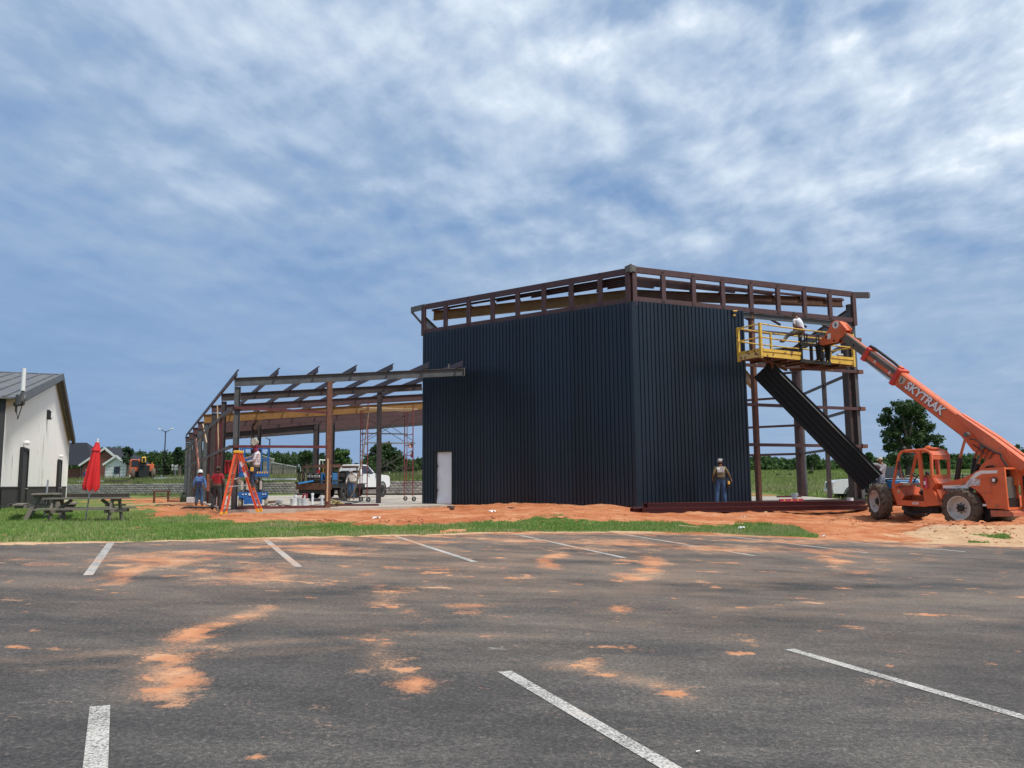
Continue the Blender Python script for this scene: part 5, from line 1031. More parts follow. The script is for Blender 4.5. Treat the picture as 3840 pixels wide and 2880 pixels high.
# flared rear of the boom: two sloped shoulders over the side plates
for s in (1, -1):
    MB().loft([[bpnt(-.55, .02, s * .33), bpnt(-.55, .34, s * .30), bpnt(-.55, .38, s * .06), bpnt(-.55, .0, s * .06)], [bpnt(.9, .00, s * .34), bpnt(.9, .36, s * .31), bpnt(.9, .36, s * .05), bpnt(.9, .0, s * .05)], [bpnt(2.3, .18, s * .215), bpnt(2.3, .275, s * .21), bpnt(2.3, .275, s * .05), bpnt(2.3, .0, s * .05)]]).build('boom_shoulder', MT['orange_mach'], th)
    MB().slab([(-.15, -.40), (1.1, -.42), (1.75, -.26), (1.75, .1), (-.45, .1)], BP + np.array([0, s * .23, 0]), BU, BN, -.02, .02).build('boom_side_plate', MT['orange_mach'], th)
    MB().slab([(-.18, 1.95), (-.12, 1.35), (-1.40, 1.35), (-1.40, 2.00), (-1.12, 2.50), (-.82, 2.48), (-.62, 2.25), (-.35, 2.12)], (0, s * .31 - .05, 0), XX, ZZ, -.025, .025).build('tower_plate', MT['orange_mach'], th)
    MB().tube((.62, s * .44, 1.15), (.38, s * .44, 2.28), .085, n=12).build('lift_cylinder', MT['black'], th, smooth=40); MB().tube((.38, s * .44, 2.28), (.10, s * .44, 3.04), .045, n=10).build('lift_rod', MT['orange_worn'], th, smooth=40); MB().tube((.10, s * .36, 3.05), (.10, s * .50, 3.05), .085, n=14).build('cylinder_eye', MT['boom_grey'], th)
MB().slab([(-1.40, 1.4), (-1.40, 1.98), (-1.10, 2.40), (-.95, 2.0), (-.95, 1.4)], (0, 0, 0), XX, ZZ, -.26, .30).build('tower_web', MT['orange_mach'], th)
MB().tube((.22, .18, 1.42), (-.08, .18, 2.06), .07, n=10).build('slave_cylinder', MT['black'], th, smooth=40); MB().tube((-.08, .18, 2.06), (-.34, .2, 2.60), .035, n=8).build('slave_rod', MT['orange_worn'], th); MB().tube((-.34, .10, 2.62), (-.34, .34, 2.62), .08, n=12).build('cylinder_eye', MT['boom_grey'], th)
for pts, r in (([(-.30, .33, 2.70), (-.75, .34, 2.42), (-.95, .36, 2.35), (-.98, .38, 2.2), (-1.15, .40, 1.95), (-1.20, .40, 1.72), (-1.05, .38, 1.62)], .032), ([(-.2, .3, 1.55), (-.25, .32, 1.75), (-.45, .34, 1.95), (-.65, .36, 1.98), (-.78, .36, 1.80), (-.78, .34, 1.62)], .032), ([(.1, .3, 2.92), (-.15, .32, 2.86), (-.55, .33, 2.52)], .02), ([(.0, .3, 2.72), (-.2, .32, 2.58), (-.4, .33, 2.40)], .02), ([(-1.5, -.2, 2.0), (-1.62, -.35, 2.1), (-1.6, -.5, 1.9), (-1.5, -.6, 1.75)], .035)):
    MB().path(pts, r, 7).build('hydraulic_hose', MT['cable'], th, smooth=50)
for k in range(4): MB().path([bpnt(.5 + .16 * k, -.05, .26), bpnt(.5 + .16 * k, -.10, .31), bpnt(.45 + .16 * k, -.42, .31), bpnt(.45 + .16 * k, -.45, .26)], .014, 5).build('hydraulic_pipe', MT['rust_dark'], th)
text_on('SKYTRAK', .42, bpnt(3.60, .00, .216), -BU, BN, MT['black'], th, bold=.020, shear=.12, sx=.98); text_on('SKYTRAK', .41, bpnt(3.61, .010, .224), -BU, BN, MT['white_gloss'], th, bold=.013, shear=.12, sx=1.0)
MB().slab([(-.15, .13), (.15, .13), (.13, -.06), (0, -.16), (-.13, -.06)], bpnt(4.70, .04, .218), -BU, BN, -.0, .006).build('badge', MT['cap_tan'], th); MB().slab([(-.05, .08), (0, .08), (.03, -.09), (-.02, -.09)], bpnt(4.70, .04, .222), -BU, BN, 0, .006).build('badge_mark', MT['black'], th)
text_on('A', .17, bpnt(6.1, -.03, .172), -BU, BN, MT['white_paint'], th, bold=.004); text_on('B', .17, bpnt(5.33, -.03, .172), -BU, BN, MT['white_paint'], th, bold=.004)
MB().tube(bpnt(7.3, -.03, .12), bpnt(7.3, -.03, .132), .05, n=12).build('pin_hole', MT['black'], th)
# gooseneck head
hd = [(4.98, 7.20), (4.82, 7.50), (5.08, 7.82), (5.28, 7.92), (5.46, 7.86), (5.62, 7.62), (5.80, 7.38), (6.40, 7.06), (6.38, 6.98), (5.40, 7.02), (5.22, 7.04), (5.16, 7.14)]
for s in (1, -1): MB().slab(hd, (0, -.05 + s * .17, 0), XX, ZZ, -.03, .03).build('boom_head_plate', MT['orange_mach'], th)
MB().slab([(4.85, 7.45), (5.08, 7.81), (5.28, 7.90), (5.44, 7.84), (5.60, 7.60), (5.45, 7.50), (5.1, 7.4)], (0, -.05, 0), XX, ZZ, -.15, .15).build('boom_head', MT['orange_mach'], th)
MB().slab([(5.7, 7.40), (6.38, 7.03), (6.3, 6.95), (5.5, 7.00), (5.3, 7.06)], (0, -.05, 0), XX, ZZ, -.12, .12).build('tilt_cylinder', MT['black'], th)
MB().tube((5.27, .15, 7.72), (5.27, .165, 7.72), .15, n=24).build('number_disc', MT['white_paint'], th); text_on('6', .22, (5.27, .168, 7.72), (-1, 0, 0), (0, 0, 1), MT['black'], th, bold=.006)
MB().slab([(-.09, -.11), (.07, -.13), (.10, .09), (-.06, .12)], (5.62, .152, 7.32), -XX, ZZ, 0, .006).build('head_sticker', MT['paper'], th)
for x, z in ((5.38, 7.10), (5.75, 7.30)): MB().tube((x, .15, z), (x, .18, z), .04, n=10).build('pin', MT['black'], th)
# fork carriage
for y in (1.15, .55, -.05, -.48): MB().bar((6.20, y, 6.28), (6.20, y, 7.02 if y < 1 else 7.28), .07, .12, up=XX).build('carriage_post', MT['black'], th)
for z in (7.02, 6.32): MB().bar((6.18, 1.25, z), (6.18, -.55, z), .10, .10).build('carriage_bar', MT['black'], th)
for y in (1.0, .30, -.30): MB().path([(6.14, y, 7.0), (6.12, y, 7.42), (6.12, y - .14, 7.44), (6.14, y - .16, 7.0)], .03, 5).build('load_guard', MT['black'], th)
MB().slab([(5.95, 7.0), (6.25, 7.08), (6.2, 6.4), (6.0, 6.5)], (0, .22, 0), XX, ZZ, -.03, .03).build('carriage_rib', MT['black'], th); MB().slab([(5.95, 7.0), (6.25, 7.08), (6.2, 6.4), (6.0, 6.5)], (0, -.32, 0), XX, ZZ, -.03, .03).build('carriage_rib', MT['black'], th)
for y in (.95, -.35): MB().bar((6.15, y, 6.33), (7.38, y, 6.33), .16, .06).build('fork', MT['black'], th)
# ------------------------------------------------------------------ man basket on the forks
PA = np.array([9.68, 31.5, 5.71]); PX_, PY_ = az(60), az(-30); PLN, PWD = 5.45, 1.17
PLM = Matrix(((PX_[0], PY_[0], 0, PA[0]), (PX_[1], PY_[1], 0, PA[1]), (0, 0, 1, PA[2]), (0, 0, 0, 1)))
pf = thing('work_platform', 'worn yellow steel man basket with rails, carried on the telehandler forks', 'work platform', M=PLM)
MB().box((PLN / 2, PWD / 2, .03), (PLN, PWD, .05)).build('floor', MT['rust_dark'], pf)
for y in (0, PWD):
    a = MB()
    for x0, x1 in (((.07, 2.30), (3.75, PLN - .07)) if y == 0 else ((.07, PLN - .07),)):
        MB().box(((x0 + x1) / 2, y, .105), (x1 - x0, .05, .20)).build('toe_board', MT['yellow_worn'], pf); MB().box(((x0 + x1) / 2, y + (.03 if y else -.03), .265), (x1 - x0, .05, .11)).build('kick_rail', MT['yellow_worn'], pf)
    for z in (1.30, .77): MB().path([(0, y, z), (1.2, y, z - .03), (2.8, y, z - .035), (PLN, y, z - .01)], .030, 7).build('rail', MT['yellow_worn'], pf, smooth=40)
for x in (0, PLN):
    MB().box((x, PWD / 2, .105), (.05, PWD, .22)).build('toe_board', MT['yellow_pale'], pf); MB().box((x, PWD / 2, .28), (.05, PWD, .11)).build('kick_rail', MT['yellow_worn'], pf)
    for z in (1.29, .76): MB().path([(x, 0, z), (x, PWD, z)], .030, 7).build('rail', MT['yellow_worn'], pf)
    for y in (0, PWD): MB().bar((x, y, -.06), (x, y, 1.33), .10, .10).build('post', MT['yellow_worn'], pf)
for x in (1.85, 3.6): MB().bar((x, PWD, .0), (x, PWD, 1.28), .07, .07).build('post', MT['yellow_worn'], pf)
MB().bar((3.95, 0, .0), (3.95, 0, 1.2), .08, .08).build('post', MT['yellow_worn'], pf)
for x in (.6, 1.5, 2.6, 3.6, 4.6): MB().bar((x, .03, -.06), (x, PWD - .03, -.06), .06, .10).build('joist', MT['rust_dark'], pf)
for x in (2.32, 3.62): MB().bar((x, -.05, -.0), (x, PWD, -.0), .22, .12).build('fork_pocket', MT['rust_dark'], pf)
for a, b in (((.1, .1, -.05), (2.5, 1.0, -.25)), ((2.6, .9, -.25), (5.3, .3, -.07))): MB().bar(a, b, .08, .10).build('under_brace', MT['rust_dark'], pf)
MB().slab([(2.9, -.08), (3.2, -.2), (4.3, -.22), (4.6, -.08)], (0, .6, 0), XX, ZZ, -.05, .05).build('under_plate', MT['steel_red'], pf)
MB().bbox((4.85, .2, .44), (.35, .12, .10), .03).build('paper_bag', MT['paper'], pf)
# ------------------------------------------------------------------ loose black sheet held at both ends
c0, c1, c2, c3 = Dp(2826, 1416, 33.0), Dp(2884, 1356, 32.6), Dp(3243, 1833, 31.4), Dp(3294, 1785, 30.9)
U = (c2 - c0 + c3 - c1) / 2; Ln = np.linalg.norm(U); U = U / Ln; Vv = (c1 - c0); Vv = Vv - U * np.dot(Vv, U); Wd = np.linalg.norm(Vv); Vv /= Wd; Nn = np.cross(U, Vv); Nn = -Nn if Nn[1] > 0 else Nn
sh = thing('metal_sheet', 'long black ribbed metal sheet tilted diagonally between the basket and the telehandler front wheel', 'sheet', c0)
mb = MB(); Wd = .98; prof = [(0, 0)]; t = .0
for k in range(5): prof += [(k * .193 + .01, .0), (k * .193 + .045, .042), (k * .193 + .085, .042), (k * .193 + .12, 0)]
prof += [(Wd, 0)]; rings = []
for i in range(9): s = Ln * i / 8; rings.append([c0 + U * s + Vv * a + Nn * (b - .10 * math.sin(math.pi * i / 8)) for a, b in prof])
vs = [p for r in rings for p in r]; n = len(prof); mb.add(vs, [(i * n + k, i * n + k + 1, (i + 1) * n + k + 1, (i + 1) * n + k) for i in range(8) for k in range(n - 1)]); mb.build('sheet', MT['panel_sheet'], sh, W=True)
tg = MB().tube(Dp(2895, 1366, 32.5), Dp(2897, 1384, 32.5), .07, .03, n=8).build('sheet_clamp', MT['rust_dark']); tag(tg, 'small rusty clamp biting the upper corner of the tilted black sheet', 'clamp')
# ------------------------------------------------------------------ stacked purlins and trim on the ground before the right wall
gp = 'red steel purlins stacked along the right wall'
st0 = np.array([4.45, 28.6, 0]); sd = az(66.5); sn = np.array([sd[1], -sd[0], 0])
for i, (o, z, s0, L) in enumerate([(0, -.07, .0, 10.4), (.13, -.07, .1, 10.2), (.26, -.07, -.2, 10.3), (.05, .105, .25, 10.1), (.19, .105, .15, 10.2), (.39, -.06, -.25, 10.0)]):
    z += -.010 * 0; a = st0 - sn * o + sd * s0; mb = MB(); sl = -.008
    mb.ch((0, 0, 0), sd * L + np.array([0, 0, L * sl]), .165, .11, .010, up=(0, 0, 1)); pu = mb.build('steel_purlin', MT['steel_red']); pu.location = (a[0], a[1], z); tag(pu, 'long dark red steel purlin lying in the stack before the right wall', 'purlin', gp)
for i, (o, z, L) in enumerate(((1.15, -.05, 11.2), (1.45, -.03, 11.0))):
    a = st0 - sn * o + sd * .5; mb = MB(); mb.bar((0, 0, 0), sd * L, .14, .10); q = mb.build('black_trim', MT['black' if i == 0 else 'steel_dark']); q.location = (a[0], a[1], z); tag(q, ('black' if i == 0 else 'dark gray') + ' trim length lying between the purlin stack and the slab edge', 'trim')
for px_, lab in ((2588, 'pale wooden dunnage block sticking out under the left part of the purlin stack'), (2865, 'brown wooden dunnage block under the middle of the purlin stack'), (2775, 'small dark dunnage block nearly hidden under the purlins')):
    t_, _ = on(px_, 1915, st0 + sn * .05, sd); c = st0 + sd * t_; g = float(ground_z([c[0]], [c[1]])[0]); q = MB().box((0, 0, 0), (.12, .62, .10), np.array([sd, -sn, (0, 0, 1)]).T).build('wood_block', MT['wood_pale' if px_ != 2775 else 'wood_old']); q.location = (c[0] - sn[0] * .15, c[1] - sn[1] * .15, -.205 - .008 * t_); tag(q, lab, 'wood block')
t_, _ = on(2975, 1893, st0, sd); a = st0 - sn * .10 + sd * t_; lvl = thing('spirit_level', 'dark red spirit level with three yellow windows lying on the purlin stack', 'level', (a[0], a[1], .185)); 
MB().bar(-sd * .56, sd * .56, .06, .09).build('body', MT['ext_red'], lvl)
for k in (-.35, 0, .3): MB().bar(sd * (k - .03) + sn * .032, sd * (k + .03) + sn * .032, .006, .05).build('vial_window', MT['tool_yellow'], lvl)
# stub pipes rising from the slab
def stub(px, yt, yb, lab, mk='pvc', r=.055, cap=True, grp=None):
    p = Zp(px, yb, 0.); top = CAMH + ray(px, yt)[2] * np.hypot(p[0], p[1]) / np.hypot(*ray(px, yt)[:2]); s = thing('pipe_stub', lab, 'pipe', p, group=grp)
    MB().tube((0, 0, 0), (0, 0, top), r, n=12).build('pipe', MT[mk], s, smooth=40); MB().tube((0, 0, top - .10), (0, 0, top + .01), r * 1.25, n=12).build('collar', MT[mk], s, smooth=40); return s
stub(2981, 1850, 1879, 'pale gray stub pipe with a collar standing on the slab near the round column', 'galv', .13); stub(3189, 1868, 1885, 'dirty white stub pipe leaning out of the slab beside the right corner column', 'pvc', .10)
stub(1107, 1856, 1893, 'white stub pipe behind the white buckets, left of the other stubs'); stub(1171, 1850, 1894, 'tallest white stub pipe, standing alone midway to the rusty post'); stub(1207, 1858, 1897, 'white stub pipe closest to the rusty front post')
def bucket(px, yt, yb, lab, lid=False):
    p = Zp(px, yb, 0.); h = CAMH + ray(px, yt)[2] * np.hypot(p[0], p[1]) / np.hypot(*ray(px, yt)[:2]); b = thing('bucket', lab, 'bucket', p); r = .155
    MB().lathe([(.001, 0), (r * .86, 0), (r, h), (r * 1.06, h), (r * 1.06, h - .05), (r * .97, h - .05), (r * .93, h - .02), (.001, h - .03)], 18).build('tub', MT['white_paint'], b, smooth=40); MB().path([(-r, 0, h * .8), (-r * .7, -r * .9, h * .5), (r * .7, -r * .9, h * .5), (r, 0, h * .8)], .006, 4).build('handle', MT['galv'], b)
bucket(1101, 1869, 1894, 'white plastic bucket, leftmost of the row inside the front sole channel'); bucket(1127, 1866, 1898, 'white plastic bucket in the middle of the row, with gray side seam'); bucket(1143, 1869, 1899, 'white plastic bucket closest to the tall white stub pipe')
rb = Zp(1143, 1899, 0.); q = MB().path([rb + np.array([-.1, 0, .36]), rb + np.array([-.03, -.05, .52]), rb + np.array([.08, 0, .50]), rb + np.array([.06, .02, .34])], .045, 7).build('red_hose', MT['ext_red'], smooth=50); tag(q, 'short dark red hose looped over the rim of a white bucket', 'hose')
# ------------------------------------------------------------------ step ladder
LF, LBk = Dp(967, 1919, 30.9), Dp(829, 1931, 30.3); LT = Dp(885, 1697, 30.6); wy = np.array([-.06, .998, 0.])
ld = thing('stepladder', 'orange fibreglass stepladder with yellow top cap set up at the front corner column', 'ladder', LBk)
for base, tint in ((LF, 1), (LBk, 0)):
    for s in (0, 1):
        w0, w1 = .56, .34; b_ = base + wy * w0 * s; t_ = LT + np.array([.05 if tint else -.05, .10, 0]) + wy * w1 * s
        MB().ch(b_, t_, .085, .04, .008, up=(1, 0, 0), sg=1 if s else -1).build('rail', MT['ladder_orange'], ld, W=True); MB().bar(b_ - np.array([0, 0, .02]), b_ + (t_ - b_) * .05, .075, .10, up=(1, 0, 0)).build('foot', MT['ladder_yellow'], ld, W=True)
    n_ = 7 if tint else 6
    for k in range(n_):
        f = .10 + .118 * k if tint else .10 + .14 * k; a = base + (LT + np.array([.05 if tint else -.05, .10, 0]) - base) * f; e = a + wy * (.56 - .22 * f); MB().bar(a, e, .09 if tint else .035, .025, up=(0, 0, 1)).build('tread' if tint else 'rear_rung', MT['alu'], ld, W=True)
MB().bbox(LT + np.array([0, .30, .03]), (.24, .50, .10), .02).build('top_cap', MT['ladder_yellow'], ld, W=True)
for f, s in ((.80, .12), (.62, .16)): c = LF + (LT - LF) * f + np.array([.03, .0, 0]); MB().bar(c - (LT - LF) * .04, c + (LT - LF) * .04, .02, .07, up=(1, 0, 0)).build('label', MT['paper'], ld, W=True)
MB().bar(LBk + (LT - LBk) * .45 + wy * .02, LF + (LT - LF) * .45 + wy * .02, .02, .03).build('spreader', MT['alu'], ld, W=True)
# ------------------------------------------------------------------ blue scissor lift
lc = Zp(948, 1900, 0.); lf = thing('scissor_lift', 'blue scissor lift with folded arms standing inside the steel wing', 'scissor lift', M=TM(lc, -16))
MB().bbox((0, 1.1, .45), (1.20, 1.9, .32), .05).build('chassis', MT['blue_lift'], lf); MB().slab([(-.62, .62), (.62, .62), (.62, .46), (.36, .34), (.34, .12), (-.34, .12), (-.36, .34), (-.62, .46)], (0, .10, 0), XX, ZZ, -.04, .06).build('end_plate', MT['blue_lift'], lf)
MB().slab([(-.60, .42), (-.38, .36), (-.38, .10), (-.24, .10), (-.24, .28), (-.30, .32), (-.5, .46)], (0, .06, 0), XX, ZZ, 0, .04).build('pothole_guard', MT['blue_lift'], lf); MB().slab([(.60, .42), (.38, .36), (.38, .10), (.24, .10), (.24, .28), (.30, .32), (.5, .46)], (0, .06, 0), XX, ZZ, 0, .04).build('pothole_guard', MT['blue_lift'], lf)
MB().box((0, .16, .28), (.66, .06, .30)).build('underbody', MT['black'], lf)
tm_ = pm('tyre_pale', (.36, .30, .22), (.48, .41, .31), scale=5, rough=.9)
for x in (-.54, .54):
    for y in (.30, 1.9): MB().lathe([(.001, -.07), (.17, -.07), (.20, -.05), (.20, .05), (.17, .07), (.001, .07)], 20, (x, y, .20), (1, 0, 0)).build('wheel', tm_, lf, smooth=35)
for k in range(6):
    for x in (-.34, .34):
        z = .66 + .085 * k; MB().bar((x, .15, z), (x, 2.0, z + .05), .05, .07).build('scissor_arm', MT['black' if k % 2 else 'boom_grey'], lf)
    MB().tube((-.40, .2, .67 + .085 * k), (.40, .2, .67 + .085 * k), .03, n=6).build('scissor_pin', MT['black'], lf)
for x in (-.48, -.26, .30): MB().bbox((x, .12, .92), (.12, .10, .44), .03).build('arm_guide', MT['concrete'], lf)
MB().box((0, 1.1, 1.34), (1.24, 2.2, .14)).build('deck', MT['blue_lift'], lf); MB().box((0, -.01, 1.40), (1.20, .03, .22)).build('toe_board', MT['blue_lift'], lf)
for k in range(6): MB().slab([(.02 + k * .10, -.04), (.07 + k * .10, -.04), (.10 + k * .10, .04), (.05 + k * .10, .04)], (-.0, -.03, 1.46), XX, ZZ, 0, .006).build('hazard_stripe', MT['tool_yellow'], lf)
for x in (-.58, -.40, .10, .30, .58):
    for y in ((0, 2.15) if abs(x) > .5 else (0,)): MB().bar((x, y, 1.4), (x, y, 2.58), .06, .06).build('post', MT['blue_lift'], lf)
for z in (2.58, 2.05):
    for a, b in (((-.58, 0), (.58, 0)), ((-.58, 0), (-.58, 2.15)), ((.58, 0), (.58, 2.15)), ((-.58, 2.15), (.58, 2.15))): MB().bar((*a, z), (*b, z), .05, .05).build('guard_rail', MT['blue_lift'], lf)
MB().bbox((-.50, -.04, 1.75), (.22, .16, .30), .03).build('control_box', MT['blue_lift'], lf)
for x, w in ((-.42, .06), (-.30, .06), (.40, .06), (.50, .06), (-.12, .13)): MB().box((x, .06 - .045, .53), (w, .012, w * .8)).build('decal', MT['white_paint'], lf)
# ------------------------------------------------------------------ rolling scaffold
S1, S2 = np.array([-7.85, 43.45, 0]), np.array([-5.62, 44.5, 0]); sw = np.array([.415, -.91, 0])
sc_ = thing('scaffold', 'tall rolling scaffold tower with red frames, planks and casters on the slab', 'scaffold', S1)
for S in (S1, S2):
    for s in (-.76, .76):
        c = S + sw * s; MB().tube(v3(c, .28), v3(c, 5.15), .028, n=7).build('leg', MT['scaffold_red'], sc_, W=True)
        cs = MB().lathe([(.06, -.03), (.115, -.03), (.125, 0), (.115, .03), (.06, .03)], 16, v3(c + az(66) * .07, .125), az(-24), closed=True).build('caster', MT['rubber'], sc_, W=True, smooth=40)
        MB().bar(v3(c, .30), v3(c + az(66) * .07, .12), .03, .09, up=az(-24)).build('caster_fork', MT['alu'], cs, W=True); MB().tube(v3(c + az(66) * .07 - az(-24) * .035, .125), v3(c + az(66) * .07 + az(-24) * .035, .125), .05, n=8).build('caster_hub', MT['galv'], cs, W=True)
    for z in (.95, 1.75, 2.45, 3.0, 3.55, 4.15, 4.80): MB().tube(v3(S - sw * .76, z), v3(S + sw * .76, z), .022, n=6).build('rung', MT['scaffold_red'], sc_, W=True)
    MB().tube(v3(S - sw * .30, .95), v3(S - sw * .30, 4.8), .02, n=6).build('inner_leg', MT['scaffold_red'], sc_, W=True)
for s in (-.76, .76):
    for z0, z1 in ((1.35, 2.70), (3.2, 4.65)):
        MB().tube(v3(S1 + sw * s, z0), v3(S2 + sw * s, z1), .016, n=5).build('cross_brace', MT['scaffold_brace'], sc_, W=True); MB().tube(v3(S1 + sw * s, z1), v3(S2 + sw * s, z0), .016, n=5).build('cross_brace', MT['scaffold_brace'], sc_, W=True)
for z, offs, ext in ((4.90, (-.5, -.22, .06, .34, .62), .25), (3.62, (-.45,), .05), (3.06, (.70,), .12)):
    for o in offs: MB().bar(v3(S1 + sw * o - az(66) * ext, z), v3(S2 + sw * o + az(66) * ext, z), .26, .05).build('plank', MT['wood_pale' if z > 4 else 'wood_grey'], sc_, W=True)
a = S1 + sw * .8; q = MB().path([v3(a + az(66) * .05, 4.9), v3(a - az(66) * .1, 3.6), v3(a - az(66) * .25, 2.4), v3(a - az(66) * .50, 1.2), v3(a - az(66) * .7, .5), v3(a - az(66) * 1.0, .03)], .035, 6, rr=[.025, .03, .035, .05, .04, .025]).build('rope', MT['hose_tan']); tag(q, 'brown rope hanging from the scaffold top to the slab', 'rope')
# ------------------------------------------------------------------ pickup trucks
def pickup(M, label, paint, door=None, bed=True, lift=.0, rimk='boom_grey', toolbox=None):
    t = thing('pickup_truck', label, 'pickup truck', M=M); W = .98; zb = .48 + lift; R = .43
    def archpts(yc, r, n=9): return [(yc + r * math.cos(a), .43 + lift * .5 + r * math.sin(a)) for a in np.linspace(R_(170), R_(10), n)]
    fy, ry = 1.85, -2.0
    low = [(2.95, zb + .05), (2.98, zb + .35), (2.92, zb + .72), (2.60, zb + .82), (1.25, zb + .88), (-.95, zb + .90), (-.95, zb)] + [(.0, zb), (fy - .56, zb)] + archpts(fy, .54)
    for s in (-1, 1):
        MB().slab(low, (s * W, 0, 0), YY, ZZ, -.04 if s > 0 else -.04, .04).build('front_side', paint, t, smooth=30)
        if door: MB().slab([(1.25, zb + .05), (1.40, zb + .80), (-.94, zb + .88), (-.94, zb + .02)], (s * (W + .045), 0, 0), YY, ZZ, -.012, .012).build('door_wrap', MT['panel_sheet'], t)
    MB().slab([(2.95, zb + .05), (2.98, zb + .35), (2.92, zb + .70), (2.60, zb + .80), (1.25, zb + .86), (1.25, zb)], (0, 0, 0), YY, ZZ, -.94, .94).build('nose', paint, t, smooth=30)
    MB().slab([(2.60, zb + .82), (1.25, zb + .89), (1.25, zb + .84), (2.60, zb + .76)], (0, 0, 0), YY, ZZ, -.92, .92).build('hood', paint, t, smooth=30)
    MB().slab([(1.25, zb), (1.25, zb + .86), (-.95, zb + .88), (-.95, zb)], (0, 0, 0), YY, ZZ, -.93, .93).build('cab_lower', paint if not door else MT['panel_sheet'], t)
    bedo = [(-.98, zb), (-.98, zb + .90), (-2.95, zb + .92), (-2.98, zb + .10), (-2.9, zb)] + [(ry - .56, zb)] + archpts(ry, .54) + [(-1.2, zb)]
    for s in (-1, 1): MB().slab(bedo, (s * W, 0, 0), YY, ZZ, -.05, .05).build('bed_side', paint, t, smooth=30)
    MB().box((0, -1.97, zb + .28), (1.86, 1.95, .08)).build('bed_floor', MT['black'], t); MB().bbox((0, -2.93, zb + .52), (1.86, .07, .78), .02).build('tailgate', paint, t)
    g = [[(-.86, 1.15, zb + .87), (.86, 1.15, zb + .87), (.86, -.95, zb + .89), (-.86, -.95, zb + .89)], [(-.80, .70, zb + 1.20), (.80, .70, zb + 1.20), (.80, -.92, zb + 1.22), (-.80, -.92, zb + 1.22)], [(-.68, .28, zb + 1.49), (.68, .28, zb + 1.49), (.68, -.82, zb + 1.50), (-.68, -.82, zb + 1.50)], [(-.62, .16, zb + 1.53), (.62, .16, zb + 1.53), (.62, -.74, zb + 1.54), (-.62, -.74, zb + 1.54)]]
    MB().loft([[np.array(p) for p in r] for r in g]).build('cab_roof', MT['panel_sheet'] if door else paint, t, smooth=20)
    for s in (-1, 1):
        for y0, y1, y2, y3 in ((.70, .12, .22, .12), (.02, -.72, .02, -.66)):
            MB().add([(s * .89, y0 + .1, zb + .93), (s * .89, y1, zb + .93), (s * .742, y3, zb + 1.46), (s * .742, y2, zb + 1.46)], [(0, 1, 2, 3) if s < 0 else (3, 2, 1, 0)]).build('side_window', MT['glass_dark'], t)
        ar = MB().bar((s * .92, .80, zb + .98), (s * 1.14, .80, zb + 1.0), .05, .05).build('mirror_arm', MT['black'], t); MB().bbox((s * 1.20, .78, zb + 1.10), (.10, .20, .34), .03).build('mirror', MT['black'], t)
        MB().box((s * 1.015, -.10, zb + .72), (.02, .16, .04)).build('door_handle', MT['black'], t); MB().bbox((s * .80, 2.94, zb + .55), (.28, .10, .22), .04).build('headlight', MT['lamp_white'], t); MB().bbox((s * .90, -2.96, zb + .58), (.10, .06, .34), .02).build('tail_light', MT['red_paint'], t)
        for yc in (fy, ry):
            MB().lathe([(.53, -.02), (.56, .03), (.50, .03)], 24, (s * (W + .03), yc, .43 + lift * .5), (s, 0, 0), closed=True).build('fender_flare', MT['black'], t, smooth=40)
            c = np.array([s * .90, yc, R]); mb = MB(); mb.lathe([(.24, -.13), (.40, -.14), (.43, -.09), (.43, .09), (.40, .14), (.24, .13)], 26, c, (s, 0, 0), closed=True)
            ty = mb.build('tyre', MT['rubber'], t, smooth=30); MB().lathe([(.25, .10), (.23, .12), (.19, .05), (.001, .06)], 20, c, (s, 0, 0)).build('rim', MT[rimk], t, smooth=30)
            for k in range(6): a = k * 1.047; MB().bar(c + np.array([s * .09, math.cos(a) * .04, math.sin(a) * .04]), c + np.array([s * .11, math.cos(a) * .22, math.sin(a) * .22]), .05, .03, up=(s, 0, 0)).build('spoke', MT['black'], t)
    for y in (.08, -.86): MB().bar((1.0, y, zb + .05), (1.0, y, zb + .86), .006, .008)
    MB().add([(-.79, .76, zb + .93), (.79, .76, zb + .93), (.66, .36, zb + 1.46), (-.66, .36, zb + 1.46)], [(0, 1, 2, 3)]); MB().add([(-.76, 1.02, zb + .985), (.76, 1.02, zb + .985), (.66, .36, zb + 1.47), (-.66, .36, zb + 1.47)], [(0, 1, 2, 3)]).build('windshield', MT['glass_dark'], t)
    MB().add([(-.74, -.955, zb + 1.0), (.74, -.955, zb + 1.0), (.62, -.86, zb + 1.45), (-.62, -.86, zb + 1.45)], [(3, 2, 1, 0)]).build('rear_window', MT['glass_dark'], t)
    MB().bbox((0, 3.0, zb + .12), (1.9, .16, .26), .05).build('front_bumper', MT['chrome' if door else 'white_gloss'], t); MB().bbox((0, -3.02, zb + .06), (1.9, .14, .20), .04).build('rear_bumper', MT['black'], t); MB().box((0, 2.97, zb + .50), (1.1, .04, .32)).build('grille', MT['black'], t)
    MB().box((0, 0, zb - .08), (.8, 5.2, .2)).build('underframe', MT['black'], t)
    return t
wr, wf = Dp(1345, 1864, 54.6), Dp(1417, 1858, 59.0); wm = (wr + wf) / 2; wa = 19.
wtx = wm + np.array([math.sin(R_(wa - 90)), math.cos(R_(wa - 90)), 0]) * .95; wtx[2] = 0.02
pk = pickup(TM(wtx, wa), 'white lifted four-door pickup parked on the slab behind the scaffold', MT['white_gloss'], lift=.22)
bt = pickup(TM((21.15, 47.3, -.36), -82), 'black and white pickup half hidden behind the right corner column', MT['white_gloss'], door=True, rimk='chrome')
MB().slab([(-.3, -.02), (.6, -.02), (.6, .02), (-.3, .02)], (0, 0, 0), YY, ZZ, 0, 0)
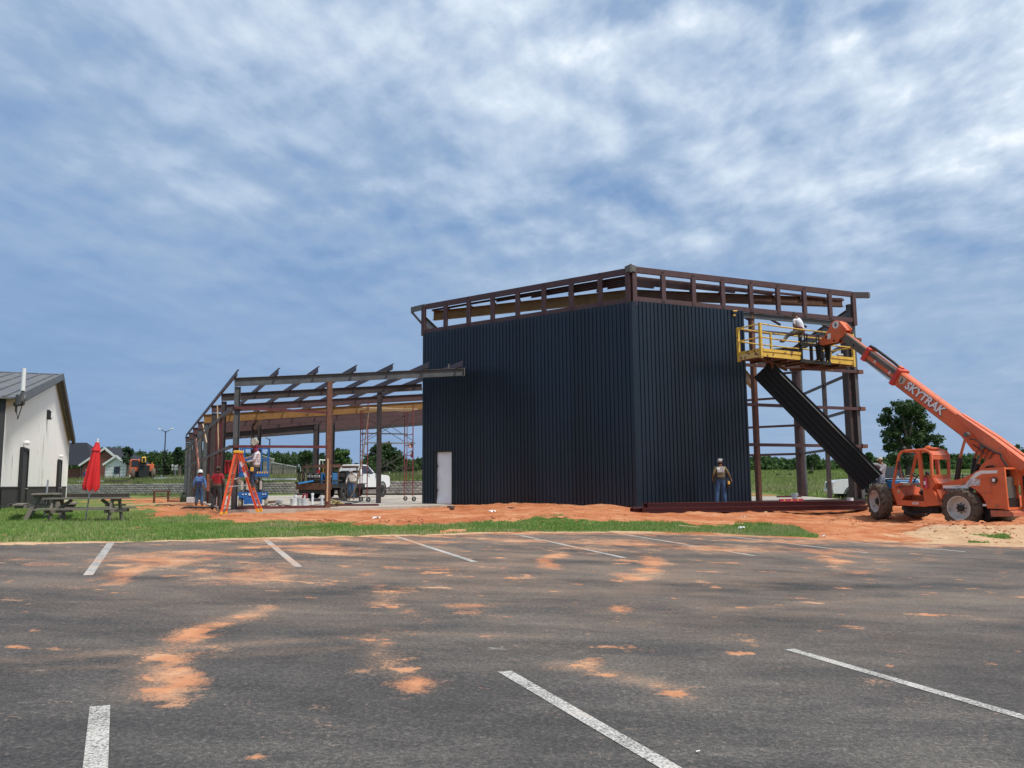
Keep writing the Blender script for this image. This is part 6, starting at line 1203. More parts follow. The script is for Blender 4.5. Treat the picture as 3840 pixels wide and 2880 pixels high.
text_on('LST', .52, (-1.062, .45, .92), (0, -1, 0), (0, 0, 1), MT['shed_white'], bt, bold=.012, sx=1.5); text_on('LST', .50, (-1.068, .45, .92), (0, -1, 0), (0, 0, 1), MT['panel_sheet'], bt, bold=-.004, sx=1.53)
for z in (.72, .66): MB().box((-1.06, .3, z), (.012, 1.5, .018)).build('pinstripe', MT['shed_white'], bt)
bwp = Dp(3385, 1815, 46.0); bw = thing('welding_machine', 'blue engine-driven welder riding in the truck bed behind the gray-shirted man', 'welder', (bwp[0], bwp[1], .28)); MB().bbox((0, 0, .32), (1.5, .7, .62), .05).build('housing', MT['blue_weld'], bw); MB().box((-.1, -.36, .40), (.42, .015, .22)).build('badge', MT['white_paint'], bw); MB().bbox((0, 0, .66), (1.3, .5, .08), .02).build('top_panel', MT['black'], bw)
for x in (-.5, -.3): MB().tube((x, -.1, .68), (x, -.1, .84), .05, n=8).build('white_cap', MT['white_paint'], bw)
MB().path([(.05, -.1, .7), (.2, -.12, .86), (.45, -.1, .84), (.6, -.1, .7)], .03, 6).build('cable', MT['hose_tan'], bw)
# ------------------------------------------------------------------ flatbed welding trailer
tr0 = Dp(1178, 1866, 51.5); tr0[2] = .03; tra = 14.
tr = thing('flatbed_trailer', 'rusty black flatbed trailer loaded with welding gear behind the rusty front post', 'trailer', M=TM(tr0, tra))
MB().bbox((0, 2.4, .80), (2.36, 4.9, .16), .02).build('deck', MT['wood_old'], tr); MB().box((0, -.06, .78), (2.42, .08, .40)).build('rear_rail', MT['rust_dark'], tr)
for s in (-1, 1): MB().box((s * 1.20, 2.4, .80), (.06, 4.9, .26)).build('side_rail', MT['black'], tr)
MB().bar((-1.30, -.10, 1.02), (-.95, -.10, 1.02), .06, .08).build('corner_hook', MT['black'], tr); MB().box((-.2, .4, .48), (1.9, .5, .30)).build('rear_axle_box', MT['black'], tr)
for y in (1.55, 2.45):
    for s in (-1, 1):
        c = np.array([s * 1.12, y, .40]); MB().lathe([(.20, -.12), (.37, -.12), (.40, -.08), (.40, .08), (.37, .12), (.20, .12)], 24, c, (s, 0, 0), closed=True).build('tyre', MT['rubber'], tr, smooth=30); MB().lathe([(.21, .08), (.16, .02), (.001, .04)], 18, c, (s, 0, 0)).build('rim', MT['black'], tr, smooth=30)
for s in (-1, 1): MB().slab([(1.0, .72), (1.15, .95), (2.85, .95), (3.0, .72), (2.9, .72), (2.75, .88), (1.25, .88), (1.1, .72)], (s * 1.14, 0, 0), YY, ZZ, -.16, .16).build('fender', MT['black'], tr)
MB().tube((.55, -.2, 1.12), (1.35, 1.0, 1.12), .05, n=8).build('side_tube', MT['black'], tr); MB().bar((0, 4.8, .7), (.1, 6.3, .75), .16, .16).build('drawbar', MT['black'], tr)
for x, y in ((-.98, .3), (.62, .3), (1.02, 1.2), (-.98, 4.0), (1.02, 4.0)): MB().bar((x, y, .88), (x, y, 2.02), .07, .07).build('rack_post', MT['rust_dark'], tr)
for a, b in (((-.98, .3, 2.02), (1.02, .3, 2.02)), ((-.98, .3, 2.02), (-.98, 4.0, 2.08)), ((1.02, .3, 2.02), (1.02, 4.0, 2.08)), ((-.98, 4.0, 2.08), (1.02, 4.0, 2.08)), ((-.5, .9, 2.10), (1.0, 1.6, 2.13))): MB().bar(a, b, .10, .09).build('rack_rail', MT['steel_rust'], tr)
TRM = np.array(TM(tr0, tra))
def TRP(p): return (TRM @ np.array([*p, 1.]))[:3]
def on_tr(nm, lab, cat, p, grp=None): return thing(nm, lab, cat, M=TM(TRP(p), tra), group=grp)
for k, (x, y, lab) in enumerate(((-.42, .30, 'black-fronted welding machine on the trailer, next to the cable coil'), (.14, .12, 'middle welding machine on the trailer with blue side, above the blue beam end'), (.78, .40, 'welding machine on the trailer just right of the rusty front post'))):
    w = on_tr('welding_machine', lab, 'welder', (x, y, .885)); MB().bbox((0, .35, .36), (.50, .75, .72), .03).build('housing', MT['blue_weld'], w); MB().bbox((0, -.04, .37), (.52, .05, .72), .02).build('front_panel', MT['black'], w)
    for gx in (-.12, .12):
        MB().box((gx, -.07, .52), (.15, .012, .13)).build('gauge_plate', MT['shed_white'], w); MB().tube((gx, -.075, .52), (gx, -.085, .52), .05, n=10).build('dial', MT['black'], w)
    for gx in (-.16, 0, .16): MB().tube((gx, -.07, .30), (gx, -.11, .30), .03, n=8).build('socket', MT['boom_grey'], w)
    MB().box((0, -.07, .67), (.2, .012, .03)).build('name_strip', MT['galv'], w)
q = MB().bar((0, 0, 0), (.95, .10, .14), .10, .10).build('blue_beam', MT['blue_sky']); q.matrix_basis = TM(TRP((-.98, -.22, .98)), tra); tag(q, 'bright blue beam lying across the trailer rear', 'beam')
cc = on_tr('cable_coil', 'thick coil of dark welding cable hanging on the trailer post', 'cable coil', (-.90, .18, 1.05))
for k in range(6): MB().path([(.05 * math.sin(k) + (.14 + .015 * k) * math.cos(a), -.10 - .03 * (k % 3), .32 + (.42 - .02 * k) * math.sin(a)) for a in np.linspace(0, 2 * math.pi, 15)], .022, 5).build('loop', MT['cable' if k % 3 else 'hose_tan'], cc)
MB().path([(.0, -.1, -.05), (.15, -.12, .3), (.35, -.14, .05), (.45, -.15, -.1)], .022, 5).build('loose_end', MT['hose_tan'], cc)
yr = on_tr('cylinder_rack', 'yellow gas cylinder rack frame standing on the trailer', 'rack', (.05, 1.5, .885))
for x in (-.22, .22): MB().bar((x, 0, 0), (x, 0, 1.05), .06, .06).build('upright', MT['tool_yellow'], yr)
for z in (1.05, .5): MB().bar((-.22, 0, z), (.22, 0, z), .06, .06).build('crossbar', MT['tool_yellow'], yr)
for k, (x, y) in enumerate(((-.12, 1.62), (.18, 1.62), (-.35, 1.2))):
    g = on_tr('gas_cylinder', ('dark gas cylinder in the yellow rack, left one', 'dark gas cylinder in the yellow rack, right one', 'small red-topped gas bottle behind the left welding machine')[k], 'gas cylinder', (x, y, .885)); h = 1.15 if k < 2 else .85; MB().lathe([(.001, 0), (.11, 0), (.115, h), (.09, h + .08), (.03, h + .13), (.03, h + .22), (.001, h + .22)], 14).build('shell', MT['rust_dark' if k < 2 else 'red_paint'], g, smooth=40); MB().tube((-.05, 0, h + .18), (.05, 0, h + .18), .02, n=6).build('valve', MT['galv'], g)
tb = on_tr('tool_chest', 'dark tool chest standing on the trailer deck behind the welders', 'tool chest', (.55, 2.6, .885)); MB().bbox((0, 0, .42), (1.0, .6, .84), .03).build('body', MT['black'], tb); MB().box((0, -.31, .6), (.8, .02, .25)).build('drawer', MT['boom_grey'], tb)
# ------------------------------------------------------------------ far telehandler, seen head on
fb = bank_at(532, 9.0); ft = thing('telehandler', 'distant orange telehandler facing the camera on the grass bank beyond the fence', 'telehandler', M=TM(fb, -24)); w = fb[1] / FPX
def FQ(px, py, d=0.): q = on(px, py, fb, az(66)); return np.array([q[0], d, q[1] - fb[2]])
for px_ in (498, 575):
    c = FQ(px_, 1774); MB().lathe([(.3, -.22), (.62, -.22), (.68, -.12), (.68, .12), (.62, .22), (.3, .22)], 20, (c[0], 0, .66), (1, 0, 0), closed=True).build('tyre', MT['tyre_mud'], ft, smooth=30); MB().lathe([(.3, -.22), (.62, -.22), (.68, -.12), (.68, .12), (.62, .22), (.3, .22)], 20, (c[0], 3.2, .66), (1, 0, 0), closed=True).build('tyre', MT['tyre_mud'], ft, smooth=30)
def fbox(a, b, t, bo, d0, d1, nm, mk, ch=.05): p, q = FQ(a, t), FQ(b, bo); MB().bbox(((p[0] + q[0]) / 2, (d0 + d1) / 2, (p[2] + q[2]) / 2), (abs(q[0] - p[0]), d1 - d0, abs(p[2] - q[2])), ch).build(nm, MT[mk], ft)
fbox(487, 525, 1722, 1782, .5, 2.6, 'cab', 'orange_mach', .12); fbox(493, 521, 1730, 1749, .44, .5, 'windshield', 'glass_dark'); fbox(494, 520, 1724, 1728, .42, .5, 'light_bar', 'black')
fbox(528, 548, 1715, 1740, -.6, 3, 'boom', 'black'); fbox(532, 547, 1714, 1735, -.9, -.6, 'boom_tip', 'tool_yellow'); fbox(535, 544, 1718, 1733, -.92, -.88, 'tip_opening', 'black'); fbox(520, 560, 1745, 1790, -.4, 2, 'carriage', 'black'); fbox(549, 577, 1741, 1775, .4, 3.5, 'engine_cover', 'orange_mach'); fbox(500, 575, 1766, 1790, .3, 3, 'chassis', 'black')
MB().tube(FQ(570, 1740, .5), FQ(570, 1735, .5), .1, n=8).build('beacon', MT['amber'], ft)
# ------------------------------------------------------------------ people
def person(label, M, hgt=1.75, J=None, JW=None, shirt='shirt_grey', trousers='denim', boots='boot', skin='skin_a', short=False, face=None, hair='hair', headpos=None, tilt=0., gloves=None):
    k = hgt / 1.75
    D = dict(pel=(0, 0, .95), sp=(0, .0, 1.12), che=(0, .01, 1.30), nb=(0, -.01, 1.45), nk=(0, .01, 1.52), hb=(0, .02, 1.59), sR=(.175, -.005, 1.415), sL=(-.175, -.005, 1.415), eR=(.245, -.04, 1.14), eL=(-.245, -.04, 1.14), wR=(.255, .05, .90), wL=(-.255, .05, .90),
             hR=(.088, 0, .90), hL=(-.088, 0, .90), kR=(.105, .03, .50), kL=(-.105, .03, .50), aR=(.11, -.02, .10), aL=(-.11, -.02, .10), tR=(.125, .15, .05), tL=(-.125, .15, .05))
    D.update(J or {}); Mn = np.array(M); P = {n: (Mn @ np.array([*(np.array(v) * k), 1.]))[:3] for n, v in D.items()}
    for n, v in (JW or {}).items(): P[n] = np.asarray(v, float)
    p = thing('person', label, 'person', M=M); Mi = np.array(M.inverted()); 
    loc = lambda q: (Mi @ np.array([*q, 1.]))[:3]
    RAD = dict(pel=(.178, .135), sp=(.166, .125), che=(.186, .135), nb=(.095, .08), nk=(.06, .06), hb=(.058, .06), sR=(.078, .078), sL=(.078, .078), eR=(.052, .052), eL=(.052, .052), wR=(.036, .036), wL=(.036, .036), hR=(.116, .116), hL=(.116, .116), kR=(.082, .084), kL=(.082, .084), aR=(.066, .07), aL=(.066, .07), tR=(.046, .040), tL=(.046, .040))
    SEG = [('pel', 'sp', 'T'), ('sp', 'che', 'S'), ('che', 'nb', 'S'), ('nb', 'nk', 'K'), ('nk', 'hb', 'K'), ('che', 'sR', 'S'), ('che', 'sL', 'S'), ('sR', 'eR', 'S'), ('sL', 'eL', 'S'), ('eR', 'wR', 'F'), ('eL', 'wL', 'F'), ('pel', 'hR', 'L'), ('pel', 'hL', 'L'), ('hR', 'kR', 'L'), ('hL', 'kL', 'L'), ('kR', 'aR', 'L'), ('kL', 'aL', 'L'), ('aR', 'tR', 'B'), ('aL', 'tL', 'B')]
    names = list(D); me = bpy.data.meshes.new('b'); me.from_pydata([tuple(loc(P[n])) for n in names], [(names.index(a), names.index(b)) for a, b, _ in SEG], []); ob = bpy.data.objects.new('b', me); COL.objects.link(ob)
    sk = ob.modifiers.new('s', 'SKIN'); sk.use_smooth_shade = True
    for i, n in enumerate(names): me.skin_vertices[0].data[i].radius = tuple(r * k for r in RAD[n]); me.skin_vertices[0].data[i].use_root = n == 'pel'
    su = ob.modifiers.new('u', 'SUBSURF'); su.levels = 2; su.render_levels = 2
    bpy.context.view_layer.update(); me2 = bpy.data.meshes.new_from_object(ob.evaluated_get(bpy.context.evaluated_depsgraph_get())); bpy.data.objects.remove(ob)
    nv = len(me2.vertices); V = np.zeros(nv * 3); me2.vertices.foreach_get('co', V); V = V.reshape(-1, 3); F = [tuple(f.vertices) for f in me2.polygons]; C = np.array([V[list(f)].mean(0) for f in F])
    A_, B_ = np.array([loc(P[a]) for a, _, _ in SEG]), np.array([loc(P[b]) for _, b, _ in SEG]); dd = B_ - A_; tt = np.clip(((C[:, None] - A_) * dd).sum(-1) / (dd * dd).sum(-1), 0, 1); ds = np.linalg.norm(A_ + tt[..., None] * dd - C[:, None], axis=-1); ds[:, [7, 8, 9, 10]] *= 1.05; ix = ds.argmin(1)
    MI = dict(S=0, L=1, B=2, K=3, F=3 if short else 0); mi = []
    for i in range(len(F)):
        sgm = SEG[ix[i]][2]; u = tt[i, ix[i]]
        if short and ix[i] in (7, 8, 9, 10) and ds[i, ix[i]] > .085 * k and C[i][2] < loc(P['sR'])[2] and np.hypot(*(C[i] - loc(P['che']))[:2]) < .20 * k: mi.append(0)
        elif sgm == 'T': mi.append(1 if u < .30 else 0)
        elif sgm == 'L' and SEG[ix[i]][1].startswith('a') and u > .86: mi.append(2)
        elif sgm == 'L' and SEG[ix[i]][0] == 'pel' and C[i][2] > loc(P['pel'])[2] + .06: mi.append(0)
        elif sgm == 'S' and short and SEG[ix[i]][0] in ('sR', 'sL') and u > .62: mi.append(3)
        else: mi.append(MI[sgm])
    mb = MB(); mb.v = [tuple(v) for v in V]; mb.f = F; mb.m = mi
    # head with face, ears
    hb, nk = loc(P['hb']), loc(P['nk']); fz = face if face is not None else (0, 1, 0); fd = np.array(fz, float); fd /= np.linalg.norm(fd); upv = np.array([0, 0, 1.]) - fd * fd[2]; upv /= np.linalg.norm(upv); rt = np.cross(fd, upv); HM = np.array([rt, fd, upv]).T; hc = hb + upv * .055 * k + fd * .018 * k
    def hf(q):
        x, y, z = q; y2 = y * (1.0 - .10 * (z < -.03)) + (.022 if (abs(x) < .02 and y > .06 and -.035 < z < .02) else 0); x2 = x * (1 - .25 * max(0, -z / .118)); return np.array([x2, y2, z])
    mb.mi = 3; mb.ell(hc, (.076 * k, .096 * k, .118 * k), 20, 14, HM, hf)
    hv = lambda a: hc + HM @ (np.array(a) * k)
    for s in (-1, 1): mb.ell(hv((s * .077, -.005, -.005)), (.012 * k, .022 * k, .032 * k), 6, 5, HM)
    mb.loft([[hv((x * 1.0, .088, z)) for x, z in ((-.010, .02), (.010, .02), (.010, .0), (-.010, .0))], [hv((x * 1.6, .112, z)) for x, z in ((-.006, -.015), (.006, -.015), (.008, -.032), (-.008, -.032))]])
    mb.mi = 4
    for s in (-1, 1): mb.ell(hv((s * .030, .084, .018)), (.012 * k, .008 * k, .006 * k), 6, 4, HM)
    mb.ell(hv((0, .088, -.058)), (.022 * k, .008 * k, .005 * k), 6, 4, HM)
    # hands: palm, four fingers, thumb
    for s, e, wn in ((1, 'eR', 'wR'), (-1, 'eL', 'wL')):
        w0, e0 = loc(P[wn]), loc(P[e]); d = w0 - e0; d /= np.linalg.norm(d); inw = np.array([-s * 1., 0.15, 0]); inw = inw - d * np.dot(inw, d); inw /= np.linalg.norm(inw); sd_ = np.cross(d, inw) * s; mb.mi = 5 if gloves else 3
        pc = w0 + d * .05 * k; mb.ell(pc, (.042 * k, .018 * k, .052 * k), 8, 6, np.array([sd_, inw, d]).T)
        for j, (o_, L_) in enumerate(((.030, .070), (.010, .080), (-.010, .074), (-.029, .058))):
            b0 = w0 + d * .088 * k + sd_ * o_ * k; b1 = b0 + (d * .8 + inw * .5) * L_ * .5 * k; b2 = b1 + (d * .25 + inw * .95) * L_ * .5 * k; mb.path([b0 - d * .03 * k, b0, b1, b2], .009 * k, 5)
        t0_ = w0 + d * .03 * k + sd_ * .036 * k; mb.path([t0_, t0_ + (sd_ * .6 + d * .7) * .035 * k, t0_ + (sd_ * .45 + d * 1.2 + inw * .5) * .055 * k], .010 * k, 5)
    mb.build('body', [MT[shirt], MT[trousers], MT[boots], MT[skin], MT['hair'], MT[gloves] if gloves else MT['black']], p, smooth=180)
    # hair cap
    MB().ell(hc + HM @ np.array([0, -.012, .012]) * k, (.081 * k, .096 * k, .116 * k), 16, 10, HM, lambda q: np.array([q[0], min(q[1], .045 * k) if q[2] > .02 * k else min(q[1], -.012 * k), max(q[2], -.07 * k)])).build('hair', MT[hair], p, smooth=60)
    p['_'] = 0; del p['_']
    return p, P, hv, HM, hc, k, loc
def cap(pp, mk, brim=1., nm='cap'):
    p, P, hv, HM, hc, k, loc = pp
    c = MB().ell(hv((0, -.005, .045)), (.086 * k, .103 * k, .090 * k), 18, 10, HM, lambda q: np.array([q[0], q[1], max(q[2], -.012 * k)])).build(nm, MT[mk], p, smooth=60)
    rows = []
    for i in range(9): a = -1.15 + 2.3 * i / 8; rows.append((math.sin(a), math.cos(a)))
    vs = [hv((x * .080, brim * (.02 + y * .078), .040)) for x, y in rows] + [hv((x * .078, brim * (.085 + y * .095), .022)) for x, y in rows] + [hv((x * .080, brim * (.02 + y * .078), .048)) for x, y in rows] + [hv((x * .078, brim * (.085 + y * .095), .030)) for x, y in rows]
    MB().add(vs, [(i, i + 1, i + 10, i + 9) for i in range(8)] + [(18 + i, 27 + i, 28 + i, 19 + i) for i in range(8)] + [(9 + i, 10 + i, 28 + i, 27 + i) for i in range(8)]).build('brim', MT[mk], c, smooth=60); return c
def hardhat(pp):
    p, P, hv, HM, hc, k, loc = pp
    MB().lathe([(.155, -.005), (.150, .004), (.122, .012), (.118, .05), (.098, .105), (.05, .138), (.001, .146)], 22, hv((0, -.005, .035)), HM @ np.array([0, 0, 1.])).build('hard_hat', MT['hardhat'], p, smooth=50)
    MB().path([hv((0, .11, .06)), hv((0, .07, .165)), hv((0, 0, .188)), hv((0, -.07, .165)), hv((0, -.11, .06))], .012, 5).build('hat_ridge', MT['hardhat'], p)
def scarf(pp, mk, nm='neckerchief'):
    p, P, hv, HM, hc, k, loc = pp; n = loc(P['nk']); u = loc(P['hb']) - loc(P['nb']); u /= np.linalg.norm(u); MB().lathe([(.062, -.07), (.105, -.065), (.098, 0), (.080, .055), (.060, .055)], 14, n, u, closed=True).build(nm, MT[mk], p, smooth=60)
def belt(pp, mk='leather', pouches=((1, .02), (-1, .02)), back=True):
    p, P, hv, HM, hc, k, loc = pp; c = loc(P['pel']); h = np.array([0, 0, .075]); ax = loc(P['hR']) - loc(P['hL']); ax[2] = 0; ax /= np.linalg.norm(ax); fy = np.array([-ax[1], ax[0], 0]); vs = []
    for z in (-.04, .04):
        for q in (1.0, 1.10):
            for i in range(20): a = 2 * math.pi * i / 20; vs.append(c + h + ax * .170 * q * math.cos(a) + fy * .135 * q * math.sin(a) + np.array([0, 0, z]))
    n = 20; b = MB().add(vs, [(n + i, n + (i + 1) % n, 3 * n + (i + 1) % n, 3 * n + i) for i in range(n)] + [(2 * n + i, 2 * n + (i + 1) % n, 3 * n + (i + 1) % n, 3 * n + i)[::-1] for i in range(n)] + [(i, (i + 1) % n, n + (i + 1) % n, n + i)[::-1] for i in range(n)]).build('tool_belt', MT[mk], p, smooth=40)
    R3 = np.array([ax, fy, (0, 0, 1)]).T
    for s, f in pouches: MB().bbox(c + ax * s * .20 + fy * f + np.array([0, 0, -.03]), (.09, .17, .22), .03, R3).build('pouch', MT[mk], b)
    return b
def face_to(M, az_, el=0.):      # a world heading as a direction in the figure's own axes
    d = np.array([math.sin(R_(az_)) * math.cos(R_(el)), math.cos(R_(az_)) * math.cos(R_(el)), math.sin(R_(el))]); return np.array(M.to_3x3().inverted()) @ d
# man in blue shirt and white hard hat
M = TM(v3(Zp(746, 1891, 0.), float(ground_z(*[[q] for q in Zp(746, 1891, 0.)[:2]])[0]) - .0), -6)
A = person('man in blue long-sleeved shirt and white hard hat seen from behind', M, 1.74, J=dict(wR=(.30, .02, .88), wL=(-.30, .04, .90), eR=(.285, -.03, 1.14), eL=(-.285, -.03, 1.14), aR=(.14, -.02, .10), tR=(.17, .14, .05), aL=(-.13, .0, .10), tL=(-.17, .16, .05)), shirt='shirt_blue', trousers='denim', face=face_to(M, -10), skin='skin_b'); hardhat(A); scarf(A, 'maroon'); belt(A)
MB().bbox(A[6](A[1]['sp']) + np.array([0, -.125, .0]), (.26, .05, .22), .05).build('back_support', MT['shirt_navy'], A[0])
# man in red shirt
fz = Dp(813, 1914, 33.6); M = TM(fz, 8)
A = person('man in red T-shirt and camo cap seen from behind, left of the ladder', M, 1.76, J=dict(wR=(.32, .04, .92), wL=(-.30, .02, .93), eR=(.29, -.05, 1.17), eL=(-.27, -.04, 1.17), kL=(-.14, .06, .50), aL=(-.17, -.10, .10), tL=(-.20, .06, .05), aR=(.12, .02, .08), tR=(.16, .18, .04)), shirt='shirt_red', trousers='work_grey', boots='boot_dark', skin='skin_b', short=True, face=face_to(M, 5, -8)); cap(A, 'camo'); belt(A, 'leather', ((-1, .05),)); 
MB().bbox(A[6](A[1]['hL']) + np.array([-.14, .02, -.10]), (.12, .2, .26), .03).build('tool_pouch', MT['black'], A[0])
for s, e, w in ((1, 'eR', 'wR'), (-1, 'eL', 'wL')): MB().tube(A[6](A[1][e]) + np.array([0, 0, .06]), A[6](A[1][w]), .062, .045, n=10).build('arm_sleeve', MT['work_tan'], A[0], smooth=50)
# welder on the ladder
Yw = 31.18; g = lambda px, py, dy=0.: Dp(px, py, Yw + dy)
M = TM(g(958, 1757) - np.array([0, 0, .95]), -90)
jw = dict(pel=g(959, 1755), sp=g(963, 1738), che=g(966, 1714), nb=g(962, 1694), nk=g(959, 1687), hb=g(956, 1679), sL=g(964, 1698, -.18), sR=g(964, 1698, .17), eL=g(951, 1727, -.24), wL=g(925, 1733, -.10), eR=g(941, 1714, .22), wR=g(917, 1719, .12),
          hL=g(957, 1759, -.09), hR=g(957, 1759, .09), kL=g(942, 1794, -.08), aL=g(951, 1824, -.06), tL=g(938, 1829, -.05), kR=g(944, 1786, .12), aR=g(966, 1806, .12), tR=g(956, 1813, .12))
A = person('welder in plaid shirt and flipped-up camo mask climbing the orange stepladder', M, 1.74, JW=jw, shirt='plaid', trousers='denim_dark', boots='leather', skin='skin_b', face=face_to(M, -90, 0)); scarf(A, 'maroon', 'hood')
p, P, hv, HM, hc, k, loc = A; MB().ell(hv((0, -.035, .0)), (.095, .095, .125), 14, 10, HM).build('balaclava', MT['maroon'], p, smooth=60)
MB().slab([(-.02, .00), (.10, .06), (.09, .24), (.03, .30), (-.06, .27), (-.13, .14), (-.10, .05)], hv((0, 0, .02)), HM @ np.array([0, 1, 0.]), HM @ np.array([0, 0, 1.]), -.12, .12).build('welding_mask', MT['camo_pale'], p, smooth=20); MB().slab([(.085, .05), (.125, .07), (.115, .24), (.045, .315), (.02, .295), (.075, .23)], hv((0, 0, .02)), HM @ np.array([0, 1, 0.]), HM @ np.array([0, 0, 1.]), -.11, .11).build('mask_window', MT['black'], p)
b = belt(A, 'leather', ()); MB().bbox(loc(g(945, 1760, -.22)), (.06, .12, .16), .02).build('tape_case', MT['tool_yellow'], b); MB().bbox(loc(g(938, 1768, -.18)), (.1, .12, .2), .03).build('pouch', MT['denim_dark'], b)
# man in cream shirt walking by the trailer
fz = Dp(1318, 1868, 47.8); M = TM(v3(fz, .015), 172)
A = person('man in cream shirt, white cap and jeans walking between trailer and scaffold', M, 1.76, J=dict(kL=(-.12, .12, .52), aL=(-.12, .10, .10), tL=(-.14, .26, .05), kR=(.11, .04, .50), aR=(.12, -.16, .13), tR=(.13, .0, .05), wR=(.30, .16, .98), eR=(.28, -.02, 1.16), eL=(-.33, -.14, 1.20), wL=(-.24, .02, 1.02)), shirt='shirt_cream', trousers='denim', boots='boot', face=face_to(M, 205, -10)); cap(A, 'white_paint'); belt(A, 'leather', ())
# man in the basket
Yb = 33.0; g = lambda px, py, dy=0.: Dp(px, py, Yb + dy); M = TM(g(2999, 1243) - np.array([0, 0, .95]), -50)
jw = dict(pel=g(3001, 1238), sp=g(3003, 1224), che=g(2998, 1208), nb=g(2989, 1195), nk=g(2985, 1190), hb=g(2982, 1184), sL=g(2977, 1199, -.12), sR=g(2998, 1199, .15), eL=g(2977, 1222, -.12), wL=g(2987, 1240, .08), eR=g(2985, 1226, .25), wR=g(2975, 1240, .3),
          hL=g(2997, 1243, -.06), hR=g(3003, 1243, .07), kL=g(2955, 1256, .12), aL=g(2936, 1281, .10), tL=g(2923, 1280, .12), kR=g(3000, 1272, .02), aR=g(2999, 1296, .05), tR=g(2989, 1300, .15))
A = person('man in white T-shirt and tan trousers bracing one knee inside the yellow basket', M, 1.72, JW=jw, shirt='shirt_white', trousers='work_tan', boots='boot', skin='skin_b', short=True, face=face_to(M, -60, -15))
b = belt(A, 'maroon', ((1, -.02),)); 
# man in olive shirt looking up
fz = Dp(2706, 1896, 31.0); M = TM(fz, 6)
A = person('man in olive long-sleeved shirt and jeans looking up at the black wall', M, 1.73, J=dict(wR=(.40, .10, .98), eR=(.30, -.02, 1.18), wL=(-.27, .10, 1.0), eL=(-.26, -.06, 1.17), kL=(-.14, .02, .50), aL=(-.18, -.03, .09), tL=(-.21, .12, .05), kR=(.12, .02, .5), aR=(.14, 0, .09), tR=(.17, .15, .05), hb=(.01, -.01, 1.59)), shirt='shirt_olive', trousers='denim', boots='boot_dark', face=face_to(M, 40, 32)); cap(A, 'cap_grey'); b = belt(A, 'black', ((1, .0), (-1, .0))); p, P, hv, HM, hc, k, loc = A
MB().bbox(loc(P['hR']) + np.array([.17, -.03, -.10]), (.13, .18, .30), .04).build('holster', MT['black'], b); MB().bbox(loc(P['hR']) + np.array([.19, -.12, -.05]), (.08, .06, .13), .02).build('yellow_tool', MT['tool_yellow'], b)
pc = loc(P['che']) + np.array([0, -.142, .03]); ex, ey = np.array([1., 0, 0]), np.array([0, .10, .995])
for z, h_, c_ in ((.062, .085, 'flag_white'),): MB().slab([(-.14, -.045), (.14, -.045), (.14, .045), (-.14, .045)], pc + np.array([0, -.006, z]), ex, ey, -.004, .004).build('shirt_print', MT['paper'], p)
for j in range(4): MB().box(pc + np.array([.055, -.0125, .03 + .02 * j]), (.15, .004, .006)).build('print_stripe', MT['shirt_olive'], p)
text_on('ARIAT', .085, pc + np.array([0, -.012, -.025]), ex, ey, MT['paper'], p, bold=.002, sx=1.05); MB().box(pc + np.array([0, -.012, -.07]), (.27, .006, .012)).build('print_stripe', MT['paper'], p)
# man in gray shirt holding the sheet
Yg = 33.0; g = lambda px, py, dy=0.: Dp(px, py, Yg + dy); fz = g(3309, 1881); M = TM(fz, -35)
jw = dict(hb=g(3303, 1732), nk=g(3306, 1738), nb=g(3307, 1743), che=g(3310, 1757), sL=g(3290, 1743, -.10), eL=g(3268, 1741, -.50), wL=g(3277, 1766, -.95), sR=g(3318, 1744, .10), eR=g(3300, 1766, -.3), wR=g(3282, 1774, -.8))
A = person('man in gray long-sleeved shirt and tan cap holding the lower end of the black sheet', M, 1.74, JW=jw, shirt='shirt_grey', trousers='denim_light', boots='boot', face=face_to(M, -80, -5), gloves='black'); cap(A, 'cap_tan')
# far figures
fz = bank_at(320, 7.5); M = TM(v3(fz, fz[2] - .35), 160); A = person('distant person in navy top standing in the grass behind the red umbrella', M, 1.72, shirt='shirt_navy', trousers='denim_dark')
zt = Dp(3478, 1765, 34.0); M = TM((zt[0], zt[1], zt[2] - 1.76), 10); A = person('person in gray cap behind the telehandler, only head visible through the cab', M, 1.72, shirt='shirt_navy', trousers='denim_dark'); cap(A, 'work_grey')
# ------------------------------------------------------------------ picnic tables, umbrella
def gpt(px, py, z0=-.13):
    p = Zp(px, py, z0)
    for _ in range(6): p = Zp(px, py, float(ground_z([p[0]], [p[1]])[0]))
    return p
def picnic(label, M, L=2.25):
    t = thing('picnic_table', label, 'picnic table', M=M)          # local X along the table
    for k in range(5): MB().box((rnd.uniform(-.02, .02), -.30 + .15 * k, .745 + rnd.uniform(-.004, .004)), (L, .138, .042)).build('top_board', MT['wood_grey'], t)
    for s in (-1, 1):
        for k in range(2): MB().box((rnd.uniform(-.03, .03), s * (.62 + .15 * k), .435 + rnd.uniform(-.005, .005)), (L, .138, .042)).build('seat_board', MT['wood_grey'], t)
    for x in (-L * .38, L * .38):
        MB().box((x, 0, .70), (.045, .66, .09)).build('top_bearer', MT['wood_grey'], t); MB().box((x + .045, 0, .37), (.045, 1.60, .10)).build('seat_bearer', MT['wood_grey'], t)
        for s in (-1, 1): MB().bar((x, s * .50, -.06), (x, s * .22, .72), .05, .12, up=(0, 1, 0)).build('leg', MT['wood_grey'], t)
        MB().bar((x, 0, .40), (x - math.copysign(.42, x), 0, .70), .045, .09).build('diagonal_brace', MT['wood_grey'], t)
    return t
P1 = Dp(322, 1950, 24.7); P1[2] = float(ground_z([P1[0]], [P1[1]])[0]); picnic('weathered gray picnic table standing broadside under the red umbrella', Matrix.Translation(Vector(P1)) @ Matrix.Rotation(R_(2), 4, 'Z') @ Matrix.Scale(1.0, 4))
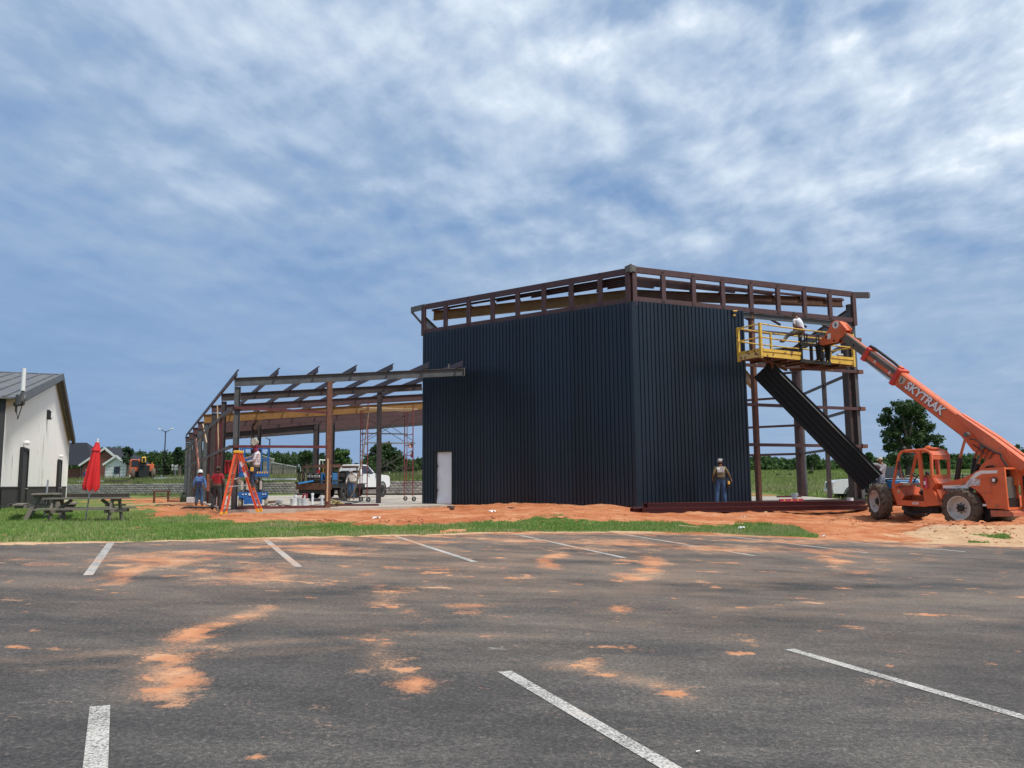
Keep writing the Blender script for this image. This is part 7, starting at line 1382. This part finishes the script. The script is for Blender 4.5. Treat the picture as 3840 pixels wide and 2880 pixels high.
P2 = Dp(172, 1940, 26.1); P2[2] = float(ground_z([P2[0]], [P2[1]])[0]); picnic('weathered gray picnic table seen end-on beside the shed wall', Matrix.Translation(Vector(P2)) @ Matrix.Rotation(R_(116), 4, 'Z'), 2.0)
ub, ut = Dp(320, 1953, 24.6), Dp(367, 1650, 24.6); um = thing('patio_umbrella', 'closed red patio umbrella tilting out of the picnic table', 'umbrella', ub); ud = (ut - ub) / np.linalg.norm(ut - ub); UL = np.linalg.norm(ut - ub)
MB().tube(ub, ub + ud * (UL - .05), .022, n=8).build('pole', MT['galv'], um, W=True, smooth=40)
ux = np.array([ud[2], 0, -ud[0]]); ux /= np.linalg.norm(ux); uy = np.cross(ud, ux); rings = []; f0, f1 = (1953 - 1838) / 303., (1953 - 1660) / 303.
for j in range(15):
    f = j / 14; s = UL * (f0 + (f1 - f0) * f); r = .165 * (1 - f) ** .75 * (1 if j else .86) + .055; ring = []
    for i in range(48):
        a = 2 * math.pi * i / 48; fold = 1 + (.20 * math.cos(8 * a + .4 * math.sin(3 * f)) + .06 * math.cos(5 * a + 2)) * (1 - f * .6); dz = .05 * math.cos(8 * a) * (1 - f) ** 3; ring.append(ub + ud * (s + dz) + ux * r * fold * math.cos(a) + uy * r * fold * math.sin(a))
    rings.append(ring)
MB().loft(rings, caps=False).build('canopy', MT['umbrella_red'], um, W=True, smooth=60)
rings = []
for f, r in ((0, .125), (.3, .10), (.75, .065), (1, .04)):
    s = UL * (f1 - .10 + .105 * f); rings.append([ub + ud * s + (ux * math.cos(a) + uy * math.sin(a)) * r * (1 + .12 * math.cos(8 * a) * (1 - f)) for a in np.linspace(0, 2 * math.pi, 33)[:-1]])
MB().loft(rings, caps=False).build('vent_cap', MT['umbrella_red'], um, W=True, smooth=60); MB().lathe([(.03, 0), (.035, .03), (.018, .06), (.03, .09), (.001, .12)], 10, ub + ud * UL * (f1 + .002), ud).build('finial', MT['white_paint'], um, W=True, smooth=50)
a, b = Dp(167, 1944, 26.1), Dp(180, 1799, 26.1); q = MB().tube((0, 0, 0), b - a, .026, n=8).build('umbrella_pole', MT['galv'], smooth=40); q.location = a; tag(q, 'bare gray umbrella pole sticking up through the end-on picnic table', 'pole')
# metal stand, water jug, timber and odds and ends on the dirt
a, b = gpt(577, 1890, -.02), gpt(630, 1887, -.02); st_ = thing('metal_stand', 'rusty steel stand like a sawhorse on the dirt left of the steel wing', 'stand', a); h = .66
for c in (a, b): MB().bar(v3(c, c[2] - .05), v3(c, a[2] + h), .09, .09).build('leg', MT['steel_rust'], st_, W=True)
MB().bar(v3(a - (b - a) * .05, a[2] + h), v3(b + (b - a) * .08, a[2] + h), .10, .09).build('top_beam', MT['steel_rust'], st_, W=True); MB().bar(v3(a, a[2] + h * .55), v3(b, a[2] + h * .55), .05, .05).build('crossbar', MT['steel_rust'], st_, W=True)
c = gpt(688, 1885, -.02); jg = thing('water_jug', 'olive green water jug standing by the far end of the steel wing', 'jug', c); MB().lathe([(.001, 0), (.17, 0), (.18, .05), (.18, .30), (.11, .40), (.08, .42), (.08, .47), (.001, .47)], 16).build('body', MT['green_can'], jg, smooth=45); MB().tube((0, 0, .46), (0, 0, .55), .06, n=10).build('cap', MT['black'], jg); MB().path([(-.1, 0, .40), (-.07, 0, .54), (.07, 0, .54), (.1, 0, .40)], .014, 5).build('handle', MT['black'], jg)
c = gpt(714, 1886, -.02); q = MB().bbox((0, 0, .15), (.34, .26, .30), .02).build('white_box', MT['paper']); q.location = c; tag(q, 'small white carton on the dirt left of the man in the hard hat', 'box')
def lying(px0, py0, px1, py1, w, h, nm, lab, cat, mk, lift=.0, grp=None):
    a, b = gpt(px0, py0), gpt(px1, py1); return stick(nm, lab, cat, a + np.array([0, 0, h / 2 + lift]), b + np.array([0, 0, h / 2 + lift]), w, h, mk, grp=grp)
lying(464, 1899, 694, 1890, .16, .07, 'timber', 'long pale timber plank lying across the dirt toward the steel wing', 'plank', 'wood_pale', .03)
lying(640, 1899, 676, 1898, .18, .08, 'timber', 'short dark offcut in front of the long pale plank', 'plank', 'wood_old')
lying(585, 1896, 640, 1895, .12, .06, 'timber', 'thin dark board just before the metal stand', 'plank', 'wood_old')
lying(635, 1880, 690, 1884, .14, .06, 'steel_bar', 'short rusty steel bar lying beside the green water jug', 'bar', 'steel_rust')
lying(615, 1869, 655, 1867, .12, .06, 'timber', 'pale board lying on the grass edge right of the metal stand', 'plank', 'wood_pale')
lying(243, 1867, 484, 1866, .30, .28, 'steel_beam', 'long dark steel beam lying on the grass behind the picnic table', 'beam', 'steel_dark', .04)
lying(400, 1898, 466, 1896, .2, .07, 'steel_bar', 'dark flat bar lying on the grass right of the picnic table', 'bar', 'steel_dark')
lying(230, 1886, 258, 1884, .2, .12, 'plastic_pipe', 'short white pipe end in the grass behind the picnic table', 'pipe', 'pvc')
lying(1555, 1894, 1590, 1895, .12, .06, 'steel_bar', 'short black steel offcut on the dirt in front of the white door', 'bar', 'steel_dark')
lying(1682, 1905, 1700, 1906, .12, .09, 'timber', 'dark scrap block on the dirt right below the white door', 'plank', 'wood_old')
lying(1905, 1907, 1925, 1908, .10, .05, 'timber', 'thin brown scrap on the dirt before the black wall', 'plank', 'wood_old')
lying(2545, 1976, 2625, 1984, .12, .05, 'timber', 'pale timber strip half sunk in the grass strip below the purlin stack', 'plank', 'wood_pale')
lying(35, 1963, 90, 1961, .09, .03, 'timber', 'thin pale lath in the grass at the left edge', 'plank', 'wood_pale')
stick('steel_beam', 'red-brown steel beam lying on the slab right of the lift', 'beam', Zp(1004, 1884, .06), Zp(1034, 1881, .06), .16, .12, 'steel_rust')
stick('steel_beam', 'long dark steel beam lying on the slab under the trailer', 'beam', Zp(1165, 1876, .07), Zp(1300, 1872, .07), .18, .14, 'steel_dark')
stick('steel_beam', 'thin dark bar lying on the slab edge left of the scaffold', 'beam', Zp(1240, 1894, .05), Zp(1420, 1893, .05), .10, .08, 'steel_red')
stick('steel_beam', 'flat dark purlin lying on the slab near the round column', 'beam', Zp(2915, 1862, .05), Zp(3003, 1861, .05), .2, .10, 'steel_red')
cb = Zp(3158, 1861, 0.); q = MB().add([(-.3, 0, 0), (.35, .02, 0), (.38, .1, .28), (.05, .12, .42), (-.3, .1, .05), (-.3, .15, 0), (.35, .17, 0)], [(0, 1, 2, 3, 4), (4, 3, 2, 6, 5), (0, 4, 5), (1, 6, 2)]).build('cardboard', MT['wood_pale']); q.location = cb; tag(q, 'torn piece of brown cardboard on the slab left of the corner column', 'cardboard')
lb = Zp(3198, 1872, 0.); q = MB().bbox((0, 0, .12), (.30, .22, .24), .05).build('yellow_tool', MT['tool_yellow']); q.location = lb; tag(q, 'small yellow and black tool at the foot of the right corner column', 'tool')
# cables and rope heaps
def tangle(px, py, w, d, n, r, mk, nm, lab, cat, z=.03, seed=1):
    c = gpt(px, py); r2 = random.Random(seed); pts = [np.array([w * (r2.random() - .5) * 2 * (.4 + .6 * r2.random()), d * (r2.random() - .5) * 2, z + abs(r2.gauss(0, z * .8))]) for _ in range(n)]; sm = []
    for i in range(n - 1):
        for k in range(4): t = k / 4; sm.append(pts[i] * (1 - t) + pts[i + 1] * t + np.array([0, 0, .02 * math.sin(t * 3.14)]))
    q = MB().path(sm, r, 5).build(nm, MT[mk], smooth=60); q.location = c; return tag(q, lab, cat)
tangle(745, 1912, .95, .45, 22, .014, 'cable', 'wire_tangle', 'tangle of dark wire on the dirt behind the man in red', 'wire', .05, 3)
tangle(1262, 1904, .42, .3, 34, .032, 'rope', 'rope_heap', 'heap of yellowish rope on the dirt below the rusty front post', 'rope', .09, 5)
tangle(1245, 1906, .45, .25, 24, .03, 'rust_dark', 'strap_heap', 'brown strap heap tangled with the yellowish rope', 'strap', .06, 8)
def floorcable(pts, lab, r=.018, mk='cable'):
    q = MB().path([Zp(a, b, .02) for a, b in pts], r, 5).build('cable', MT[mk], smooth=60); tag(q, lab, 'cable')
floorcable([(1005, 1898), (1015, 1893), (1030, 1894), (1040, 1889), (1050, 1897), (1060, 1893), (1090, 1897)], 'black cable coiled loosely on the slab right of the lift', .022)
floorcable([(1280, 1873), (1290, 1878), (1340, 1882), (1352, 1880), (1330, 1886), (1255, 1889), (1240, 1887), (1262, 1891), (1320, 1888)], 'black cable snaking over the slab from the trailer to the scaffold', .022)
tv = np.array([-11.2, 50.0, .0])
floorcable([(1100, 1898), (1130, 1900), (1180, 1893), (1300, 1876)], 'thin cable running past the white stub pipes', .012)
ww = Zp(1047, 1891, .0); q = MB().bbox((0, 0, .12), (.30, .22, .22), .05).build('extension_box', MT['alu']); q.location = ww; tag(q, 'small gray power box on the slab at the end of the coiled cable', 'box')
# clamp bridging ladder and column
ck = Dp(888, 1796, 31.3); q = MB().tube(Dp(860, 1799, 31.2), Dp(893, 1795, 31.3), .022, n=7).build('clamp_bar', MT['galv']); MBc = MB().bbox(tuple(Dp(896, 1800, 31.3)), (.16, .10, .22), .03).build('clamp_head', MT['camo_pale'], q); tag(q, 'gray bar clamp fixed to the front corner column behind the ladder', 'clamp')
# litter
def scrap(px, py, s, lab, mk='paper', seed=0, lot=False):
    c = lot_hit(px, py) if lot else gpt(px, py, -.3); r2 = random.Random(seed); mb = MB(); vs = []
    for j in range(4):
        for i in range(5): vs.append(((i - 2) * s * .25 + r2.uniform(-.02, .02) * s * 4, (j - 1.5) * s * .25, .012 + s * .35 * r2.random()))
    mb.add(vs, [(j * 5 + i, j * 5 + i + 1, j * 5 + i + 6, j * 5 + i + 5) for j in range(3) for i in range(4)]); q = mb.build('paper_scrap', MT[mk], smooth=60); q.location = c; return tag(q, lab, 'litter')
scrap(3086, 2015, .16, 'crumpled white paper on the dirt edge of the asphalt near the telehandler', seed=1); scrap(2782, 1984, .17, 'white scrap of paper lying in the grass strip below the purlins', seed=2); scrap(1846, 1923, .24, 'flat white scrap on the red dirt before the middle of the black wall', seed=3); scrap(1411, 1947, .22, 'white scrap on the pale dirt below the scaffold', seed=4); scrap(2788, 1942, .12, 'small white scrap on the dirt under the purlin stack', seed=5)
scrap(2618, 2826, .022, 'tiny white pebble-like scrap at the bottom of the asphalt', 'paper', 7, True)
# clods and crumbs of earth: one loose mass
mb = MB(); r2 = random.Random(4)
pts = []
for a, b, r, h in MOUNDS:
    p = Zp(a, b, -.12 if a < 2500 else -.5)
    for _ in range(46): pts.append((p[0] + r2.gauss(0, r * .7), p[1] + r2.gauss(0, r * .6), r2.uniform(.015, .06) * (1.3 if r2.random() < .1 else 1)))
for _ in range(1100): x = r2.uniform(-14, 18); pts.append((x, float(edge_y(x)) + .3 + abs(r2.gauss(0, 7)), r2.uniform(.010, .038)))
P = np.array([q for q in pts if q[1] < 40 and not _in(SLAB, np.array([q[0]]), np.array([q[1]]))[0] and q[1] > edge_y(q[0]) + .15]); gz_ = ground_z(P[:, 0], P[:, 1])
ico = [(0, 0, 1), (.9, 0, .2), (.25, .85, .25), (-.75, .5, .2), (-.7, -.55, .2), (.3, -.9, .15), (.6, .5, -.5), (-.4, .3, -.6), (.2, -.5, -.6)]
for (x, y, s), z in zip(P, gz_):
    sx, sy, sz, a = s * r2.uniform(.7, 1.4), s * r2.uniform(.7, 1.3), s * r2.uniform(.5, .9), r2.random() * 6.28; ca, sa = math.cos(a), math.sin(a)
    mb.add([(x + sx * (u * ca - v * sa), y + sy * (u * sa + v * ca), z + sz * (w * .8 + .15)) for u, v, w in ico], [(0, 1, 2), (0, 2, 3), (0, 3, 4), (0, 4, 5), (0, 5, 1), (1, 6, 2), (2, 7, 3), (3, 7, 4), (4, 8, 5), (5, 8, 1), (1, 8, 6)])
mb.build('dirt_clods', MT['clod'], kind='stuff')
# ------------------------------------------------------------------ grass blades
def blades(name, X, Y, Z, h, w, tone, mat, lean=.35, **props):
    n = len(X); a = nrs.rand(n) * 6.283; la = nrs.rand(n) * 6.283; l = h * lean * nrs.rand(n); V = np.zeros((n, 3, 3), np.float32)
    dx, dy = np.cos(a) * w / 2, np.sin(a) * w / 2
    V[:, 0] = np.c_[X - dx, Y - dy, Z]; V[:, 1] = np.c_[X + dx, Y + dy, Z]; V[:, 2] = np.c_[X + np.cos(la) * l, Y + np.sin(la) * l, Z + h]
    me = bpy.data.meshes.new(name); me.vertices.add(n * 3); me.vertices.foreach_set('co', V.ravel()); me.loops.add(n * 3); me.loops.foreach_set('vertex_index', np.arange(n * 3, dtype=np.int32)); me.polygons.add(n)
    me.polygons.foreach_set('loop_start', np.arange(0, n * 3, 3, dtype=np.int32)); me.polygons.foreach_set('loop_total', np.full(n, 3, np.int32)); me.update(calc_edges=True); me.materials.append(mat)
    at = me.attributes.new('tone', 'FLOAT', 'FACE'); at.data.foreach_set('value', np.clip(tone, 0, 1).astype(np.float32)); o = link(name, me, None, **props); return o
X = nrs.uniform(-26, 19, 420000); Y = edge_y(X) - .05 + np.where(X < -8, nrs.rand(len(X)) * 17, nrs.rand(len(X)) * 8); Z = ground_z(X, Y); g_, s_a = cover(X, Y, Z)
keep = (nrs.rand(len(X)) < sstep(.42, .8, g_)) & ~_in(SLAB, X, Y) & (Y < 33); X, Y, Z = X[keep], Y[keep], Z[keep]; pt = fbm(X * .7, Y * .7, 71); de = Y - edge_y(X)
hh = (.020 + .050 * nrs.rand(len(X)) ** 1.6) * (1 + .6 * pt) * (1 + .8 * sstep(6, 10, de)) ; tone = .44 + .38 * pt + .22 * nrs.randn(len(X)) + .40 * sstep(.7, .1, de) + .3 * sstep(.1, .7, fbm(X * .35, Y * .35, 73))
blades('grass', X, Y, Z, np.clip(hh, .02, .26), .014 + .014 * nrs.rand(len(X)), tone, MT['grass'], .6, kind='stuff')
# sparse tufts on the dirt edge and at the foot of walls
T = nrs.uniform(-6, RWL + 4, 52000); Sg = np.abs(nrs.randn(len(T))) * 14 + .3; X, Y = RW0[0] + RWd[0] * T + RWn[0] * Sg, RW0[1] + RWd[1] * T + RWn[1] * Sg; Z = bank_z(Sg) + .12 * fbm(X * .3, Y * .3, 14); pt = fbm(X * .25, Y * .25, 81)
Z = np.where(T > RWL - 6, bank_z(Sg) * (1 - sstep(RWL - 6, RWL + 5, T) * .999), Z)
blades('bank_grass', X, Y, Z - .03, np.clip((.14 + .34 * nrs.rand(len(X)) ** 2) * (1 + .6 * pt), .08, .9), .05 + .06 * nrs.rand(len(X)), .45 + .35 * pt + .2 * nrs.randn(len(X)), MT['grass_tall'], .5, kind='stuff')
T = nrs.uniform(-6, RWL, 9000); Sg = -nrs.rand(len(T)) ** 1.5 * 6 - .25; X, Y = RW0[0] + RWd[0] * T + RWn[0] * Sg, RW0[1] + RWd[1] * T + RWn[1] * Sg; ok = ~_in(SLAB, X, Y) & ((X < -24) | (Sg > -1.2)); X, Y = X[ok], Y[ok]
blades('verge_grass', X, Y, ground_z(X, Y), np.clip(.12 + .3 * nrs.rand(len(X)) ** 2, .1, .6), .04 + .04 * nrs.rand(len(X)), .5 + .25 * nrs.randn(len(X)), MT['grass_tall'], .5, kind='stuff')
r_ = nrs.rand(120000) ** .8; Y = 37 + r_ * 118; X = (.24 + .50 * nrs.rand(len(Y))) * Y; ok = ~_in(SLAB, X, Y) & (X > 15.5 + .12 * (Y - 36)); X, Y = X[ok], Y[ok]; Z = ground_z(X, Y); pt = fbm(X * .12, Y * .12, 91); band = np.exp(-((Y - 68 - 3 * pt) / 10) ** 2)
blades('field_grass', X, Y, Z - .02, np.clip((.10 + .20 * nrs.rand(len(X)) ** 2) * (1 + .5 * pt) * (1 + .5 * band), .08, .8), (.03 + .05 * nrs.rand(len(X))) * (.6 + Y / 70), .36 + .25 * pt + .18 * nrs.randn(len(X)) + .42 * band, MT['grass_field'], .5, kind='stuff')
# ------------------------------------------------------------------ trees
def leaf_mesh(name, lobes, mat, seed=0, squash=1.0):
    """lobes: (centre, (rx,ry,rz), count, leaf size): leaf cards filling each lobe, denser to its skin"""
    r = np.random.RandomState(seed); VV, TT = [], []
    for c, rad, n, ls in lobes:
        d = r.randn(n, 3); d /= np.linalg.norm(d, axis=1)[:, None]; q = r.rand(n) ** .40; q *= 1 + .16 * np.sin(d[:, 0] * 7 + c[0]) * np.sin(d[:, 2] * 6 + c[1]) + .10 * r.randn(n)
        p = np.asarray(c) + d * q[:, None] * np.asarray(rad); nrm = d + .9 * r.randn(n, 3); nrm /= np.linalg.norm(nrm, axis=1)[:, None]; t = np.cross(nrm, r.randn(n, 3)); t /= np.linalg.norm(t, axis=1)[:, None]; b = np.cross(nrm, t); s = (ls * (.55 + .9 * r.rand(n)))[:, None]
        VV.append(np.stack([p - t * s * .5, p + b * s * .32, p + t * s * .5, p - b * s * .32], 1)); base = .5 + .22 * r.randn(); TT.append(np.clip(base + .20 * r.randn(n), 0, 1))
    V = np.concatenate(VV).astype(np.float32); T_ = np.concatenate(TT).astype(np.float32); n = len(V); me = bpy.data.meshes.new(name); me.vertices.add(n * 4); me.vertices.foreach_set('co', V.ravel()); me.loops.add(n * 4); me.loops.foreach_set('vertex_index', np.arange(n * 4, dtype=np.int32)); me.polygons.add(n)
    me.polygons.foreach_set('loop_start', np.arange(0, n * 4, 4, dtype=np.int32)); me.polygons.foreach_set('loop_total', np.full(n, 4, np.int32)); me.update(calc_edges=True); me.materials.append(mat)
    at = me.attributes.new('tone', 'FLOAT', 'FACE'); at.data.foreach_set('value', T_); return me
def woods(name, prof, Y0, base_py, mat, seed, rows=3, step=13):
    r = np.random.RandomState(seed); lobes = []; xs_ = [p[0] for p in prof]
    for row in range(rows):
        px = xs_[0]
        while px < xs_[-1]:
            Yd = Y0 + row * 9 + r.uniform(-3, 3); k = Yd / FPX; top = np.interp(px, xs_, [p[1] for p in prof]) + r.uniform(-4, 9) + (2 if row else 0) + (r.uniform(6, 30) if row == 0 else 0); zt = Dp(px, top, Yd)[2]; zb = Dp(px, base_py, Yd)[2] - .6; w = r.uniform(13, 24) * k
            p = Dp(px, 1700, Yd); n = 4 if row else 3
            for _ in range(n):
                f = r.rand(); rz = (zt - zb) * r.uniform(.20, .34); zc = zb + rz * .6 + (zt - zb - rz * 1.6) * f; wr_ = w * (1.15 - .55 * f) * r.uniform(.55, .85); lobes.append(((p[0] + r.uniform(-w, w) * .7 * (1 - .4 * f), p[1] + r.uniform(-2, 2), zc), (wr_, wr_, rz), 210, .40))
            rz = (zt - zb) * .22; lobes.append(((p[0] + r.uniform(-.4, .4), p[1], zt - rz), (w * .5, w * .5, rz), 190, .34))
            px += step * r.uniform(.7, 1.4)
    return link(name, leaf_mesh(name, lobes, mat, seed), None, kind='stuff')
woods('woods', [(150, 1690), (250, 1685), (377, 1678), (425, 1672), (470, 1680), (520, 1688), (564, 1692), (607, 1688), (650, 1687), (700, 1684), (820, 1690), (950, 1692), (1060, 1694), (1160, 1700), (1240, 1705), (1310, 1735), (1345, 1738), (1400, 1715), (1520, 1722), (1590, 1712), (1680, 1710)], 150, 1772, MT['leaf_dark'], 3)
woods('woods', [(2680, 1715), (2805, 1708), (2870, 1704), (2920, 1710), (2945, 1727), (2985, 1714), (3050, 1706), (3110, 1726), (3180, 1722), (3250, 1712), (3310, 1712), (3400, 1716), (3560, 1700), (3640, 1700), (3720, 1702), (3790, 1690), (3900, 1686), (4100, 1690)], 150, 1764, MT['leaf_mid'], 5)
def tree(name, label, px, base_py, Y, lobes_px, mat, leaf, n, seed, trunk=.25, grp=None, limbs=5):
    """lobes given as (px, py, radius px) at distance Y"""
    k = Y / FPX; base = Dp(px, base_py, Y); r2 = random.Random(seed); t = thing(name, label, 'tree', base, group=grp); L = []
    for a, b, r in lobes_px:
        c = Dp(a, b, Y) - base; L.append(((c[0], c[1] + r2.uniform(-1, 1) * r * k, c[2]), (r * k, r * k * 1.0, r * k * .85), int(n * (r / 40) ** 2) + 60, leaf))
        for _ in range(3): q = [r2.gauss(0, 1) for _ in range(3)]; m = math.sqrt(sum(e * e for e in q)); L.append(((c[0] + q[0] / m * r * k * .95, c[1] + q[1] / m * r * k * .9, c[2] + q[2] / m * r * k * .8), (r * k * .38, r * k * .38, r * k * .28), int(n * (r / 40) ** 2 * .14) + 20, leaf))
    link('crown', leaf_mesh('crown', L, mat, seed), t)
    top = max(l[0][2] for l in L); xm = sum(l[0][0] for l in L) / len(L); mid = np.array([xm * .4, 0, top * .45]); MB().path([(0, 0, -.5), (.05, 0, top * .15), mid, (xm * .8, 0, top * .8)], .2, 8, rr=[trunk * 1.3, trunk, trunk * .7, trunk * .15]).build('trunk', MT['bark'], t, smooth=60)
    for j in range(limbs):
        c = np.array(L[(j * 4) % len(L)][0]); s = np.array([0, 0, top * (.2 + .06 * j)]) ; MB().path([s, (s + c) / 2 + np.array([0, 0, .15]), c * .92], .1, 6, rr=[trunk * .5, trunk * .32, trunk * .08]).build('limb', MT['bark'], t, smooth=60)
    return t
tree('oak_tree', 'big dark oak standing alone in the field behind the telehandler boom', 3412, 1790, 84, [(3332, 1572, 30), (3322, 1540, 16), (3366, 1532, 33), (3412, 1532, 33), (3452, 1562, 36), (3482, 1600, 34), (3390, 1590, 48), (3338, 1625, 30), (3440, 1640, 50), (3375, 1668, 42), (3500, 1650, 26), (3520, 1690, 22), (3478, 1700, 42), (3332, 1680, 18), (3420, 1725, 40), (3350, 1715, 24), (3505, 1722, 24), (3315, 1655, 12)], MT['leaf_dark'], .24, 900, 2, .42, limbs=8)
tree('broadleaf_tree', 'large round dark tree behind the scaffold', 1440, 1775, 112, [(1440, 1690, 30), (1410, 1700, 28), (1470, 1702, 30), (1390, 1725, 26), (1500, 1725, 26), (1440, 1730, 40), (1425, 1676, 20), (1452, 1675, 18)], MT['leaf_dark'], .36, 600, 12, .3)
tree('broadleaf_tree', 'light green tree just left of the scaffold, behind the white pickup', 1280, 1775, 108, [(1270, 1700, 18), (1290, 1698, 18), (1280, 1722, 26), (1300, 1730, 20), (1258, 1735, 20), (1310, 1752, 18), (1280, 1755, 24)], MT['leaf_mid'], .34, 700, 14, .25)
tree('broadleaf_tree', 'bright green smaller tree seen through the left scaffold frame', 1400, 1775, 104, [(1400, 1722, 16), (1390, 1742, 20), (1412, 1745, 20), (1400, 1760, 18)], MT['leaf_mid'], .32, 700, 15, .2)
tree('pine_tree', 'dark pine showing between the two columns above the trailer', 1210, 1775, 116, [(1208, 1706, 10), (1214, 1716, 12), (1204, 1724, 14), (1212, 1738, 18), (1206, 1755, 20)], MT['leaf_pine'], .30, 800, 16, .22)
tree('pine_tree', 'pine with an open crown left of the street lamp', 478, 1775, 117, [(478, 1682, 10), (470, 1688, 9), (488, 1690, 10), (478, 1704, 14), (480, 1724, 18)], MT['leaf_pine'], .30, 800, 17, .22)
tree('pine_tree', 'ragged pine right beside the far column of the steel wing', 672, 1775, 114, [(672, 1684, 10), (662, 1692, 9), (680, 1696, 9), (672, 1708, 13), (668, 1728, 18)], MT['leaf_pine'], .30, 800, 18, .22)
tree('broadleaf_tree', 'loose gray-green tree above the tan shed roof', 1150, 1775, 116, [(1150, 1700, 16), (1135, 1706, 14), (1164, 1704, 14), (1150, 1728, 24)], MT['leaf_dark'], .34, 600, 19, .25)
tree('young_tree', 'small tree crown standing above the right woods left of the oak', 3258, 1770, 140, [(3258, 1702, 8), (3252, 1710, 8), (3266, 1709, 8), (3258, 1724, 12), (3258, 1742, 14)], MT['leaf_mid'], .34, 900, 20, .2)
tree('broadleaf_tree', 'rounded dark tree among the right woods beside the round column', 3045, 1768, 142, [(3045, 1712, 16), (3030, 1720, 14), (3064, 1718, 14), (3045, 1738, 24)], MT['leaf_dark'], .36, 700, 21, .25)
tree('broadleaf_tree', 'dark tree at the right edge behind the telehandler engine cover', 3815, 1775, 125, [(3815, 1694, 26), (3790, 1706, 20), (3845, 1700, 26), (3815, 1730, 34), (3780, 1740, 20)], MT['leaf_dark'], .36, 700, 22, .3)
# small shrubs out in the field
for k, (px, py, r, lab) in enumerate(((2916, 1771, 6, 'small dark shrub in the field left of the round column'), (2962, 1766, 5, 'lone low shrub at the field edge, between post and round column'), (3040, 1768, 9, 'bushy low shrub at the field edge right of the round column'))):
    p = Dp(px, py, 112); k_ = 112 / FPX; s = thing('shrub', lab, 'shrub', v3(p, float(ground_z([p[0]], [p[1]])[0]))); link('foliage', leaf_mesh('foliage', [((0, 0, r * k_ * .7), (r * k_, r * k_, r * k_ * .9), 420, .22)], MT['leaf_dark'], 30 + k), s)
    for j in range(3): MB().tube((0, 0, -.1), (.3 * (j - 1), .1, r * k_), .03, .01, n=5).build('stem', MT['bark'], s)
# pipe rail behind the telehandler
pf_ = Dp(3560, 1790, 60); rl = thing('rail_fence', 'short dark pipe rail standing behind the telehandler lift cylinders', 'fence', v3(pf_, float(ground_z([pf_[0]], [pf_[1]])[0])))
for px in (3562, 3610, 3660): c = Dp(px, 1790, 60); MB().tube(v3(c, float(ground_z([c[0]], [c[1]])[0]) - .1), v3(c, Dp(px, 1778, 60)[2]), .06, n=6).build('post', MT['black'], rl, W=True)
for py in (1780, 1788): MB().tube(Dp(3555, py, 60), Dp(3665, py, 60), .05, n=6).build('rail', MT['black'], rl, W=True)
